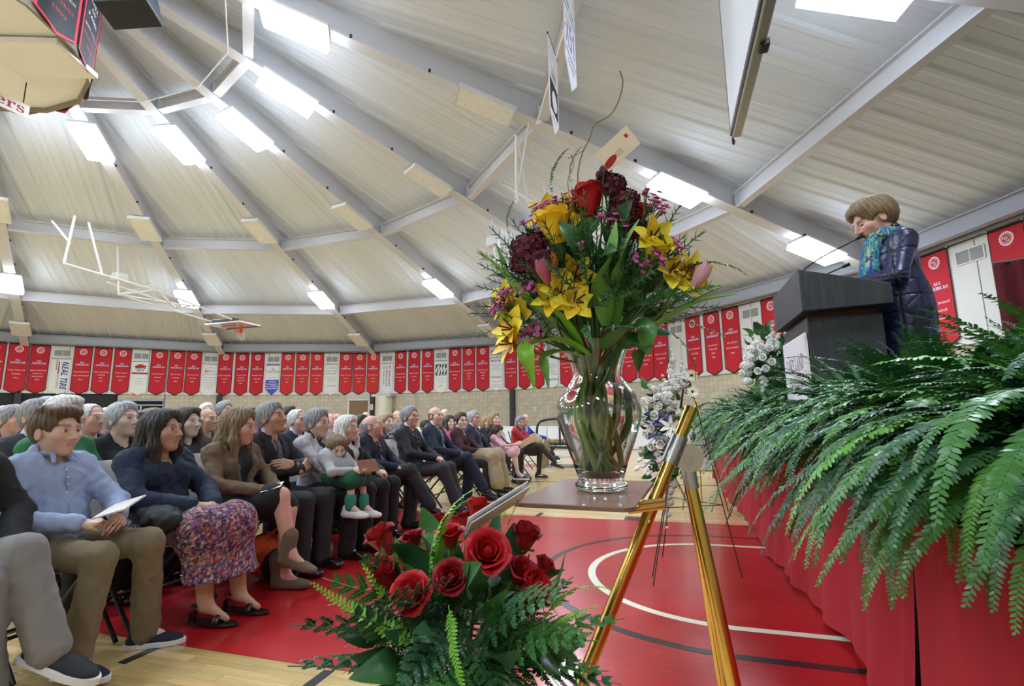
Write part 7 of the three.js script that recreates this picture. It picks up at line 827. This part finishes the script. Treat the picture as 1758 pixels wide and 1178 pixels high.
  const bx = thing('patterned_tote', 'black and white swirl-patterned tote bag under the chairs', 'bag', [-2.72, 0, -4.42], 0.3); part('bag', rbox(0.16, 0.30, 0.26, 0.02, 0, 0.15, 0), mat(0xffffff, 0.6, { map: zb }), bx); part('handle', tube([[-0.02, 0.29, -0.08], [-0.02, 0.37, -0.05], [-0.02, 0.37, 0.05], [-0.02, 0.29, 0.08]], 0.008, 16, 6), M.white, bx); part('contents', sdf([ell([0, 0.32, 0.02], [0.07, 0.05, 0.09], 0.03)], 0.012, { noise: wrinkle(0.006, 50) }), cloth([0.20, 0.15, 0.08]), bx);
  const hb = thing('silver_handbag', 'shiny dark handbag on the floor below the girl in pink', 'bag'); const hz = mum2.z + 0.25; part('bag', sdf([ell([-2.38, 0.10, hz], [0.14, 0.09, 0.12], 0.04)], 0.012, { noise: wrinkle(0.008, 60) }), mat(lin(0.06, 0.055, 0.045), 0.3), hb); part('handle', tube([[-2.42, 0.17, hz - 0.06], [-2.4, 0.24, hz], [-2.42, 0.17, hz + 0.06]], 0.008, 14, 6), M.black, hb);
  const ba = thing('tan_jacket', 'folded tan jacket on the chair beside the man in blue', 'jacket'); const t = atX(918, 760, -2.85); part('jacket', sdf([ell([t.x, 0.62, t.z], [0.18, 0.16, 0.18], 0.05), cap([t.x + 0.1, 0.6, t.z], [t.x + 0.16, 0.38, t.z], 0.09, 0.07, 0.05)], 0.02, { noise: wrinkle(0.01, 40) }), cloth([0.42, 0.32, 0.19]), ba); part('collar', sdf([cap([t.x, 0.76, t.z - 0.08], [t.x, 0.76, t.z + 0.08], 0.035, 0.035, 0.02)], 0.014), cloth([0.46, 0.36, 0.22]), ba);
}
// ---------------------------------------------------------------- cart with stacked gear by the far sideline
{
  const c = atZ(960, 752, -14.6), o = thing('equipment_cart', 'black-railed equipment cart left of the glass vase', 'cart', [c.x, 0, -14.6], 0.1), R = 0.035;
  part('rail', tube([[-0.62, 0.42, 0], [-0.62, 0.95, 0], [-0.5, 1.06, 0], [0.9, 1.06, 0], [1.0, 0.95, 0], [1.0, 0.42, 0], [0.9, 0.34, 0], [-0.5, 0.34, 0]], R, 60, 8, true), M.black, o); part('upright', rod([0.02, 0.34, 0], [0.02, 1.06, 0], 0.03), M.black, o); part('bed', rbox(1.7, 0.06, 0.75, 0.01, 0.2, 0.38, -0.36), M.black, o);
  for (const [a, b] of [[[-0.4, 0.36, -0.1], [-0.2, 0.03, -0.1]], [[-0.1, 0.36, -0.1], [-0.32, 0.03, -0.1]], [[0.3, 0.36, -0.1], [0.55, 0.03, -0.1]], [[0.65, 0.36, -0.1], [0.4, 0.03, -0.1]], [[-0.4, 0.36, -0.6], [-0.2, 0.03, -0.6]], [[0.65, 0.36, -0.6], [0.45, 0.03, -0.6]]]) part('leg', rod(a, b, 0.018), M.black, o);
  part('case', rbox(0.5, 0.3, 0.4, 0.02, 0.4, 0.56, -0.4), mat(lin(0.05, 0.05, 0.055), 0.5), o); part('crate', rbox(0.55, 0.1, 0.4, 0.02, -0.2, 0.46, -0.4), mat(lin(0.35, 0.24, 0.1), 0.6), o);
  parts('tripod_leg', [rod([0.35, 0.42, -0.2], [0.25, 1.0, -0.25], 0.014), rod([0.5, 0.42, -0.2], [0.72, 0.98, -0.25], 0.014)], mat(lin(0.2, 0.2, 0.21), 0.4), o);
  const s = thing('sports_bag', 'black sports shoe bag on the floor left of the cart', 'bag', [-3.1, 0, -13.2]); part('bag', sdf([ell([0, 0.16, 0], [0.2, 0.16, 0.15], 0.05), ell([0.2, 0.08, 0.05], [0.16, 0.08, 0.1], 0.05)], 0.02, { noise: wrinkle(0.01, 30) }), cloth([0.02, 0.025, 0.035]), s); part('sole', rbox(0.3, 0.05, 0.14, 0.02, 0.24, 0.025, 0.1), M.white, s);
}
// ---------------------------------------------------------------- white sympathy spray on a black wire easel
{
  const E = V(0.16, 1.45, -4.05), o = thing('wire_easel', 'thin black wire easel holding the white flower spray', 'easel'); const wire = mat(lin(0.015, 0.015, 0.015), 0.4), f = [V(-0.15, 0, -3.56), V(0.42, 0, -3.86), V(-0.1, 0, -4.3)];
  f.forEach(q => part('leg', rod(E, q, 0.004), wire, o)); part('leg', rod(E, V(-0.16, 0, -3.75), 0.004), wire, o); const m = (q, t) => E.clone().lerp(q, t); part('brace', rod(m(f[0], 0.68), m(f[1], 0.68), 0.003), wire, o); part('brace', rod(m(f[1], 0.68), m(f[2], 0.68), 0.003), wire, o); part('brace', rod(m(f[2], 0.68), m(f[0], 0.68), 0.003), wire, o); part('ledge', tube([m(f[0], 0.4), m(f[0], 0.4).add(V(0.0, 0.01, 0.12)), m(f[1], 0.4).add(V(0, 0.01, 0.12)), m(f[1], 0.4)], 0.003, 16, 5), wire, o);
  const b = thing('white_flower_spray', 'cascading white flower spray with blue ribbon on the wire easel', 'bouquet'); reseed(333); const heart = atZ(1165, 715, -4.05), A = (px, py, dz = 0) => atZ(px, py, -3.98 + dz), out = p => p.clone().sub(heart).normalize().add(V(-0.3, 0.3, 0.8)).normalize();
  const big = ruffleG(21, 0.032, 70, 0.012), small = ruffleG(22, 0.02, 34, 0.009);
  const spike = (px0, py0, px1, py1, n, mt) => { const a = A(px0, py0, 0.05), c = A(px1, py1, 0.03), q = sub('stock_spike', b); for (let k = 0; k < n; k++) { const t = k / (n - 1), p = a.clone().lerp(c, t).add(V(rr(-0.018, 0.018), 0, rr(-0.02, 0.02))), m = part('floret', t > 0.75 ? small : big, t > 0.85 ? M_wht2 : mt, q); m.position.copy(p); m.rotation.set(rnd() * 3, rnd() * 6, 0); m.scale.setScalar(mix(1.25, 0.5, t)); } part('stem', tube([a, a.clone().lerp(c, 0.5), c], 0.003, 8, 5), M_stem, q); };
  spike(1158, 665, 1150, 600, 8, M_wht); spike(1170, 660, 1172, 622, 6, M_wht); spike(1150, 680, 1136, 645, 6, M_wht); spike(1145, 690, 1128, 668, 5, M_wht); spike(1140, 800, 1122, 770, 4, M_wht); spike(1150, 830, 1142, 905, 8, M_wht2); spike(1145, 815, 1132, 870, 6, M_wht2);
  for (let k = 0; k < 26; k++) { const m = part('floret', big, k % 4 ? M_wht : M_wht2, b); m.position.copy(A(1138 + rr(-32, 30), 705 + rr(-45, 60), rr(0.0, 0.06))); m.rotation.set(rnd() * 3, rnd() * 6, 0); m.scale.setScalar(rr(0.7, 1.2)); }
  const gp = daisyPetal(0.048, 0.0065, 0.006), gc = [new THREE.SphereGeometry(0.014, 12, 8).scale(1, 0.5, 1), mat(lin(0.02, 0.012, 0.008), 0.9)]; for (const [px, py, n] of [[1187, 645, V(0.05, 0.15, 1)], [1189, 673, V(0.1, 0.5, 1)]]) star(b, 'gerbera', A(px, py, 0.12), n.normalize(), 22, gp, M_cream, gc);
  for (const [px, py, s] of [[1128, 715, 1.15], [1122, 735, 1.0], [1122, 765, 1.0], [1138, 760, 0.95], [1135, 700, 0.8], [1108, 720, 1.0], [1112, 745, 0.9], [1105, 770, 0.8], [1130, 685, 0.9], [1112, 705, 0.8], [1118, 690, 0.85]]) { const p = A(px, py, 0.08); rose(b, p, out(p), s * 1.05, 'open', M_wht, 'white_rose'); stem(b, p, heart, 0.003); }
  for (const [px, py] of [[1105, 785], [1112, 795], [1100, 800], [1118, 788], [1120, 808]]) { const q = part('tulip_bud', budG, M_wht, b); q.position.copy(A(px, py, 0.06)); aim(q, V(-0.7, -0.5, 0.3)); q.scale.setScalar(1.1); }
  const lp = daisyPetal(0.085, 0.016, 0.02); star(b, 'white_lily', A(1150, 732, 0.14), V(0.1, 0.1, 1).normalize(), 6, lp, M_wht, [rod([0, 0, 0], [0, 0.04, 0], 0.003), M_bright]);
  const M_rib = mat(lin(0.06, 0.07, 0.42), 0.4); for (const pts of [[[1108, 700], [1118, 720], [1140, 728], [1150, 705]], [[1105, 725], [1120, 730], [1135, 715], [1128, 700]], [[1112, 755], [1130, 748], [1150, 752]]]) part('ribbon', bladeG(pts.map(([x, y]) => A(x, y, 0.1)), 0.016, 0.5, 18), M_rib, b);
  for (let k = 0; k < 80; k++) { const p = A(1165 + rr(-50, 28), 730 + rr(-70, 100), rr(-0.06, 0.04)), q = part('leaf', rnd() < 0.5 ? roundLeaf : simpleLeaf, M_leafs[k % 4], b); q.position.copy(p); aim(q, out(p), V(1, 0, 0)); q.rotateX(rnd() * 6); q.scale.setScalar(rr(0.9, 1.8)); }
  for (let k = 0; k < 10; k++) { const q = part('fern_frond', leather[k % 2], M_fern[k % 4], b); q.position.copy(A(1160 + rr(-15, 15), 740 + rr(-30, 90), -0.02)); aim(q, V(rr(-0.5, 0.5), k < 5 ? -1 : rr(-0.4, 0.8), 0.2), V(1, 0, 0)); q.scale.setScalar(rr(0.8, 1.3)); }
}
// white arrangement beside the lectern
{
  const c = V(0.98, 1.62, -5.25), o = thing('white_flower_arrangement', 'tall white flower arrangement on the stage left of the lectern', 'bouquet'); reseed(555);
  part('vase', lathe([[0.01, 0.75], [0.09, 0.75], [0.07, 0.85], [0.06, 1.1], [0.11, 1.32], [0.1, 1.33], [0.01, 1.2]], 24).translate(c.x, 0, c.z), mat(lin(0.03, 0.06, 0.035), 0.5), o); part('foliage_mound', sdf([ell([c.x, c.y - 0.12, c.z], [0.14, 0.26, 0.14], 0.05)], 0.03, { noise: wrinkle(0.02, 40) }), leafM(lin(0.02, 0.07, 0.02)), o);
  const big = ruffleG(31, 0.055, 80, 0.017), small = ruffleG(32, 0.022, 30, 0.01);
  for (const [px, py, s] of [[1287, 615, 1], [1280, 640, 1], [1292, 600, 0.9], [1284, 655, 0.9], [1300, 590, 0.8], [1283, 628, 1.1], [1297, 608, 0.8]]) { const q = part('hydrangea', big, M_wht, o); q.position.copy(atZ(px, py, -5.15 + rr(-0.04, 0.04))); q.scale.setScalar(s); q.rotation.y = rnd() * 6; }
  for (const [x0, y0, x1, y1] of [[1322, 595, 1326, 560], [1330, 600, 1338, 568], [1316, 605, 1318, 580], [1312, 650, 1310, 672]]) for (let k = 0; k < 7; k++) { const t = k / 6, q = part('floret', small, t > 0.7 ? M_wht2 : M_wht, o); q.position.copy(atZ(mix(x0, x1, t) + rr(-3, 3), mix(y0, y1, t), -5.1)); q.scale.setScalar(mix(1.3, 0.7, t)); }
  for (const [px, py] of [[1311, 615], [1303, 637], [1316, 633], [1326, 622], [1322, 600], [1308, 598]]) { const p = atZ(px, py, -5.06); rose(o, p, p.clone().sub(c).add(V(-0.1, 0.1, 0.3)).normalize(), 1.1, 'open', M_wht, 'white_rose'); }
  for (let k = 0; k < 30; k++) { const q = part('bloom', small, M_wht2, o); q.position.copy(atZ(1325 + rr(-14, 14), 612 + rr(-18, 18), -5.06)); q.scale.setScalar(0.35); }
  for (let k = 0; k < 40; k++) { const p = c.clone().add(V(rr(-0.18, 0.18), rr(-0.3, 0.25), rr(-0.1, 0.15))), q = part('leaf', roundLeaf, M_leafs[k % 4], o); q.position.copy(p); aim(q, p.clone().sub(c).normalize(), V(1, 0, 0)); q.rotateX(rnd() * 6); q.scale.setScalar(rr(1, 2)); }
}
// white urn with tulips and the white poster on a gold easel, far down the stage edge
{
  const u = thing('tulip_urn', 'small white urn of flowers on the floor beyond the wire easel', 'planter', [-0.3, 0, -9.3]); part('urn', lathe([[0.01, 0], [0.14, 0], [0.12, 0.03], [0.16, 0.12], [0.19, 0.3], [0.17, 0.3], [0.12, 0.1], [0.01, 0.06]], 24), M.white, u); const w = ruffleG(41, 0.1, 60, 0.03); reseed(8); for (let k = 0; k < 7; k++) { const q = part('bloom', w, k % 2 ? M_wht : M_leafs[1], u); q.position.set(rr(-0.15, 0.15), rr(0.35, 0.6), rr(-0.12, 0.12)); q.scale.setScalar(rr(0.6, 1)); }
  const e = thing('poster_easel', 'white poster board on a thin gold easel by the stage', 'easel', [0.36, 0, -6.7]); const gold = metal(lin(0.6, 0.4, 0.1), 0.25); part('board', rbox(0.42, 0.55, 0.015, 0.003, -0.05, 0.72, 0), mat(lin(0.8, 0.78, 0.78), 0.6), e); for (const [a, b] of [[[0, 1.3, -0.05], [0.25, 0, 0.2]], [[0, 1.3, -0.05], [-0.25, 0, 0.2]], [[0, 1.3, -0.05], [0, 0, -0.4]]]) part('leg', rod(a, b, 0.01), gold, e); part('ledge', rod([-0.2, 0.44, 0.03], [0.2, 0.44, 0.03], 0.01), gold, e);
}
renderer.render(scene, camera);
